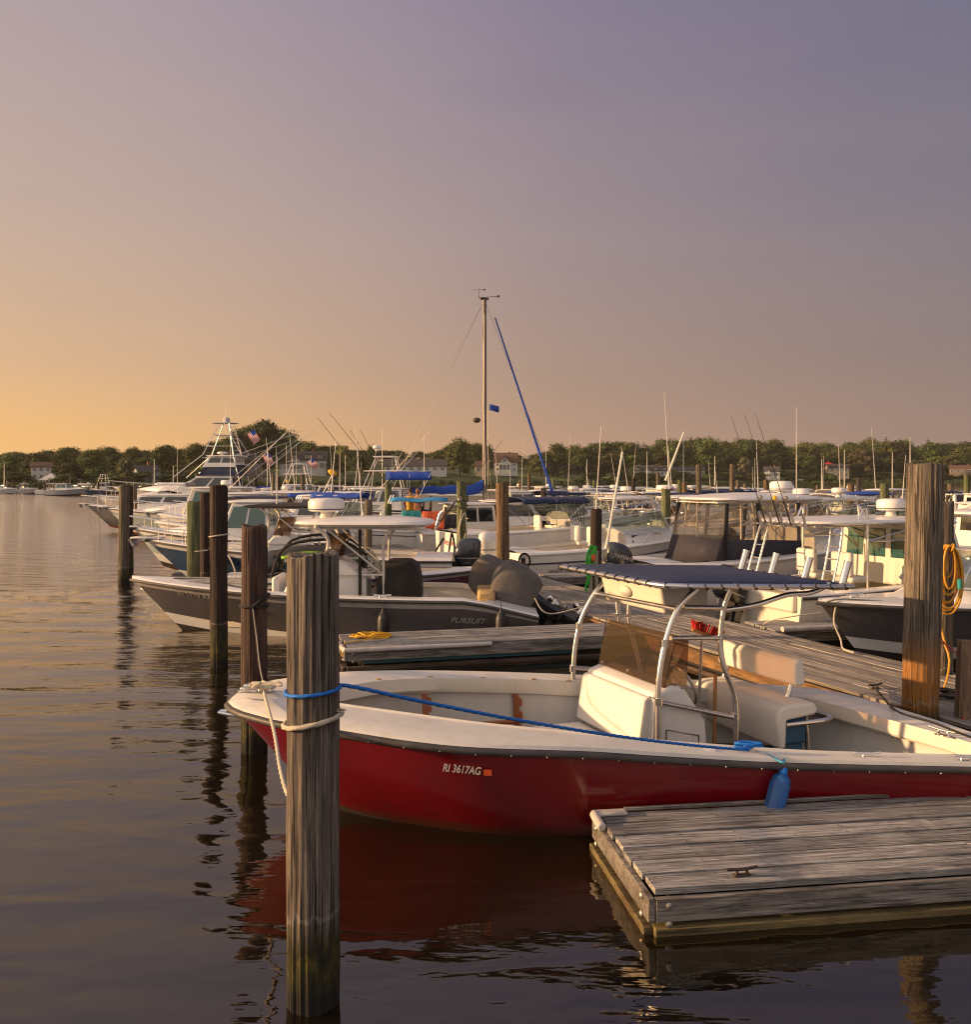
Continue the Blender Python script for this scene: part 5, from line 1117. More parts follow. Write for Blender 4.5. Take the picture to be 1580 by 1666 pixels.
outriggers(b, 3.4, 3.0, 3.2, 10, back=1.1, up=1.0, out=.4); outriggers(b, 3.6, 3.0, 5.0, 7, back=1.2, up=.5, out=.2); bowrail(b, .45, .6)
b.o.location.x = -20.4; b.loc.x = -20.4; b.o.scale = (1.28, 1.2, 1.05)
def us_flag(p, w, h, d, label, pole=None):
    o = root('flag', label, 'flag', p, 0, 'American flags flying among the boats')
    ex, ey = V(d).normalized(), V((d[2] * .9, 0, -d[0])).normalized(); ey = ey if ey.z < 0 else -ey
    nx = 14
    def pt(u, v): return ex * (u * w) + ey * (v * h) + V((0, .06 * w * sin(u * 6 + v * 2), 0))
    mb = MB()
    for s in range(13):
        v0, v1 = s / 13, (s + 1) / 13
        for i in range(nx): mb.add([pt(i / nx, v0), pt((i + 1) / nx, v0), pt((i + 1) / nx, v1), pt(i / nx, v1)], [(0, 1, 2, 3)], s % 2)
    mb.build('stripes', [M['red'], M['white']], o)
    mb = MB(); of = V((0, -.012, 0))
    for i in range(6): mb.add([pt(i / 15, 0) + of, pt((i + 1) / 15, 0) + of, pt((i + 1) / 15, 7 / 13) + of, pt(i / 15, 7 / 13) + of], [(0, 1, 2, 3)])
    mb.build('canton', M['blue'], o)
    mb = MB()
    for r__ in range(4):
        for c__ in range(5):
            q_ = pt((c__ + .7) / 15, (r__ + .6) / 8.2) + of * 2; mb.add([q_ + V((a, -.002, c)) * w * .012 for a, c in ((-1, 0), (0, -1), (1, 0), (0, 1))], [(0, 1, 2, 3)])
    mb.build('stars', M['white'], o); return o
us_flag(Q(413, 698, 88), 1.25, .85, (.55, 0, -.85), 'American flag hanging from the outrigger of the tall sportfishing yacht')
us_flag(Q(437, 736, 120), 1.6, 1.0, (.5, 0, -.85), 'American flag on a flagpole in front of the large dark tree')
us_flag(Q(507, 744, 150), 1.9, 1.1, (.55, 0, -.6), 'American flag flying in front of the white gabled house')
mb = MB(); mb.tube([Q(435, 820, 120), Q(435, 733, 120)], .05, 6); tag(mb.build('flagpole', M['alupaint']), 'thin pole carrying the flag in front of the large dark tree', 'flagpole')
mb = MB(); mb.tube([Q(506, 800, 150), Q(506, 741, 150)], .05, 6); tag(mb.build('flagpole', M['alupaint']), 'thin pole carrying the flag in front of the white gabled house', 'flagpole')
# ------------------------------------------------------------------ right hand boats
A22 = radians(21.8)
b = hull('white walkaround cuddy boat with a navy cabin window behind the blue canvas top', 'boat', (.52, 24.7), A22, 6.9, 2.5, 1.35, .86, 'white', 'deckgrey', 'white', 'white', w=.24, t0=.1, fz=.35, tc=.62, fore=1, group=GR)
mb = MB(); zz_ = [b.pt(t, .975, .68, -1) + V((0, -.008, 0)) for t in (0, .15, .3, .5, .7, .85, .95)]; mb.tube(zz_, .022, 6); mb.build('side_stripe', M['textdark'], b.o)
trunk(b, 3.3, 6.5, 2.1, .40, win='navy', p=.6); windshield(b, 5.0, 1.95, .50, zt=lambda x: 1.46 - .05 * (5 - x), mt='tealclear', back=1.9); seat(b, 2.7, -.5, .5, .35, .65); seat(b, 2.7, .5, .5, .35, .65)
bowrail(b, .6, .45); hulltext(b, 'GRADY-WHITE', .135, .275, .38, .12, 'textdark', s=-1)
outboard(b, -.35, 0, .75, 'outwhite'); mb = MB(); mb.slab(-.75, -.05, 1.6, .35, .06, ex=8); mb.build('swim_platform', M['white'], b.o)
antenna(b, 2.2, -1.1, 1.0, 3.3, (.1, .05), r=.025)
b = hull('white express cruiser with stern lettering and a navy bimini beside the grey green piling', 'boat', (-1.3, 30.6), A22, 8.2, 2.9, 1.5, 1.05, 'white', 'deckgrey', w=.26, t0=.14, fz=.5, tc=.5, fore=1, group=GR)
trunk(b, 4.2, 7.6, 2.1, .5); windshield(b, 5.2, 2.3, .6, zt=lambda x: 1.5, mt='tealclear', back=1.8); bimini(b, 2.3, 4.9, 2.3, 2.25, 'navy', 1.1); bowrail(b, .55, .5); seat(b, 3.4, -.5, .5, .5, .6)
text('4 FUN WE\'S-PART', b.o, (-.02, .85, .62), (0, -1, 0), (0, 0, 1), .2, 'textred', fit=1.5)
mb = MB(); mb.slab(-.7, -.02, 2.2, .25, .07, ex=8); mb.build('swim_platform', M['cream'], b.o)
b = hull('white cabin cruiser with a tan roofed deckhouse, dark windows and red bottom paint', 'boat', (-2.9, 35.2), A22, 9.0, 3.0, 1.4, .8, 'white', 'antired', w=.26, t0=.1, fz=.4, tc=.35, fore=1, group=GR)
house(b, 1.6, 3.2, 2.3, .75, 1.85, mt='cream', nwin=2, frk=.1); house(b, 3.3, 7.0, 2.3, 1.0, 1.95, mt='white', nwin=2, frk=1.0); antenna(b, 4.4, .4, 2.0, 1.6); bowrail(b, .6, .4)
# hardtop with clear enclosure
b = hull('white walkaround boat with a hard top and a clear and navy canvas enclosure', 'boat', (3.35, 20.3), A22, 7.6, 2.7, 1.45, .95, 'white', 'deckgrey', w=.26, t0=.1, fz=.4, tc=.6, fore=1, group=GR, linerm='white')
ob = outboard(b, -.4, .0, .70, 'outboard', .25, 1.05); text('YAMAHA', ob, (-.62, -.222, 1.12), (.75, 0, -.2), (.2, 0, .75), .13, 'text', name='engine_lettering'); ttop(b, 1.6, 5.1, 2.1, 2.33, cx=3.2, cw=1.7, cl=1.7, th=.10, fz=.9, camber=.10)
for s in (-1, 1):
    mb = MB(); mb.loft([[V((1.55, s * 1.02, .93)), V((3.9, s * 1.12, .97))], [V((1.72, s * 1.0, 1.50)), V((3.9, s * 1.06, 1.42))]], False, False, False); sol(mb.build('canvas_curtain', M['navysoft'], b.o), .012)
    mb = MB(); mb.loft([[V((1.72, s * 1.0, 1.50)), V((3.9, s * 1.06, 1.42))], [V((1.9, s * .93, 2.3)), V((3.9, s * .93, 2.3))]], False, False, False); sol(mb.build('clear_curtain', M['clear'], b.o, smooth=False), .006)
    mb = MB()
    for x_ in (1.74, 2.7, 3.85): mb.loft([[V((x_ - .05, s * 1.05, .94)), V((x_ + .05, s * 1.05, .94))], [V((x_ + (.1 if x_ < 2 else 0), s * .95, 2.3)), V((x_ + .1 + (.1 if x_ < 2 else 0), s * .95, 2.3))]], False, False, False)
    sol(mb.build('curtain_edge', M['black'], b.o), .014)
mb = MB(); mb.loft([[V((1.55, -1.02, .93)), V((1.55, 1.02, .93))], [V((1.72, -1.0, 1.50)), V((1.72, 1.0, 1.50))]], False, False, False); sol(mb.build('canvas_curtain', M['navysoft'], b.o), .012)
mb = MB(); mb.loft([[V((1.72, -1.0, 1.50)), V((1.72, 1.0, 1.50))], [V((1.9, -.93, 2.3)), V((1.9, .93, 2.3))]], False, False, False); sol(mb.build('clear_curtain', M['clear'], b.o, smooth=False), .006)
trunk(b, 4.4, 7.2, 2.0, .5); windshield(b, 5.2, 2.1, .75, zt=lambda x: 1.5, mt='clear', back=1.2); bowrail(b, .6, .5); console(b, 3.6, 1.2, 1.0, .6, .4, screen=None)
radar(b, 4.2, 2.45)
bE = b
# pilothouse boat with seats and ladders
b = hull('white pilothouse fishing boat with a hard top, two helm seats and an aluminium ladder', 'boat', (5.0, 16.5), A22, 7.4, 2.7, 1.3, .80, 'cream', 'deckgrey', 'cream', w=.26, t0=.12, fz=.35, tc=.6, fore=1, group=GR, linerm='cream')
ob = outboard(b, -.42, .25, .55, 'outblack', .35, 1.0); text('YAMAHA', ob, (-.60, .035, .92), (.75, 0, -.25), (.25, 0, .75), .12, 'text', name='engine_lettering'); ttop(b, .55, 4.2, 2.1, 2.0, cx=2.6, cw=1.7, cl=1.5, fz=.8, th=.08, legs='alu', rods=6)
house(b, 2.9, 4.3, 2.0, .8, 1.97, mt='cream', win='tealglass', frk=.35, nwin=1); seat(b, 1.85, -.45, .5, .35, .62, mt='vinyl'); seat(b, 1.85, .5, .5, .35, .62, mt='vinyl')
mb = MB()
for y in (-.62, -.90): mb.tube([(.95, y, .8), (1.15, y, 1.6), (1.2, y, 1.97)], .02, 8, 3)
for k in range(5): mb.cyl((.98 + k * .04, -.62, .95 + k * .22), (.98 + k * .04, -.90, .95 + k * .22), .014, .014, 8)
mb.build('ladder', M['alu'], b.o); mb = MB()
for y in (.75, 1.0): mb.tube([(.55, y, .8), (.85, y, 1.75), (.95, y, 1.97)], .02, 8, 3)
for k in range(3): mb.cyl((.63 + k * .08, .75, 1.05 + k * .25), (.63 + k * .08, 1.0, 1.05 + k * .25), .014, .014, 8)
mb.build('ladder', M['alu'], b.o)
mb = MB(); mb.box((.16, -.15, .66), (.5, 1.9, .30)); mb.build('transom_box', M['cream'], b.o, bevel=.04)
radar(b, 3.3, 2.1); antenna(b, 3.4, -.7, 2.1, 1.0, (.0, .05))
rodset(b, [(.52, -.35, 2.0), (.52, -.05, 2.0), (.52, .35, 2.0)], (-.35, .05, 1), 2.2, labs=['dark fishing rod with a golden reel, nearest on the pilothouse roof rack', 'dark fishing rod with a golden reel, middle of the pilothouse roof rack', 'dark fishing rod with a golden reel, farthest on the pilothouse roof rack'])
# charcoal bow at the pier
b = hull('charcoal boat with a white foredeck, bow to the pier beside the leaning piling', 'boat', (11.6, 15.4), radians(198), 7.0, 2.4, 1.02, .85, 'greyhull', 'antifoul', 'greyhull', 'white', w=.24, t0=.1, fz=.35, tc=.55, fore=1, rake=.13, linerm='white')
trunk(b, 3.4, 5.9, 1.6, .35, mt='white'); windshield(b, 4.9, 1.9, .55, zt=lambda x: 1.2, mt='tealclear', back=1.4, rk=.8)
ttop(b, 2.0, 4.3, 2.0, 2.25, cx=3.0, fz=.9); cleat(b.o, (6.35, 0, 1.04), .0, M['steel'], 1.4)
mb = MB(); mb.tube([(6.95, .12, 1.02), (6.7, .16, 1.06), (6.1, .3, 1.02)], .012, 6, 3); mb.tube([(6.9, -.1, 1.02), (6.5, -.1, 1.07), (6.1, -.3, 1.05)], .012, 6, 3); mb.build('deck_line', M['greyrope'], b.o)
rope([wp(b, (6.75, .1, 1.0)), wp(b, (6.9, .22, .75)), P(1368, 1040, .5), P(1372, 1055, DZ + .04), P(1390, 1062, DZ + .03)], .013, 'whiterope', 'white rope hanging from the charcoal bow to the pier', group='mooring ropes')
rope([wp(b, (6.95, 0, .85)), wp(b, (7.6, -.3, .72)), P(1238, 1023, DZ + .05)], .009, 'whiterope', 'thin white line from the charcoal bow along the white finger bumper', group='mooring ropes')
# finger docks on the right side of the pier
f1 = dock('floating_dock', 'finger dock with a white side bumper at the stern of the pilothouse boat', (4.75, 14.6, DZ), radians(12), 6.5, 1.0, 6, M['dock'], M['dockside'], M['walerdark'], seed=21, bolts=False)
mb = MB(); mb.tube([(.15, -.03, .02), (.3, -.07, .02), (2.4, -.07, .02)], .05, 10, 3); mb.build('edge_bumper', M['bumper'], f1)
dock('floating_dock', 'finger dock between the cuddy boat and the boat with the clear enclosure', (1.75, 22.6, DZ), A22, 7, .95, 6, M['dock'], M['dockside'], M['walerdark'], seed=22, bolts=False)
dock('floating_dock', 'finger dock beyond the white cuddy boat', (-.9, 28.6, DZ), A22, 7, .95, 6, M['dock'], M['dockside'], M['walerdark'], seed=23, bolts=False)
dock('floating_dock', 'finger dock between the navy boat and the pale blue boat', (-8.4, 24.0, DZ), radians(8), 7, 1.0, 6, M['dock'], M['dockside'], M['walerdark'], seed=24, bolts=False)
# ------------------------------------------------------------------ sailing boat
b = hull('white sailing yacht with a tall bare mast and blue furled jib and sail covers', 'sailboat', (-5.2, 45), radians(8), 9.4, 2.9, 1.25, 1.05, 'white', 'antired', w=.4, t0=.1, fz=.5, tc=.35, fore=1, name='sailing_yacht', rake=.14)
trunk(b, 3.2, 7.0, 1.8, .45, win='glass')
mx_ = 5.2; mb = MB(); mb.tube([(mx_, 0, 1.2), (mx_, 0, 8.5), (mx_, 0, 12.1)], .115, 10, r1=.10); ms = mb.build('mast', M['mast'], b.o)
mb = MB(); mb.box((mx_, 0, 12.15), (.42, .1, .1)); mb.tube([(mx_ - .3, 0, 12.2), (mx_ + .7, 0, 12.3)], .015, 5); mb.tube([(mx_ - .3, 0, 12.15), (mx_ - .3, 0, 12.6)], .012, 5); mb.tube([(mx_ - .65, 0, 12.58), (mx_, 0, 12.62)], .012, 5); mb.sphere((mx_ + .72, 0, 12.3), .07, 8, 6); mb.sphere((mx_, 0, 12.62), .05, 8, 6); mb.build('masthead', M['iron'], ms)
mb = MB(); mb.tube([(mx_ - .15, -.75, 6.55), (mx_, 0, 6.65), (mx_ + .15, .75, 6.75)], .025, 6); mb.build('spreader', M['alu'], ms)
mb = MB(); jb, jt = V((9.0, 0, 1.5)), V((mx_ + .55, 0, 11.2)); mb.tube([jb, jb.lerp(jt, .03), jb.lerp(jt, .5), jt], .11, 8, 0, 0, .035); mb.build('furled_jib', M['blue'], b.o)
mb = MB(); rg = []
for i in range(10): u = i / 9; X = lerp(mx_ - .1, 1.3, u); rr_ = .30 - .16 * u; rg.append([V((X, cos(a) * rr_ * .6, 2.35 + .05 * sin(u * 20) + sin(a) * rr_ + (.25 if i == 0 else 0))) for a in [2 * pi * k / 12 for k in range(12)]])
mb.loft(rg); mb.build('sail_cover', M['blue'], b.o); mb = MB(); mb.tube([(mx_, 0, 2.1), (1.1, 0, 2.15)], .06, 8); mb.build('boom', M['alu'], b.o)
bimini(b, .2, 2.4, 2.2, 3.3, 'blue', 1.1, drop=.3)
mb = MB()
for p_ in [((mx_, 0, 12.1), (-.1, 0, 1.2)), ((mx_, 0, 12.1), (.3, 0, 3.0)), ((mx_, 0, 12.1), (9.35, 0, 1.4)), ((mx_, 0, 12.0), (mx_ - .15, -.75, 6.55)), ((mx_ - .15, -.75, 6.55), (mx_ - .1, -1.2, 1.2)), ((mx_, 0, 12.0), (mx_ + .15, .75, 6.75)), ((mx_ + .15, .75, 6.75), (mx_ + .1, 1.2, 1.2)), ((mx_, 0, 6.6), (mx_ + .6, 1.1, 1.2)), ((mx_ + .2, .3, 6.5), (mx_ + .25, .5, 1.2))]: mb.tube([V(p_[0]), V(p_[1])], .009, 4)
mb.build('rigging', M['galv'], ms)
mb = MB(); mb.sphere((mx_ - .45, -.35, 5.9), (.2, .2, .14), 12, 8); mb.build('radar_reflector', M['iron'], ms)
mb = MB(); fp = wp(b, (mx_ + .28, .2, 6.45)); 
mb.loft([[fp + V((u * .5, 0, v * .32 - u * .10 + .02 * sin(u * 6))) for u in (0, .33, .66, 1)] for v in (0, 1)], False, False, False); tag(sol(mb.build('flag', M['blue']), .004), 'small dark blue burgee flying from the mast rigging of the sailing yacht', 'flag')
# ------------------------------------------------------------------ the rest of the fleet
def add_extra(b, st, r):
    if 'wide round radar' in b.o['label']: dm_ = radar(b, b.L * .42, 2.3, s=1.1); text('Raymarine', dm_, (b.L * .42 - .1, -.352, 2.48), (1, 0, 0), (0, 0, 1), .10, 'textred', name='dome_lettering'); st = st.replace('d', '')
    fz = .4
    if 'C' in st: console(b, b.L * .48, .9, 1.0, .8, fz); ttop(b, b.L * .3, b.L * .62, b.B * .78, 2.1 + r.uniform(0, .2), mt='navy' if 'n' in st else ('blue' if 'u' in st else 'white'), fz=fz); leanpost(b, b.L * .33, .9, fz)
    if 'E' in st: trunk(b, b.L * .46, b.L * .92, b.B * .8, r.uniform(.35, .45), win=r.choice(['glass', 'navy', None]), p=.6); windshield(b, b.L * .62, b.B * .8, .6, zt=lambda x: b.zb + .1, mt='tealclear', back=b.L * .2)
    if 'P' in st: trunk(b, b.L * .5, b.L * .85, b.B * .7, .4); house(b, b.L * .28, b.L * .58, b.B * .75, b.zs, b.zs + 1.35, win='tealglass' if 'g' in st else 'glass', nwin=2)
    if 'T' in st:
        house(b, b.L * .25, b.L * .6, b.B * .8, b.zs + .2, b.zs + 1.5, frk=1.0); mb = MB()
        for s in (1, -1): mb.tube([(b.L * .22, s * b.B * .36, b.zs), (b.L * .3, s * .6, 4.3)], .03, 6); mb.tube([(b.L * .5, s * b.B * .36, b.zs + 1.4), (b.L * .42, s * .5, 4.3)], .03, 6)
        for k in range(6): mb.tube([(b.L * .24 + k * .08, -.3, b.zs + .8 + k * .45), (b.L * .24 + k * .08, .3, b.zs + .8 + k * .45)], .02, 5)
        mb.build('tower', M['alu'], b.o); mb = MB(); mb.slab(b.L * .28, b.L * .44, 1.4, 4.3, .06, ex=6); mb.slab(b.L * .2, b.L * .5, 2.2, 3.4, .06, ex=6); mb.build('tower_platform', M['white'], b.o)
    if 'b' in st: bimini(b, b.L * .15, b.L * .45, b.B * .75, 2.3, r.choice(['navy', 'white', 'blue']), b.zs)
    if 'o' in st: outboard(b, -.3, 0, b.zs - .15, r.choice(['outboard', 'outblack', 'outwhite']), r.choice([0, 0, .4]))
    if 'R' in st: outriggers(b, b.L * .4, b.B * .6, 2.2, r.uniform(5, 7.5), back=r.choice([-.6, .6, .9]), up=1.0)
    if 'r' in st: bowrail(b, .55, .45)
    if 'd' in st: radar(b, b.L * .42, 2.2 if 'T' not in st else 4.7)
    if 'a' in st: antenna(b, b.L * .4, r.choice([-.6, .6]), 2.2, r.uniform(2.2, 4.2), (r.uniform(-.12, .12), 0), r=.022)
FL = [  # stern px, depth, heading, length, style, side colour, label
 (640, 38, 170, 7.5, 'Pbar', 'white', 'white cabin boat with a bimini left of the seated people'),
 (560, 33, 180, 7.0, 'Cano', 'white', 'white centre console with a hard top just beyond the navy boat'),
 (700, 36, 200, 6.5, 'Eo', 'white', 'low white runabout by the pier behind the orange banner'),
 (560, 52, 180, 8.0, 'Prda', 'white', 'white pilothouse boat with a radar beyond the two pilings by the standing man'),
 (480, 58, 180, 7.5, 'Cor', 'white', 'white open boat carrying a yellow buoy on a pole'),
 (722, 56, 180, 10, 'TRrd', 'white', 'large tower boat with crossed outriggers under the long grey roof'),
 (520, 72, 180, 8.5, 'Pgra', 'white', 'white cabin boat below the white gabled house'),
 (440, 66, 180, 8.0, 'Eur', 'white', 'low white cruiser beside the small grey boathouse'),
 (600, 88, 180, 9.0, 'Prb', 'white', 'white cabin boat in the far row left of the sailing yacht'),
 (500, 105, 180, 9.0, 'Erd', 'bluehull', 'blue hulled cruiser in the far row below the lawn'),
 (420, 110, 180, 9.0, 'Pra', 'white', 'white cabin boat in the far row below the dark tree'),
 (740, 62, 20, 8.5, 'Cardo', 'white', 'white hard top boat directly behind the mast'),
 (845, 46, 22, 7.5, 'Cbod', 'white', 'white centre console with a round radar right of the mast'),
 (860, 62, 22, 8.5, 'Era', 'white', 'white cruiser right of the furled blue jib'),
 (905, 42, 22, 9.0, 'Pwrd', 'white', 'white boat with a long wooden roof rack beyond the dark piling'),
 (960, 34, 22, 8.0, 'Candro', 'white', 'white hard top boat with a wide round radar behind the cuddy boat'),
 (1010, 56, 22, 8.5, 'Pgra', 'white', 'white pilothouse boat far behind the cuddy boat'),
 (1090, 50, 22, 8.0, 'Erb', 'white', 'white cruiser with a blue cover behind the pair of dark footed pilings'),
 (1190, 46, 22, 7.5, 'Co', 'greyhull', 'grey open boat behind the clear enclosure'),
 (1250, 33, 22, 8.0, 'Erd', 'white', 'white cruiser with curved arch behind the pilothouse boat'),
 (1300, 44, 22, 8.0, 'Coaru', 'white', 'white centre console with rod racks at the right'),
 (1395, 28, 22, 5.0, 'o', 'brownhull', 'brown wooden open boat beside the leaning piling'),
 (1370, 56, 22, 8.5, 'Cra', 'white', 'white open boat at the far right behind the roof rack rods'),
 (1500, 24, 22, 8.5, 'Prd', 'white', 'white cabin boat at the right edge beyond the leaning piling'),
 (1530, 38, 22, 9.0, 'Pr', 'white', 'white deckhouse boat with dark windows at the far right edge'),
 (1560, 60, 22, 8.0, 'Er', 'white', 'white cruiser farthest back at the right edge'),
 (690, 100, 180, 9.0, 'Era', 'white', 'white cruiser in the far row just left of the sailing yacht'),
 (790, 92, 20, 9.0, 'Crd', 'white', 'white hard top boat in the far row right of the mast'),
 (930, 84, 20, 9.0, 'Pbr', 'white', 'white cabin boat in the far row between the thin pilings'),
 (1035, 96, 20, 9.0, 'Era', 'bluehull', 'blue hulled cruiser in the far row at the centre right'),
 (1130, 80, 20, 9.0, 'Crb', 'white', 'white boat with a green awning line in the far row'),
 (330, 120, 180, 9.0, 'Pr', 'white', 'white cabin boat far beyond the tall yacht'),
]
FL += [(px_, Y_, hd_, L_, st_, c_, lab_) for (px_, Y_, hd_, L_, st_, c_, lab_) in [
 (1000, 29, 22, 6.2, 'Co', 'white', 'white open boat between the cuddy boat and the wide radar boat'), (1120, 33, 22, 6.8, 'Eor', 'white', 'white runabout in front of the pair of dark footed pilings'), (1195, 29, 22, 6.5, 'Cod', 'white', 'white hard top boat just behind the clear enclosure'), (1215, 38, 22, 7, 'Pr', 'white', 'white cabin boat above the left end of the hard top'), (840, 38, 22, 7, 'Er', 'white', 'white runabout right of the tall brown piling'), (905, 33, 22, 6.5, 'Co', 'white', 'white open boat behind the bundle of fishing rods'), (1300, 35, 22, 7, 'Coub', 'white', 'white boat with a blue top behind the roof rack'), (500, 38, 180, 6.5, 'Pr', 'white', 'white cabin boat under the radar dome'), (620, 45, 180, 6, 'Eob', 'white', 'white runabout between the green piling and the life ring'),
 (575, 42, 180, 6.5, 'Coab', 'white', 'white open boat with a bimini beyond the short grey piling'), (505, 47, 180, 7, 'Ebr', 'white', 'white runabout with a canvas top beside the life ring'), (460, 50, 180, 7, 'Po', 'white', 'white cabin boat just behind the white hard top'), (670, 48, 180, 7.5, 'Cnoa', 'white', 'white centre console under the light blue awning'), (610, 66, 180, 8, 'Erda', 'white', 'white cruiser under the tower platform'), (545, 80, 180, 9, 'Tra', 'white', 'white tower boat in the rear row left of centre'), (470, 92, 180, 8, 'Cab', 'white', 'white open boat in the rear row below the porch wing'), (385, 100, 180, 8.5, 'Pr', 'white', 'white cabin boat right of the tall sportfishing yacht'), (650, 78, 180, 9, 'Pbra', 'white', 'white cabin boat in the rear row below the long grey roof'), (655, 118, 180, 9, 'Er', 'white', 'white cruiser farthest back below the long grey roof'), (545, 125, 180, 9, 'Pr', 'white', 'white cabin boat farthest back right of the gabled house'), (770, 52, 20, 7, 'Pa', 'white', 'white cabin boat beside the sail cover'),
 (808, 54, 20, 7.5, 'Coa', 'white', 'white hard top boat at the foot of the mast'), (838, 80, 20, 8, 'Prd', 'white', 'white cabin boat in the rear row below the gambrel house'), (880, 54, 22, 7.5, 'Cdo', 'white', 'white hard top boat at the foot of the blue jib'), (870, 100, 20, 9, 'Er', 'bluehull', 'blue hulled cruiser in the rear row by the blue jib'), (928, 60, 22, 8, 'Crd', 'white', 'white hard top boat between the green piling pair and the jib'), (935, 48, 22, 7.5, 'Eubo', 'white', 'white runabout with a canvas top left of the green piling pair'), (980, 72, 22, 8, 'Pra', 'white', 'white cabin boat in the rear row right of the green piling pair'), (1000, 42, 22, 7, 'Ebo', 'white', 'white runabout between the wide radar boat and the mottled piling'), (1040, 70, 22, 8, 'Cdo', 'white', 'white hard top boat under the short mast'), (1075, 42, 22, 7, 'Ero', 'white', 'white cuddy boat beside the mottled green piling'), (1085, 100, 20, 9, 'Pr', 'white', 'white cabin boat in the rear row left of the tall grey piling'), (1150, 58, 22, 8, 'Pbr', 'white', 'white cabin boat right of the tall grey piling'), (1180, 66, 22, 8, 'Erba', 'white', 'white cruiser with a canvas top behind the hard top'), (1220, 56, 22, 7.5, 'Cdo', 'white', 'white hard top boat behind the broad low stump'), (1270, 62, 22, 8, 'Era', 'white', 'white cruiser right of the broad low stump'), (1320, 54, 22, 7.5, 'Cdob', 'white', 'white hard top boat behind the rod racks'), (1290, 27, 22, 7, 'Ero', 'white', 'white cuddy boat between the enclosure and the rod racks'), (1350, 36, 22, 7.5, 'Eo', 'white', 'white runabout left of the brown open boat'), (1430, 44, 22, 8, 'Cnor', 'white', 'white hard top boat behind the green grey piling'), (1425, 34, 22, 5, 'o', 'white', 'small white skiff touching the leaning piling'), (1480, 48, 22, 8, 'Pr', 'white', 'white cabin boat behind the leaning piling'), (1545, 48, 22, 8, 'Erd', 'white', 'white cruiser between the right edge pilings'), (1555, 30, 22, 8, 'Pr', 'brownhull', 'brown hulled cabin boat at the right edge')]]
r_ = random.Random(31)
for (px, Y, hd, L, st, col, lab) in FL:
    X = (px - 790) / F * Y; tc = .45 if ('P' in st or 'T' in st or 'E' in st) else .88
    b = hull(lab, 'boat', (X, Y), radians(hd), L, L * .33, 1.25 + L * .02 + r_.uniform(-.1, .1), .9 + r_.uniform(-.12, .05), col, r_.choice(['antired', 'antifoul', 'antifoul', 'bluehull']), r_.choice([None, None, 'bluehull', 'darkred', 'deckgrey']), 'white', w=.25, t0=.1, fz=.4, tc=tc, fore=1, group='motor boats in the back rows of the marina', sheerp=1.6)
    add_extra(b, st, r_)
    if Y < 75:
        mb = MB(); s_ = -1 if hd < 90 else 1; mb.tube([b.pt(t, .985, .78, s_) + V((0, s_ * .012, 0)) for t in (0, .2, .4, .6, .8, .95)], .018, 4); mb.build('side_stripe', M[r_.choice(['textdark', 'bluehull', 'darkred', 'deckgrey'])], b.o)
        for k in range(r_.choice([0, 3, 4])): mb = MB(); y = -.6 + k * .4; mb.cyl((L * .26, y, 1.9), (L * .24, y, 2.25), .03); mb.build('rod_holder', M['alu'], b.o)
        for k in range(r_.choice([1, 2, 3])):
            mb = MB(); mb.box((L * r_.uniform(.08, .3), r_.uniform(-.7, .7), .75), (.5, .4, .55)); mb.build(r_.choice(['bait_box', 'seat', 'engine_box']), M[r_.choice(['vinyl', 'cream', 'tan', 'navy', 'white'])], b.o, bevel=.04)
        if 'a' not in st and r_.random() < .3: antenna(b, L * .4, r_.choice([-.6, .6]), 2.1, r_.uniform(1.4, 2.6), (r_.uniform(-.2, .2), 0), r=.018)
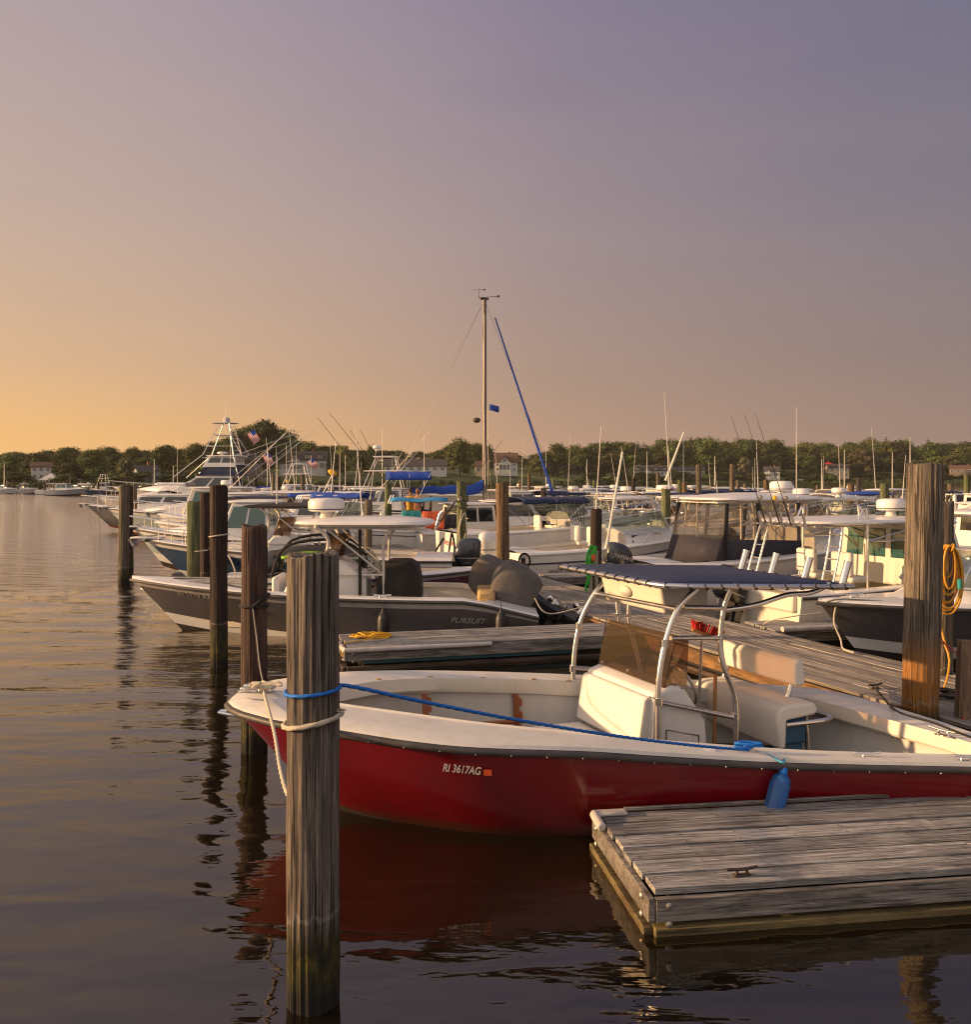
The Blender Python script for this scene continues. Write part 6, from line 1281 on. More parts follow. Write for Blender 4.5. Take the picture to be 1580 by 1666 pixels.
# ------------------------------------------------------------------ the other pilings: px, top y, depth, diameter, material, label
PL = [
 (335, 803, 21.0, .24, 'p_dark', 'dark reddish piling just left of the very dark one'), (315, 817, 18.6, .265, 'p_green', 'green treated piling with a white rope left of the very dark piling'),
 (201, 790, 24.5, .275, 'p_grey', 'grey piling standing alone in open water at the left end of the row'), (211, 790, 28, .22, 'p_dark', 'darker piling just behind the lone grey piling at the left'), (219, 789, 44, .22, 'p_grey', 'slim piling behind the black hulled boat'),
 (819, 785, 19.6, .28, 'p_brown', 'tall brown piling at the pier edge left of the shore power cable post'), (751, 783, 26.0, .29, 'p_green', 'grey green piling hung with a pale hose on the pier'), (969, 829, 21.6, .27, 'p_dark', 'dark brown piling beside the stainless rod behind the blue canvas top'),
 (632, 786, 36, .28, 'p_green', 'dark green piling beside the teal towel'), (599, 814, 31, .27, 'p_grey', 'short grey piling behind the white hard top'), (493, 772, 60, .27, 'p_grey', 'grey piling right of the standing man'), (445, 771, 62, .26, 'p_grey', 'pale piling left of the standing man'),
 (415, 774, 60, .26, 'p_dark', 'dark piling left of the orange buoy'), (454, 776, 66, .22, 'p_dark', 'dark slim piling next to the pale one by the standing man'), (405, 785, 90, .26, 'p_grey', 'thin grey piling in the far row below the dark tree'),
 (847, 782, 60, .25, 'p_brown', 'brown piling left of the blue jib foot'), (861, 770, 62, .25, 'p_brown', 'taller brown piling beside the blue jib foot'), (900, 780, 55, .25, 'p_green', 'green piling right of the blue jib foot'), (885, 794, 46, .32, 'p_grey', 'short thick grey piling at the foot of the blue jib'),
 (959, 782, 58, .25, 'p_green', 'left one of the green piling pair behind the roof rack'), (968, 782, 59, .25, 'p_green', 'right one of the green piling pair behind the roof rack'), (1071, 770, 62, .28, 'p_grey', 'grey piling left of the short white mast'), (1030, 778, 50, .22, 'p_dark', 'dark slim piling behind the wide radar boat'),
 (1084, 796, 29, .29, 'p_green', 'thick mottled green piling behind the cuddy boat windshield'), (1106, 781, 46, .26, 'p_green', 'left one of the pair of pilings with dark feet'), (1114.5, 785, 45, .25, 'p_brown', 'right one of the pair of pilings with dark feet'),
 (1137, 756, 48, .30, 'p_grey', 'tall grey piling left of the clear enclosure'), (1191, 755, 52, .29, 'p_grey', 'tallest grey piling behind the hard top'), (1201, 781, 64, .28, 'p_grey', 'shorter piling touching the tallest grey one'), (1212, 787, 66, .27, 'p_grey', 'short piling right of the tallest grey one'),
 (1247, 781, 62, .34, 'p_brown', 'reddish brown piling above the hard top'), (1288, 783, 84, .6, 'p_grey', 'broad short piling cluster right of the tall white antenna'), (1233, 799, 60, .8, 'p_grey', 'very broad low piling stump above the hard top'),
 (1385, 787, 38, .27, 'p_brown', 'brown piling beside the white arch boat'), (1397, 779, 47, .28, 'p_grey', 'grey piling just right of the brown one at the right'), (1440, 787, 32, .30, 'p_green', 'green grey piling with boats behind near the leaning piling'), (1453, 813, 23, .27, 'p_green', 'short green piling directly left of the leaning piling'),
 (1526, 777, 62, .26, 'p_green', 'slim green piling right of the leaning piling'), (1532, 787, 40, .34, 'p_grey', 'brown grey piling behind the slim green one'), (1545, 787, 62, .5, 'p_grey', 'broad grey piling near the right edge'), (1574, 772, 46, .30, 'p_green', 'green piling at the right edge of the view'), (1371, 789, 90, .6, 'p_green', 'short green piling pair in the far row on the right'),
 (1136, 786, 66, .24, 'p_brown', 'slim brown piling behind the tall grey piling'), (320, 770, 130, .3, 'p_grey', 'thin far piling by the tall yacht'), (925, 793, 90, .3, 'p_grey', 'thin far piling between the back row boats'), (1022, 790, 95, .3, 'p_grey', 'thin far piling below the long white house'), (760, 788, 90, .3, 'p_grey', 'thin far piling left of the mast'),
 (700, 790, 85, .3, 'p_grey', 'thin far piling below the long grey roof'), (560, 788, 100, .3, 'p_grey', 'thin far piling right of the white gabled house'), (1330, 790, 100, .3, 'p_grey', 'thin far piling below the small white gable'), (1490, 800, 60, .3, 'p_grey', 'piling hidden partly by the leaning piling')]
for i, (px, ty, Y, d, mt, lab) in enumerate(PL):
    p = Q(px, ty, Y); piling(p.x, Y, p.z, d, M[mt], lab, n=48 if Y < 30 else 20, nz=30 if Y < 30 else 8, group=G, seed=i * 3.7, z0=-.6, lean=(((i * 7) % 5 - 2) * .004, 0))
piling(4.14 + .36, 9.25, 2.97, .345, M['p_orange'], 'big leaning piling with a foot coloured sunlit orange at the pier edge', lean=(.022, 0), n=110, nz=80, group=G, seed=11.4, z0=-.8)
piling(5.80, 11.35, 2.53, .27, M['p_grey'], 'grey piling behind the leaning one hung with a coiled yellow hose', lean=(.006, 0), n=64, nz=50, group=G, seed=17.7, z0=-.8)
rope(around(V((-5.95, 18.6, 0)), 1.35, .14, 0, 2 * pi, tilt=.01), .012, 'whiterope', 'white rope tied round the green treated piling', group='mooring ropes')
# square post, hose, cords at the leaning piling
mb = MB(); p0 = V((4.95, 9.2, DZ)); mb.box((0, 0, .39), (.15, .10, .82), R=Matrix.Rotation(.035, 3, 'Y')); po = mb.build('wooden_post', M['post'], None, bevel=.006); po.location = p0; tag(po, 'short square wooden post on the pier beside the leaning piling', 'post')
ho = root('hose_coil', 'yellow hose coiled on a hook of the grey piling at the right', 'hose', V((5.85, 11.0, 0))); mb = MB(); r_ = random.Random(3); pts = []; hc = Q(1541, 935, 10.95) - V((5.85, 11.0, 0))
for k in range(136):
    a = pi / 2 + 2 * pi * k / 17; n_ = k // 17; w_ = (.07, .16, .10, .18, .13, .17, .085, .15)[n_]; h_ = (.26, .38, .30, .42, .35, .40, .20, .36)[n_]
    pts.append(hc + V((cos(a) * w_ + (n_ - 3.5) * .006, -.10 + .022 * n_, .36 - h_ + sin(a) * h_)))
pts += [Q(1528, 985, 10.8) - ho.location, Q(1536, 1040, 10.7) - ho.location, Q(1545, 1075, 10.6) - ho.location, Q(1536, 1120, 10.4) - ho.location, Q(1512, 1135, 10.3) - ho.location]
mb.tube(pts, .014, 7, 3); mb.build('hose', M['hose'], ho, angle=80)
mb = MB(); mb.tube([hc + V((.0, .12, .30)), hc + V((.0, -.1, .30)), hc + V((.02, -.13, .38))], .012, 6, 3); mb.build('hook', M['hose'], ho)
mb = MB(); mb.cyl(Q(1562, 943, 10.4) - ho.location, Q(1562, 958, 10.4) - ho.location, .028, .024, 10); mb.build('hose_fitting', M['teal'], ho)
mb = MB(); pts = []; oc = Q(1570, 1085, 9.2)
for k in range(60): a = 2 * pi * k / 12; pts.append(oc + V((cos(a) * (.06 + .02 * (k // 12)) + .02 * (k // 12), .01 * (k // 12), sin(a) * (.16 + .03 * ((k // 12) % 3)) - .02 * (k // 12))))
pts += [oc + V((.0, 0, -.45)), oc + V((-.12, -.2, -.60))]
pts = [Q(1530, 1045, 9.3), Q(1545, 1052, 9.25)] + pts; mb.tube([Q(1525, 1085, 9.6), Q(1510, 1060, 9.7), Q(1530, 1040, 9.6), Q(1545, 1060, 9.5)], .007, 6, 6); mb.tube(pts, .007, 6, 4); tag(mb.build('electric_cable', M['cord'], angle=80), 'orange power cord hanging in loops beside the square post', 'cord')
mb = MB(); r_ = random.Random(8); pts = []
for k in range(40): a = k * .8; pts.append(V((5.25 + cos(a) * r_.uniform(.1, .3), 10.1 + sin(a) * r_.uniform(.1, .25), DZ + .015 + r_.uniform(0, .04))))
mb.tube(pts, .012, 6, 4); tag(mb.build('rope_coil', M['blackrope'], angle=80), 'black rope coiled on the pier behind the leaning piling', 'rope')
pb = root('equipment_box', 'white box with a teal socket on the charcoal foredeck beside the leaning piling', 'box', Q(1450, 1016, 13.4)); mb = MB(); mb.box((0, 0, .18), (.26, .18, .38)); mb.build('box', M['vinyl'], pb, bevel=.02); mb = MB(); mb.box((.02, -.10, .24), (.10, .03, .14)); mb.build('socket', M['teal'], pb, bevel=.01); mb = MB(); mb.box((-.01, -.095, .04), (.18, .02, .06)); mb.build('label_plate', M['hose'], pb)
pk = P(1443, 1131, .5); cleat(None, (0, 0, 0), 0, M['iron']).name = 'cleat'; ck = bpy.data.objects['cleat'] if False else [o for o in COL.objects if o.name.startswith('cleat') and o.parent is None][-1]
ck.location = P(1424, 1120, DZ + .004); ck.rotation_euler = (0, 0, .5); tag(ck, 'black dock cleat with a dark line on the pier edge near the leaning piling', 'cleat')
rope([P(1424, 1118, DZ + .04), P(1440, 1138, DZ + .05), Q(1462, 1158, 8.4), Q(1520, 1176, 7.9), gk(P(1580, 1199, .85)), gk(P(1640, 1215, .82))], .011, 'blackrope', 'dark stern line from the pier cleat over the transom of the red boat', group='mooring ropes')
for (t, of_, lab) in ((3.6, .25, 'rusty cleat on the pier edge behind the backrest of the red boat'), (10.5, .25, 'cleat on the pier edge near the covered engines')):
    mbx = cleat(None, (0, 0, 0), 0, M['iron'], 1.1); mbx.location = on_pier(t, of_, DZ + .004); mbx.rotation_euler = (0, 0, PA); tag(mbx, lab, 'cleat')
# cable post, green rope posts, dock furniture
o = root('cable_post', 'short dark post hung with a thick black cable on the pier', 'post', P(851, 946, DZ)); mb = MB(); mb.box((0, 0, .28), (.11, .1, .58)); mb.build('post', M['walerdark'], o, bevel=.005)
mb = MB(); pts = [V((cos(a) * .13 + .03, -.08 - .005 * k, .52 + sin(a) * .17)) for k, a in enumerate([2 * pi * j / 12 + .5 for j in range(44)])] + [V((.16, -.08, .3)), V((.15, -.1, .05))]; mb.tube(pts, .022, 7, 2); mb.build('cable', M['blackrope'], o)
o = root('rope_stand', 'pair of thin posts draped with a bright green rope', 'post', V((2.35, 19.9, .3))); mb = MB(); mb.box((0, 0, .45), (.07, .07, 1.25)); mb.box((.14, .05, .40), (.06, .06, 1.1)); mb.build('post', M['galv'], o)
mb = MB(); mb.tube([V((-.05, -.06, .2)), V((-.1, -.06, .7)), V((0, -.07, 1.05)), V((.08, -.07, .9)), V((.02, -.08, .5)), V((-.12, -.08, .15)), V((-.05, -.1, -.1)), V((-.3, -.2, -.2)), V((-.45, -.3, -.05))], .028, 7, 5); mb.tube([V((-.08, -.08, .6)), V((.06, -.1, .9)), V((.1, -.08, 1.05)), V((-.04, -.1, .75))], .035, 6, 4); mb.build('rope', M['green'], o); mb = MB(); mb.sphere((.05, -.13, .8), (.05, .04, .09), 8, 6); mb.build('buoy', M['orange'], o)
o = root('dock_box', 'white dock box on the pier behind the white hard top', 'box', V((-5.3, 35, DZ)), A22); mb = MB(); mb.box((0, 0, .25), (1.2, .6, .5)); mb.build('box', M['white'], o, bevel=.03); mb = MB(); mb.box((0, 0, .54), (1.26, .66, .07)); mb.build('lid', M['white'], o, bevel=.02)
o = root('power_pedestal', 'white shore power box with hanging black cables left of the grey green piling', 'power box', V((-1.3, 26.6, DZ))); mb = MB(); mb.box((0, 0, .45), (.12, .12, .9)); mb.box((0, -.02, .8), (.18, .16, .30)); mb.build('box', M['vinyl'], o, bevel=.01)
mb = MB(); mb.tube([V((.05, -.1, .75)), V((-.2, -.12, .3)), V((-.1, -.15, .05)), V((.15, -.15, .1)), V((.25, -.12, .6)), V((.3, -.1, .9)), V((.38, -.12, .4)), V((.2, -.15, .02)), V((-.25, -.2, .03))], .03, 7, 5); mb.build('cable', M['blackrope'], o)
o = root('hose_loop', 'pale hose hung in a long loop on the grey green piling', 'hose', V((-.68, 25.8, 0))); mb = MB(); mb.tube([V((.0, -.1, 2.0)), V((-.12, -.1, 1.3)), V((-.08, -.12, .9)), V((.05, -.12, .85)), V((.14, -.1, 1.2)), V((.08, -.1, 1.9)), V((-.08, -.12, 1.4)), V((0, -.13, .95)), V((.1, -.12, 1.3))], .018, 6, 5); mb.build('hose', M['whiterope'], o)
mb = MB(); mb.tube([V((-.17, -.05, 2.1)), V((0, -.18, 2.0)), V((.16, -.1, 2.1)), V((.1, .12, 2.15)), V((-.15, .1, 2.2)), V((-.1, -.17, 2.3)), V((.15, -.1, 2.2))], .016, 6, 5); mb.build('cable', M['blackrope'], o)
for (px, py, Y, w_, h_, mt_, lab) in ((669, 841, 33, .72, .46, 'teal', 'teal patterned towel hung over the rail near the pier'), (705, 846, 32, .78, .62, 'orange', 'orange banner hung on the stern rail near the pier'), (735, 848, 33, 0.7, .5, 'navysoft', 'dark blue cloth beside the orange banner')):
    c = Q(px, py, Y); mb = MB(); mb.loft([[c + V((w_ * (i / 10 - .5), .02 * sin(i * 1.7 + j), h_ * (.5 - j / 3))) for i in range(11)] for j in range(4)], False, False, False); tag(sol(mb.build('cloth', M[mt_]), .01), lab, 'cloth')
mb = MB(); c = Q(683, 815, 35); mb.loft([[c + V((x_ * .22 - 1.1, y_ * .9, .12 * (1 - abs(y_)) + .03 * sin(x_))) for x_ in range(11)] for y_ in (-1, -.5, 0, .5, 1)], False, False, False); tag(sol(mb.build('awning', M['sky']), .02), 'light blue awning stretched over the cockpit above the two seated people', 'awning')
rodset(BG, [(1.64, .55 - .2 * k, 2.1) for k in range(4)], (-.75, 0, 1), 1.9, labs=['dark fishing rod with a silver reel, %s in the white hard top holders' % s for s in ('nearest', 'second', 'third', 'farthest')])
# leaning stainless pole (tall white rod) and the fishing rod bundle
mb = MB(); mb.tube([Q(986, 893, 18.6), Q(990, 872, 18.6), Q(1013, 735, 18.6)], .035, 8, r1=.022); tag(mb.build('whip_pole', M['alupaint']), 'long white leaning pole rising behind the blue canvas top', 'pole')
mb = MB(); r_ = random.Random(6)
for k in range(6): mb.tube([Q(935 + k * 3, 858, 26.5), Q(905 + k * 9, 800, 26.5), Q(880 + k * 16, 760, 26.5), Q(845 + k * 10, 735 + k * 8, 26.6)], .012, 5, 4, r1=.004)
tag(mb.build('rod_bundle', M['outblack']), 'dark bundle of fishing rods in front of the navy bimini', 'fishing rods')
mb = MB(); mb.tube([Q(556, 838, 30), Q(575, 785, 30), Q(620, 742, 30)], .012, 5) if False else None
for (x0_, y0_, x1_, y1_, Y, rr_, lab) in ((592, 775, 517, 680, 56, .035, 'left one of the two long bare outrigger poles against the sky'), (640, 800, 536, 672, 56, .04, 'right one of the two long bare outrigger poles against the sky'), (612, 770, 570, 700, 56, .03, 'short outrigger pole leaning left of the tower platform'), (625, 775, 586, 699, 58, .03, 'short outrigger pole closest to the tower platform')):
    mb = MB(); mb.tube([Q(x0_, y0_, Y), Q(x1_, y1_, Y)], rr_, 6, r1=.012); tag(mb.build('outrigger_pole', M['iron']), lab, 'pole', 'bare outrigger poles against the sky')
# masts and antennas of the far boats
for i, (px, y0_, y1_, Y, lab) in enumerate([(562, 740, 830, 48, 'thin white pole right of the yellow buoy'), (1296, 662, 818, 26, 'tallest thin white antenna above the hard top'), (1374, 732, 800, 60, 'white antenna in front of the cream house'), (1452, 735, 800, 62, 'white antenna left of the leaning piling'), (1481, 712, 770, 60, 'white mast with a bent top behind the leaning piling'), (1337, 747, 800, 64, 'thin antenna left of the cream house'), (1112, 702, 800, 75, 'short mast with an orange boom line'), (1053, 735, 800, 64, 'thin white antenna left of the short mast'), (7, 753, 795, 180, 'thin mast at the far left dock'), (251, 747, 800, 150, 'white mast near the white cottage'), (1163, 742, 790, 70, 'thin white pole left of the tallest piling'), (553, 735, 800, 70, 'thin pole under the bare outriggers'), (622, 697, 800, 58, 'thin aerial above the tower platform'), (690, 707, 800, 62, 'thin aerial left of the mast'), (955, 747, 800, 70, 'thin aerial above the roof rack boat'), (282, 758, 800, 140, 'pair mast left of the tall yacht')]):
    mb = MB(); mb.tube([Q(px, y1_, Y), Q(px, y0_, Y)], .035 * Y / 60, 6, r1=.015 * Y / 60); tag(mb.build('antenna_mast', M['alupaint']), lab, 'mast', 'thin masts and antennas')
mb = MB(); mb.tube([Q(1113, 703, 75), Q(1083, 782, 75)], .08, 6, r1=.12); tag(mb.build('furled_sail', M['cream']), 'pale furled sail slanting down from the short mast', 'sail')
# yellow buoy on a pole, buoys
o = root('boat_hook', 'pole with a yellow mop head above the radar dome', 'pole', (0, 0, 0)); mb = MB(); mb.tube([Q(524, 806, 40), Q(541, 772, 40)], .03, 6); mb.build('pole', M['alupaint'], o); mb = MB(); mb.sphere(Q(541, 769, 40), (.22, .14, .13), 12, 8, R=Matrix.Rotation(.5, 3, 'Y')); mb.build('mop_head', M['yellow'], o)
for (px, py, Y, r__, mt_, lab) in ((425, 804, 58, .16, 'orange', 'round orange buoy left of the standing man'), (467, 783, 58, .1, 'yellow', 'small yellow float left of the standing man'), (1127, 847, 48, .16, 'red', 'round red buoy at the waterline by the dark footed pilings'), (1145, 849, 30, .1, 'red', 'small red buoy at the bow rail of the cuddy boat')):
    mb = MB(); mb.sphere((0, 0, 0), (r__, r__, r__ * 1.1), 14, 10); mb.cyl((0, 0, r__), (0, 0, r__ * 1.35), r__ * .2); bo = mb.build('buoy', M[mt_]); bo.location = Q(px, py, Y); tag(bo, lab, 'buoy')
mb = MB(); mb.tube([Q(494, 816, 40) + V((.2 * cos(a), 0, .2 * sin(a))) for a in [2 * pi * k / 16 for k in range(16)]], .06, 8, closed=True); tag(mb.build('life_ring', M['white']), 'white life ring hung right of the standing man', 'life ring')
mb = MB(); mb.box(Q(462, 812, 50), (.35, .3, .35)); tag(mb.build('crate', M['yellow'], bevel=.03), 'yellow crate at the feet of the standing man', 'crate')
HAZE = .00012
# ------------------------------------------------------------------ people
def person(loc, label, face, shirt, shorts, seated=False, hair=(.05, .03, .02), bare=False, h=1.74):
    o = root('person', label, 'person', loc, face); s = h / 1.74
    if not seated: J = [(0, 0, .93), (0, 0, 1.15), (0, 0, 1.38), (0, 0, 1.50), (0, .02, 1.58), (-.19, 0, 1.42), (-.25, .02, 1.13), (-.20, .16, .92), (.19, 0, 1.42), (.24, -.02, 1.12), (.22, .18, .95), (-.09, 0, .88), (-.11, .02, .48), (-.11, -.03, .08), (-.12, .12, .03), (.09, 0, .88), (.12, .05, .48), (.13, -.02, .08), (.14, .13, .03)]
    else: J = [(0, 0, .10), (0, -.02, .32), (0, -.02, .56), (0, 0, .67), (0, .03, .75), (-.19, -.02, .58), (-.24, .05, .32), (-.16, .28, .18), (.19, -.02, .58), (.24, .05, .32), (.14, .28, .18), (-.1, .02, .08), (-.13, .44, .12), (-.13, .46, -.30), (-.13, .58, -.34), (.1, .02, .08), (.12, .44, .12), (.13, .46, -.30), (.13, .58, -.34)]
    R_ = [.15, .14, .155, .06, .055, .07, .045, .035, .07, .045, .035, .095, .06, .04, .035, .095, .06, .04, .035]
    E = [(0, 1), (1, 2), (2, 3), (3, 4), (2, 5), (5, 6), (6, 7), (2, 8), (8, 9), (9, 10), (0, 11), (11, 12), (12, 13), (13, 14), (0, 15), (15, 16), (16, 17), (17, 18)]
    me = bpy.data.meshes.new('body'); me.from_pydata([tuple(V(j) * s) for j in J], E, []); b_ = bpy.data.objects.new('body', me); COL.objects.link(b_); b_.parent = o; me.materials.append(M['skin'])
    sk = b_.modifiers.new('skin', 'SKIN'); b_.modifiers.new('sub', 'SUBSURF').levels = 1
    for v, r__ in zip(me.skin_vertices[0].data, R_): v.radius = (r__ * s, r__ * s * (.75 if r__ > .1 else 1))
    me.skin_vertices[0].data[0].use_root = True
    mb = MB(); hc = V(J[4]) * s + V((0, .01, .08)); mb.sphere(hc, (.082, .10, .125), 14, 10); mb.sphere(hc + V((0, .10, -.01)), (.015, .02, .025), 6, 5); mb.sphere(hc + V((.085, 0, 0)), (.012, .02, .03), 6, 5); mb.sphere(hc + V((-.085, 0, 0)), (.012, .02, .03), 6, 5); mb.build('head', M['skin'], o)
    hm = mat('hair', hair, .8); mb = MB(); mb.sphere(hc + V((0, -.02, .03)), (.092, .105, .12), 14, 8); mb.build('hair', hm, o)
    z0, z1 = J[0][2] * s, J[2][2] * s
    if not bare: mb = MB(); mb.loft([[V((cos(a) * w_, sin(a) * w_ * .7 + J[1][1], lerp(z0 - .02, z1 + .07, u))) for a in [2 * pi * k / 16 for k in range(16)]] for u, w_ in ((0, .17), (.4, .165), (.75, .20), (.95, .19), (1, .09))]); mb.tube([V(J[5]) * s, V(J[6]) * s * .5 + V(J[5]) * s * .5], .078 * s, 8); mb.tube([V(J[8]) * s, V(J[9]) * s * .5 + V(J[8]) * s * .5], .078 * s, 8); mb.build('shirt', shirt, o)
    mb = MB()
    for a, c in ((11, 12), (15, 16)): mb.tube([V(J[a]) * s + V((0, 0, .05)), V(J[a]) * s * .3 + V(J[c]) * s * .7], .112 * s, 10, r1=.088 * s)
    mb.build('shorts', shorts, o); return o
c = Q(470, 827, 56); person(V((c.x, 56, DZ)), 'man in a rust orange top standing on the far part of the pier', 2.6, mat('rust_shirt', (.30, .09, .05), .8), M['navysoft'])
c = Q(667, 838, 35); person(V((c.x, 35.3, c.z + .12)), 'seated person in a yellow top with their back to the view', 0.2, M['yellow'], M['navysoft'], seated=True)
c = Q(679, 840, 35); person(V((c.x, 35.2, c.z + .12)), 'seated bare shouldered person beside the one in yellow', -.2, M['skin'], M['navysoft'], seated=True, bare=True, hair=(.25, .1, .04))
mb = MB(); c = Q(673, 842, 35); mb.box((c.x, 35.25, c.z - .03), (1.0, .5, .12)); mb.cyl((c.x, 35.25, .9), (c.x, 35.25, c.z - .08), .06); tag(mb.build('cockpit_bench', M['cream'], bevel=.02), 'cream bench under the two seated people', 'bench')
# ------------------------------------------------------------------ trees
def crown_mesh(name, seed, h, w, kind='oak', nleaf=1500, mats=('leaf', 'leafl'), leaf=.5, base=.18):
    r = random.Random(seed); mb = MB(); lobes = []
    if kind == 'pine':
        for i in range(16):
            u = i / 15; z = h * (base + (1 - base) * u); R = w * .5 * (1 - u) ** .8 + .25
            for k in range(4): a = r.uniform(0, 2 * pi); lobes.append((V((cos(a) * R * .55, sin(a) * R * .55, z)), R * .5, .35))
    else:
        nl = 17
        for i in range(nl):
            u = (i + .5) / nl; z = h * (base + .10 + (.9 - base) * (u ** .9)); prof = sin(pi * min(1, .22 + .74 * u)) ** .7
            a = i * 2.4 + r.uniform(-.4, .4); rad = w * .5 * prof * r.uniform(.35, .72); s = w * r.uniform(.11, .26)
            lobes.append((V((cos(a) * rad, sin(a) * rad, min(z, h - s * .5))), s, .78))
        lobes.append((V((0, 0, h * .6)), w * .27, .9))
    tot = sum(l[1] ** 2 for l in lobes)
    for c, s, fl in lobes:
        # inner mass of each clump, then leaves on and around it
        mb_s = MB(); mb_s.sphere(c, (s * .6, s * .6, s * .6 * fl), 8, 6); sd = r.uniform(0, 50)
        mb.add([V(p) + (V(p) - c) * .35 * noise.noise(V(p) * 1.3 + V((sd, 0, 0))) for p in mb_s.v], mb_s.f, 0)
        for _ in range(max(6, int(nleaf * s * s / tot))):
            d = V((r.gauss(0, 1), r.gauss(0, 1), r.gauss(0, 1))).normalized(); rr = s * r.uniform(.66, 1.3) * (1 + .25 * noise.noise(d * 2 + c)); p = c + V((d.x * rr, d.y * rr, d.z * rr * fl))
            t1 = d.cross(V((r.gauss(0, 1), r.gauss(0, 1), r.gauss(0, 1)))).normalized(); t2 = (d + V((r.gauss(0, .6), r.gauss(0, .6), r.gauss(0, .6)))).cross(t1).normalized(); q = leaf * r.uniform(.5, 1.1)
            mb.add([p - t1 * q * .5, p - t2 * q * .35, p + t1 * q * .5, p + t2 * q * .35], [(0, 1, 2, 3)], 1 if r.random() < .25 else 0)
    return mb
def trunk_mesh(seed, h, w):
    r = random.Random(seed); mb = MB(); mb.tube([V((0, 0, -.6)), V((r.uniform(-.2, .2), 0, h * .3)), V((r.uniform(-.4, .4), r.uniform(-.3, .3), h * .75))], w * .035 + .08, 8, 3, r1=.06)
    for k in range(5):
        a = k * 1.3; z = h * (.25 + .1 * k); mb.tube([V((0, 0, z)), V((cos(a) * w * .18, sin(a) * w * .18, z + h * .12)), V((cos(a) * w * .32, sin(a) * w * .32, z + h * .22))], w * .015 + .03, 6, 3, r1=.03)
    return mb
KINDS = {}
def kind(key, n, **kw):
    KINDS[key] = []
    mats = kw.pop('mats')
    for i in range(n):
        hh, ww = kw['h'], kw['w']; cm = crown_mesh('crown', hash(key) % 97 * 0 + i * 13 + len(key), **kw); o1 = cm.build('crown', [M[mats[0]], M[mats[1]]], None, smooth=False); o2 = trunk_mesh(i, hh, ww).build('trunk', M['bark'], None)
        KINDS[key].append((o1.data, o2.data, hh, ww)); bpy.data.objects.remove(o1); bpy.data.objects.remove(o2)
kind('oak', 5, h=14, w=13, nleaf=3200, mats=('leaf', 'leafl'), leaf=.8, base=.04)
kind('light', 2, h=10, w=9, nleaf=1800, mats=('leafl', 'leaf'), leaf=.6)
kind('silver', 2, h=9, w=8, nleaf=2200, mats=('leafs', 'leafl'), leaf=.45)
kind('pine', 2, h=16, w=7, kind='pine', nleaf=2200, mats=('leafd', 'leaf'), leaf=.7)
kind('bush', 3, h=2.6, w=4.4, nleaf=500, mats=('leaf', 'leafl'), leaf=.4, base=.0)
tr_ = random.Random(77)
def tree(px, top, s, kd, wpx, label, group=None, nm='tree'):
    """a tree at bearing px standing s metres behind the shore; its crown reaches height `top` in the photograph and is wpx wide"""
    g = ground(px, s); Y = g.y; zt = H - (top - HY) / F * Y; hh = max(2.0, zt - g.z); ww = wpx / F * Y
    c, t, h0, w0 = tr_.choice(KINDS[kd]); o = root(nm, label, 'tree' if nm != 'bush' else 'bush', g, tr_.uniform(0, 6.28), group)
    for nm_, me in (('crown', c), ('trunk', t)):
        k = bpy.data.objects.new(nm_, me); COL.objects.link(k); k.parent = o; k.scale = (ww / w0, ww / w0, hh / h0)
    return o
TOPS = [(-60, 740), (0, 742), (60, 735), (110, 732), (150, 728), (200, 735), (262, 727), (300, 733), (330, 722), (380, 706), (400, 695), (433, 686), (465, 702), (490, 716), (520, 730), (545, 728), (600, 741), (650, 737), (700, 745), (745, 718), (780, 724), (800, 738), (850, 738), (880, 731), (905, 724), (950, 730), (985, 722), (1020, 724), (1080, 718), (1130, 714), (1180, 718), (1250, 718), (1290, 724), (1350, 722), (1440, 717), (1500, 724), (1560, 724), (1640, 722)]
GT = 'trees on the far shore'
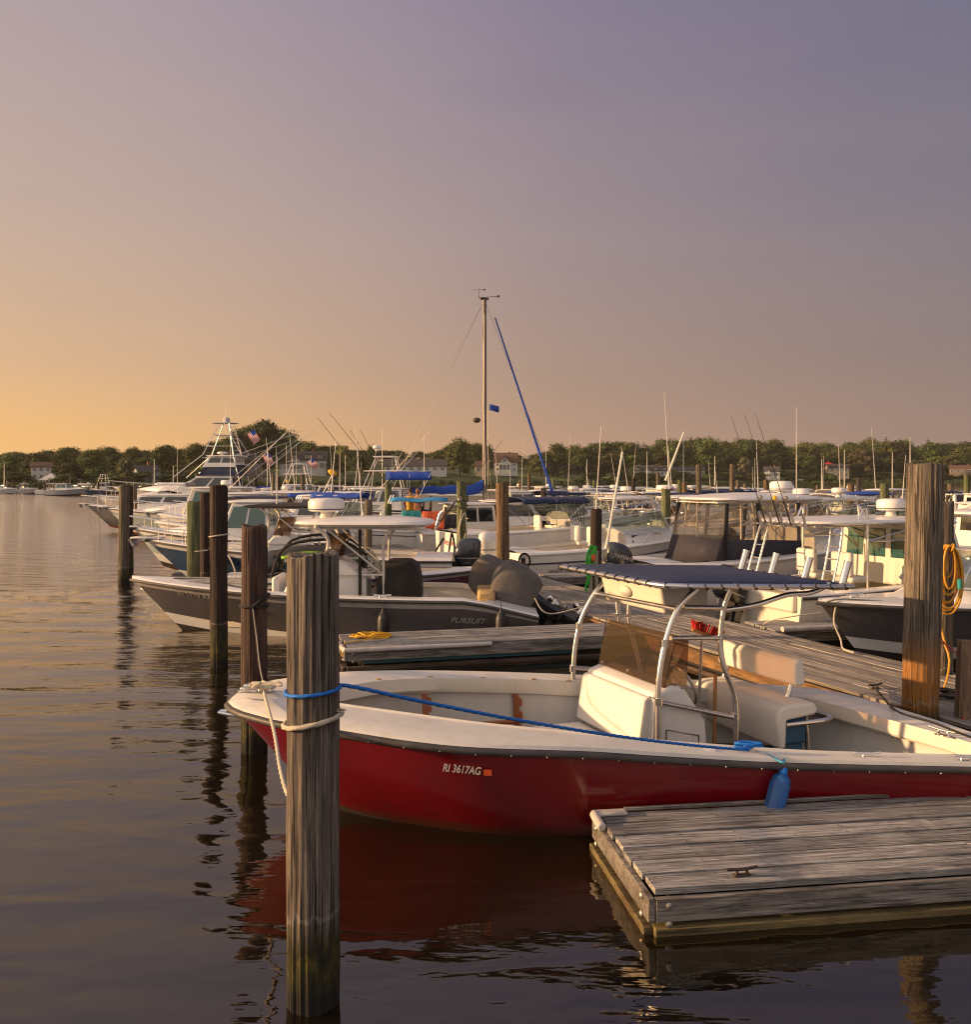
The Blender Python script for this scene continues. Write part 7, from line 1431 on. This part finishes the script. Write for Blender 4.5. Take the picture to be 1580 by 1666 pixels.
# named trees
NT = [(150, 733, 45, 'oak', 55, 'rounded tree left of the sun flecked grove above the white tent roof'), (115, 762 - 8, 18, 'oak', 55, 'dense clipped dark green tree right of the white tent roof'), (205, 745, 20, 'silver', 34, 'tall feathery grey green tree left of the white cottage'), (262, 728, 60, 'oak', 46, 'big round tree behind the white cottage'), (235, 745, 40, 'light', 40, 'light green tree behind the white cottage'), (60, 738, 60, 'oak', 60, 'broad tree behind the white building on the far left'), (15, 742, 50, 'oak', 50, 'broad tree at the far left edge'), (100, 733, 70, 'oak', 40, 'tree between the brown roof and the clipped tree'),
 (320, 724, 60, 'oak', 50, 'dark tree behind the tall tuna tower'), (430, 686, 45, 'oak', 88, 'largest dark tree rising highest on the shore'), (385, 704, 50, 'oak', 50, 'tree on the left shoulder of the largest tree'), (470, 706, 60, 'oak', 55, 'tree on the right shoulder of the largest tree'), (505, 722, 70, 'oak', 46, 'tree just behind the white gabled house'), (560, 727, 40, 'light', 36, 'light green round tree right of the white gabled house'), (545, 740, 30, 'oak', 34, 'lower tree beside the white gabled house'), (603, 727, 42, 'oak', 22, 'small round dark tree under the bare outriggers'), (650, 734, 80, 'oak', 28, 'dark tree behind the long grey roof'), (588, 741, 50, 'oak', 40, 'low tree mass under the bare outriggers'),
 (714, 734, 60, 'oak', 26, 'small tree right of the long grey roof'), (748, 717, 40, 'oak', 52, 'broad tree left of the mast'), (775, 722, 60, 'oak', 36, 'tree behind the mast'), (880, 738, 60, 'oak', 50, 'tree right of the gambrel house'), (908, 724, 50, 'oak', 46, 'rounded tree above the blue jib'), (950, 730, 70, 'oak', 50, 'tree right of the blue jib'), (1000, 737, 25, 'light', 60, 'light green shrubby tree left of the long white house'), (983, 722, 90, 'oak', 50, 'tall tree left of the long white house'),
 (1155, 716, 60, 'oak', 64, 'large tree right of the long white house'), (1100, 718, 80, 'oak', 60, 'dark tree behind the long white house'), (1215, 720, 70, 'oak', 56, 'tree left of the small white gable'), (1260, 718, 80, 'oak', 64, 'tree behind the small white gable'), (1210, 745, 30, 'silver', 26, 'thin pale tree left of the small white gable'), (1320, 724, 70, 'oak', 60, 'tree left of the cream house'), (1405, 730, 30, 'silver', 58, 'pale silvery tree right of the cream house'), (1380, 724, 90, 'oak', 60, 'tree behind the cream house'), (1450, 720, 90, 'oak', 70, 'dark tree left of the leaning piling'), (1500, 750, 30, 'light', 32, 'small bright tree right of the leaning piling'), (1520, 722, 70, 'oak', 60, 'dark tree right of the leaning piling'), (1570, 728, 60, 'oak', 60, 'tree above the low dark house'), (1230, 770, 14, 'light', 40, 'low bright bush right of the tallest piling'), (1442, 712, 100, 'pine', 20, 'pine poking above the wood left of the leaning piling'), (1457, 717, 100, 'pine', 16, 'smaller pine left of the leaning piling'), (1510, 714, 95, 'pine', 22, 'pine just right of the leaning piling'), (1548, 721, 95, 'pine', 14, 'small pine above the low dark house'), (1575, 720, 95, 'pine', 16, 'pine at the right edge'), (1070, 713, 100, 'pine', 18, 'pine on the skyline left of the tall grey piling'), (1090, 713, 100, 'pine', 16, 'second pine on the skyline left of the tall grey piling'), (1125, 711, 100, 'pine', 22, 'pine on the skyline above the tall grey piling'), (1138, 712, 100, 'pine', 16, 'pine on the skyline just right of the tall grey piling')]
for a in NT: tree(a[0], a[1], a[2], a[3], a[4], a[5], GT)
def seg_label(px):
    for lim, s in ((0, 'left of the view'), (90, 'behind the white building on the far left'), (200, 'left of the white cottage'), (320, 'behind the white cottage'), (420, 'left of the largest tree'), (560, 'around the white gabled house'), (720, 'behind the long grey roof'), (860, 'around the gambrel house'), (1020, 'right of the blue jib'), (1200, 'behind the long white house'), (1330, 'behind the small white gable'), (1460, 'behind the cream house')):
        if px < lim: return s
    return 'right of the leaning piling'
px = -60
while px < 1660:      # lower front row below the named trees, at both ends of the shore
    wpx = tr_.uniform(30, 52)
    if px < 365 or px > 900: tree(px, interp(TOPS, px) + tr_.uniform(14, 30), tr_.uniform(42, 80), tr_.choice(['oak', 'oak', 'oak', 'light', 'pine']), wpx, 'front row trees under the skyline ' + seg_label(px), 'front row of trees ' + seg_label(px))
    px += tr_.uniform(14, 26)
px = -60
while px < 1660:
    top = interp(TOPS, px) + tr_.uniform(-4, 9); wpx = tr_.uniform(34, 66); s = tr_.uniform(95, 150)
    if not (560 < px < 715 or 790 < px < 862): tree(px, top, s, tr_.choice(['oak'] * 7 + ['pine', 'light', 'light']), wpx, 'dark green trees of the second row ' + seg_label(px), 'second row of trees ' + seg_label(px))
    elif px % 2 < 1.2: tree(px, max(top, 744), s, 'oak', 40, 'dark green trees of the second row ' + seg_label(px), 'second row of trees ' + seg_label(px))
    px += tr_.uniform(13, 22)
px = -60
while px < 1640:      # thicket under the trees where there is no lawn
    if px < 365 or px > 940:
        s = tr_.uniform(10, 45); g = ground(px, s); y_ = HY + (H - g.z) / g.y * F
        tree(px, y_ - tr_.uniform(1.8, 4.0) * F / g.y, s, 'bush' if tr_.random() < .7 else 'oak', tr_.uniform(6, 11) * F / g.y, 'scrub at the foot of the wood ' + seg_label(px), 'scrub at the foot of the wood ' + seg_label(px), 'bush')
    px += tr_.uniform(5, 9)
# distant wood that reads as one mass
mb = MB(); src = [KINDS['oak'][i][0] for i in range(3)]
dat = []
for me in src:
    vs = [v.co.copy() for v in me.vertices]; fs = [tuple(p.vertices) for p in me.polygons]; ms = [p.material_index for p in me.polygons]; dat.append((vs, fs, ms))
for px in range(-90, 1700, 24):
    for s in (190, 250):
        if tr_.random() < .12: continue
        x_ = px + tr_.uniform(-10, 10); g = ground(x_, s + tr_.uniform(-15, 15)); top = interp(TOPS, x_) + tr_.uniform(6, 14); zt = H - (top - HY) / F * g.y; hh = max(6, zt - g.z); k = hh / 14; kw = max(k, tr_.uniform(1.0, 1.4)); vs, fs, ms = dat[tr_.randrange(3)]
        o = len(mb.v); ca, sa = cos(x_), sin(x_); mb.v += [(g.x + (v.x * ca - v.y * sa) * kw, g.y + (v.x * sa + v.y * ca) * kw, g.z + v.z * k) for v in vs]; mb.f += [tuple(i + o for i in f) for f in fs]; mb.m += ms
tag(mb.build('far_wood', [M['leaf'], M['leafl']], smooth=False), 'distant wood forming the skyline behind the first rows of trees', 'wood', kind='stuff')
# shore bushes
px = -40
while px < 1640:
    s = tr_.uniform(1.5, 9); g = ground(px, s); y_ = HY + (H - g.z) / g.y * F
    if tr_.random() < .85: tree(px, y_ - tr_.uniform(4, 9) * 250 / g.y, s, 'bush', tr_.uniform(12, 26) * 260 / g.y, 'low green marsh bushes on the bank ' + seg_label(px), 'marsh bushes on the bank ' + seg_label(px), 'bush')
    px += tr_.uniform(7, 15)
mb = MB(); gr = random.Random(5)
for i in range(9000):
    px = gr.uniform(-60, 1640); g = ground(px, gr.uniform(0, 7)); k = gr.uniform(.3, 1.0) * g.y / 300; mb.add([g + V((-.25 * k, 0, -.1)), g + V((.25 * k, gr.uniform(-.1, .1), -.1)), g + V((gr.uniform(-.3, .3) * k, 0, 1.3 * k))], [(0, 1, 2)], 0)
tag(mb.build('marsh_grass', M['leafl'], smooth=False), 'green marsh grass along the far bank', 'grass', kind='stuff')
# ------------------------------------------------------------------ houses
def house_b(px, s, w, d, h, label, wall='clap', roof='roof', rot=0, pitch=.8, gable='x', floors=2, dormers=0, chimney=True, nwin=4, base_px=None, ell=None, cat='house', name='house', gambrel=False):
    g = ground(px, s); 
    if base_px: g.z = H - (base_px - HY) / F * g.y
    o = root(name, label, cat, g, rot + atan2(-g.x, g.y)); W, D = w / 2, d / 2; rh = D * pitch
    mb = MB(); mb.box((0, 0, h / 2 - 1), (w, d, h + 2)); wl = mb.build('wall', M[wall], o)
    if gambrel: prof = [(-D - .3, h - .1), (-D * .62, h + rh * .75), (0, h + rh * 1.15), (D * .62, h + rh * .75), (D + .3, h - .1)]
    else: prof = [(-D - .4, h - .15), (0, h + rh), (D + .4, h - .15)]
    mb = MB(); mb.prism([V((0, y, z)) for y, z in [(-D, h)] + [(p[0] * .93, p[1] - .12) for p in prof[1:-1]] + [(D, h)]], (-W, 0, 0), (W, 0, 0)); mb.build('gable', M[wall], o)
    mb = MB(); 
    top = [V((0, y, z)) for y, z in prof]; bot = [p + V((0, 0, .22)) for p in top]
    for sx0, sx1 in ((-W - .4, W + .4),): mb.loft([[p + V((sx0, 0, 0)) for p in top] + [p + V((sx0, 0, 0)) for p in bot[::-1]], [p + V((sx1, 0, 0)) for p in top] + [p + V((sx1, 0, 0)) for p in bot[::-1]]])
    rf = mb.build('roof', M[roof], o, smooth=False)
    for fl in range(floors):
        zc = h * (fl + .55) / floors
        for k in range(nwin):
            x = lerp(-W, W, (k + .5) / nwin); f = MB(); f.box((x, -D - .03, zc), (w / nwin * .5, .08, h / floors * .52)); fr_ = f.build('window', M['clap'], o); q = MB()
            for sx in (-1, 1): q.box((x + sx * w / nwin * .11, -D - .08, zc), (w / nwin * .19, .03, h / floors * .44))
            q.build('pane', M['glass'], fr_)
        for s_ in (-1, 1):
            for k in range(2):
                y = lerp(-D, D, (k + .5) / 2); f = MB(); f.box((s_ * (W + .03), y, zc), (.08, d * .17, h / floors * .5)); fr_ = f.build('window', M['clap'], o); q = MB(); q.box((s_ * (W + .08), y, zc), (.03, d * .12, h / floors * .42)); q.build('pane', M['glass'], fr_)
    for k in range(dormers):
        x = lerp(-W, W, (k + .5) / dormers); q = MB(); zc = h + rh * .42; q.box((x, -D * .72, zc), (1.5, D * .7, 1.3)); dm = q.build('dormer', M[wall], rf); q = MB(); q.prism([V((x - 1, 0, zc + .62)), V((x, 0, zc + 1.35)), V((x + 1, 0, zc + .62))], (0, -D * 1.15, 0), (0, -D * .2, 0)); q.build('dormer_roof', M[roof], rf); q = MB(); q.box((x, -D * 1.08 - .02, zc + .05), (.8, .05, .9)); q.build('dormer_window', M['glass'], rf)
    if chimney: q = MB(); q.box((W * .3, .3, h + rh + .3), (.9, .7, 1.8)); q.build('chimney', M['brick'], rf)
    if ell:       # front facing wing: (x, width, depth, height)
        x, ew, ed, eh = ell; q = MB(); q.box((x, -D - ed / 2, eh / 2 - 1), (ew, ed, eh + 2)); q.build('wing', M[wall], o); er = ew / 2 * 1.0
        q = MB(); q.prism([V((x - ew / 2 - .3, 0, eh - .1)), V((x, 0, eh + er + .2)), V((x + ew / 2 + .3, 0, eh - .1)), V((x + ew / 2 - .1, 0, eh - .1)), V((x, 0, eh + er - .1)), V((x - ew / 2 + .1, 0, eh - .1))], (0, -D - ed - .3, 0), (0, -.2, 0)); q.build('wing_roof', M[roof], o, smooth=False)
        q = MB(); q.prism([V((x - ew / 2 + .05, 0, eh)), V((x, 0, eh + er - .1)), V((x + ew / 2 - .05, 0, eh))], (0, -D - ed + .02, 0), (0, 0, 0)); q.build('wing_gable', M[wall], o)
        for k in range(3): f = MB(); f.box((lerp(x - ew / 2, x + ew / 2, (k + .5) / 3), -D - ed - .04, eh * .5), (ew * .22, .06, eh * .5)); f.build('window', M['glass'], o)
        f = MB(); f.box((x, -D - ed - .04, eh + er * .35), (ew * .25, .06, er * .4)); f.build('window', M['glass'], o)
    return o
house_b(67, 22, 4.5, 5, 3.4, 'white two storey building with a brown roof on the far left shore', roof='roofbrown', pitch=.4, nwin=3, chimney=False, base_px=781)
house_b(238, 26, 5.6, 5, 2.6, 'small white cottage with a tall brown chimney on the left shore', wall='bluewall', roof='roof', pitch=.7, floors=1, nwin=2, base_px=784, ell=(1.6, 2.6, 1.2, 2.2), rot=.3)
house_b(396, 42, 9.5, 7, 3.4, 'grey shingled house left of the largest tree', wall='shingle', pitch=.9, floors=1, nwin=3, base_px=768, rot=.5, dormers=1)
house_b(500, 50, 14.5, 7, 4.2, 'white gabled house with two dormers on the lawn', wall='clap', pitch=.95, floors=1, nwin=4, dormers=3, base_px=767, ell=(-4.6, 4.4, 1.6, 4.0))
q_ = house_b(466, 44, 5, 4, 3.0, 'low white sun porch wing left of the white gabled house', wall='clap', pitch=.1, floors=1, nwin=4, base_px=767, chimney=False)
house_b(434, 22, 3.6, 3.2, 2.2, 'small grey boathouse below the largest tree', wall='shingle', pitch=.7, floors=1, nwin=1, base_px=785, chimney=False, cat='shed', name='boathouse', rot=.3)
house_b(676, 52, 26, 8, 2.5, 'long low house with a grey roof left of the mast', wall='clap', roof='roof', pitch=.7, floors=1, nwin=8, base_px=768)
house_b(823, 55, 11, 9, 4.4, 'brown roofed gambrel house with white gable right of the mast', wall='clap', roof='roofbrown', pitch=.9, floors=2, nwin=4, base_px=768, ell=(-.5, 5.5, 1.5, 4.6), gambrel=True, dormers=1)
house_b(783, 50, 6, 7, 3.0, 'low wing with a lit window beside the gambrel house', wall='creamwall', roof='roofbrown', pitch=.6, floors=1, nwin=2, base_px=769)
house_b(1060, 40, 19, 8, 3.4, 'long white house with dormers at the centre right', wall='clap', pitch=.7, floors=1, nwin=8, dormers=4, base_px=776, ell=(-2, 4, 1.5, 3))
house_b(1118, 48, 20, 8, 4.0, 'grey roofed house beyond the long white house', wall='bluewall', pitch=.45, floors=1, nwin=6, base_px=776)
house_b(1256, 30, 9, 8, 4.0, 'small house with a white gable right of centre', wall='clap', pitch=.7, floors=1, nwin=2, base_px=778, ell=(-2.5, 4, 1, 3.6))
house_b(1362, 34, 12, 9, 5.4, 'cream two storey house at the right of the shore', wall='creamwall', pitch=.5, floors=2, nwin=3, base_px=776, rot=.25)
house_b(1568, 34, 16, 8, 2.8, 'low dark roofed house at the right edge', wall='shingle', roof='roofbrown', pitch=.5, floors=1, nwin=5, base_px=770)
# tent roofed shelter
o = root('shelter', 'open shelter with a white tent shaped roof beside the white building', 'shelter', ground(84, 12), 0); gz = ground(84, 12).z; zt = H - (770 - HY) / F * 212 - gz
mb = MB(); mb.loft([[V((sx * 2.3, sy * 2.3, zt - 1.6)) for sx, sy in ((-1, -1), (1, -1), (1, 1), (-1, 1))], [V((sx * .08, sy * .08, zt)) for sx, sy in ((-1, -1), (1, -1), (1, 1), (-1, 1))]]); mb.build('tent_roof', M['deckgrey'], o, smooth=False)
mb = MB(); mb.box((4.2, .5, zt - 1.5), (4.4, 3, .3)); mb.build('flat_roof', M['cream'], o)
for sx in (-2, 2, 4, 6):
    mb = MB(); mb.box((sx, -1.2, (zt - 1.7) / 2), (.2, .2, zt - 1.7)); mb.build('post', M['clap'], o)
# far left dock with pilings and moored boats; parked cars
dock('floating_dock', 'low dark dock along the far left shore', (-120, 196, .6), radians(3), 75, 2.5, 4, M['dock'], M['walerdark'], M['walerdark'], zt=.6, seed=31, bolts=False)
for i, px in enumerate([-20, 12, 22, 40, 72, 76, 82, 88, 96, 104, 110, 132, 160, 185]):
    Y = 198; p = Q(px, 783 + tr_.uniform(-2, 5), Y); piling(p.x, Y, p.z, .45, M['p_grey' if i % 2 else 'p_dark'], 'thin far pilings of the dock on the left shore', n=10, nz=3, group='pilings of the far left dock')
p = Q(73, 788, 186); piling(p.x, 186, p.z, .45, M['p_dark'], 'dark piling at the stern of the far grey boat on the left', n=10, nz=3, group=G)
fb = [(75, 184, 0, 8.6, 'Pgo', 'deckgrey', 'grey patrol style boat with a low cabin off the far left shore'), (60, 194, 0, 7, 'C', 'white', 'white boat behind the grey patrol style boat'), (95, 193, 0, 7, 'Ea', 'white', 'white cruiser at the far dock right of the grey patrol style boat'), (5, 194, 30, 7, 'E', 'white', 'white boat at the far left dock edge'), (30, 195, 90, 6, 'Co', 'white', 'white boat pointing away at the far left dock'), (170, 190, 180, 8, 'Ed', 'bluehull', 'blue hulled cruiser on the far shore left of the lone grey piling'), (160, 196, 180, 8, 'Pb', 'white', 'white cabin boat on the far shore left of the lone grey piling'), (190, 200, 180, 8, 'T', 'white', 'white tower boat on the far shore above the lone grey piling'), (145, 200, 200, 7, 'E', 'white', 'white runabout on the far shore near the clipped tree'), (-25, 192, 0, 7, 'E', 'white', 'white boat just outside the left edge'),
      (250, 205, 180, 9, 'Er', 'white', 'white cruiser in front of the white cottage'), (300, 200, 180, 9, 'Pr', 'white', 'white cabin boat in front of the tall yacht shore')]
for (px, Y, hd, L, st, col, lab) in fb:
    X = (px - 790) / F * Y; b = hull(lab, 'boat', (X, Y), radians(hd), L, L * .33, 1.3, .9, col, 'antifoul', w=.25, t0=.1, fz=.4, tc=.5, fore=1, group='boats along the far left shore'); add_extra(b, st, tr_)
def car(px, s, col, label, rz=0):
    g = ground(px, s); o = root('parked_car', label, 'car', g + V((0, 0, .05)), rz, 'cars parked on the far shore'); mb = MB()
    mb.loft([[V((x, y * .88, .35)), V((x, y * .9, .75)), V((x, y * .86, .95))][::1] + [V((x, -y * .86, .95)), V((x, -y * .9, .75)), V((x, -y * .88, .35))] for x, y in ((-2.1, .85), (-1.9, .98), (1.6, .98), (2.1, .8))]); mb.build('body', M[col], o, bevel=.06)
    mb = MB(); mb.loft([[V((x0, y * .8, .95)), V((x1, y * .68, 1.45)), V((x1, -y * .68, 1.45)), V((x0, -y * .8, .95))] for x0, x1, y in ((-1.6, -1.2, 1), (1.1, .4, 1))]); mb.build('cabin', M['glass'], o)
    for sx in (-1.3, 1.3):
        for sy in (-.85, .85): mb = MB(); mb.cyl((sx, sy - .1, .33), (sx, sy + .1, .33), .33, .33, 16); mb.build('wheel', M['rubber'], o)
car(38, 9, 'bluehull', 'dark blue car parked on the far left shore'); car(49, 8, 'white', 'white car parked right of the dark blue one'); car(162, 12, 'white', 'white car parked above the far dock near the grey green tree'); car(1303, 20, 'white', 'white car parked right of the small white gable'); car(985, 10, 'white', 'white vehicle on the shore left of the long white house')
# red umbrella, kept shape, beside the cream house
g = ground(1348, 30); o = root('sunshade', 'red sunshade standing beside the cream house', 'umbrella', g); zt = H - (751 - HY) / F * g.y - g.z; mb = MB(); mb.loft([[V((cos(a) * 3.4, sin(a) * 3.4, zt - 1.6)) for a in [2 * pi * k / 8 for k in range(8)]], [V((cos(a) * .1, sin(a) * .1, zt)) for a in [2 * pi * k / 8 for k in range(8)]]]); mb.build('canopy', M['red'], o, smooth=False); mb = MB(); mb.cyl((0, 0, 0), (0, 0, zt), .08); mb.build('pole', M['alupaint'], o)

# ------------------------------------------------------------------ evening haze
mb = MB(); mb.box((0, 900, 28), (3600, 2100, 64)); hz_ = mb.build('haze', [], None, smooth=False)
m = bpy.data.materials.new('evening_haze'); m.use_nodes = True; nt = m.node_tree; nt.nodes.clear(); out = nt.nodes.new('ShaderNodeOutputMaterial')
pv = nt.nodes.new('ShaderNodeVolumePrincipled'); pv.inputs['Density'].default_value = HAZE; pv.inputs['Color'].default_value = (.93, .86, .78, 1); pv.inputs['Anisotropy'].default_value = .3
nt.links.new(pv.outputs[0], out.inputs['Volume']); hz_.data.materials.append(m); tag(hz_, kind='stuff')
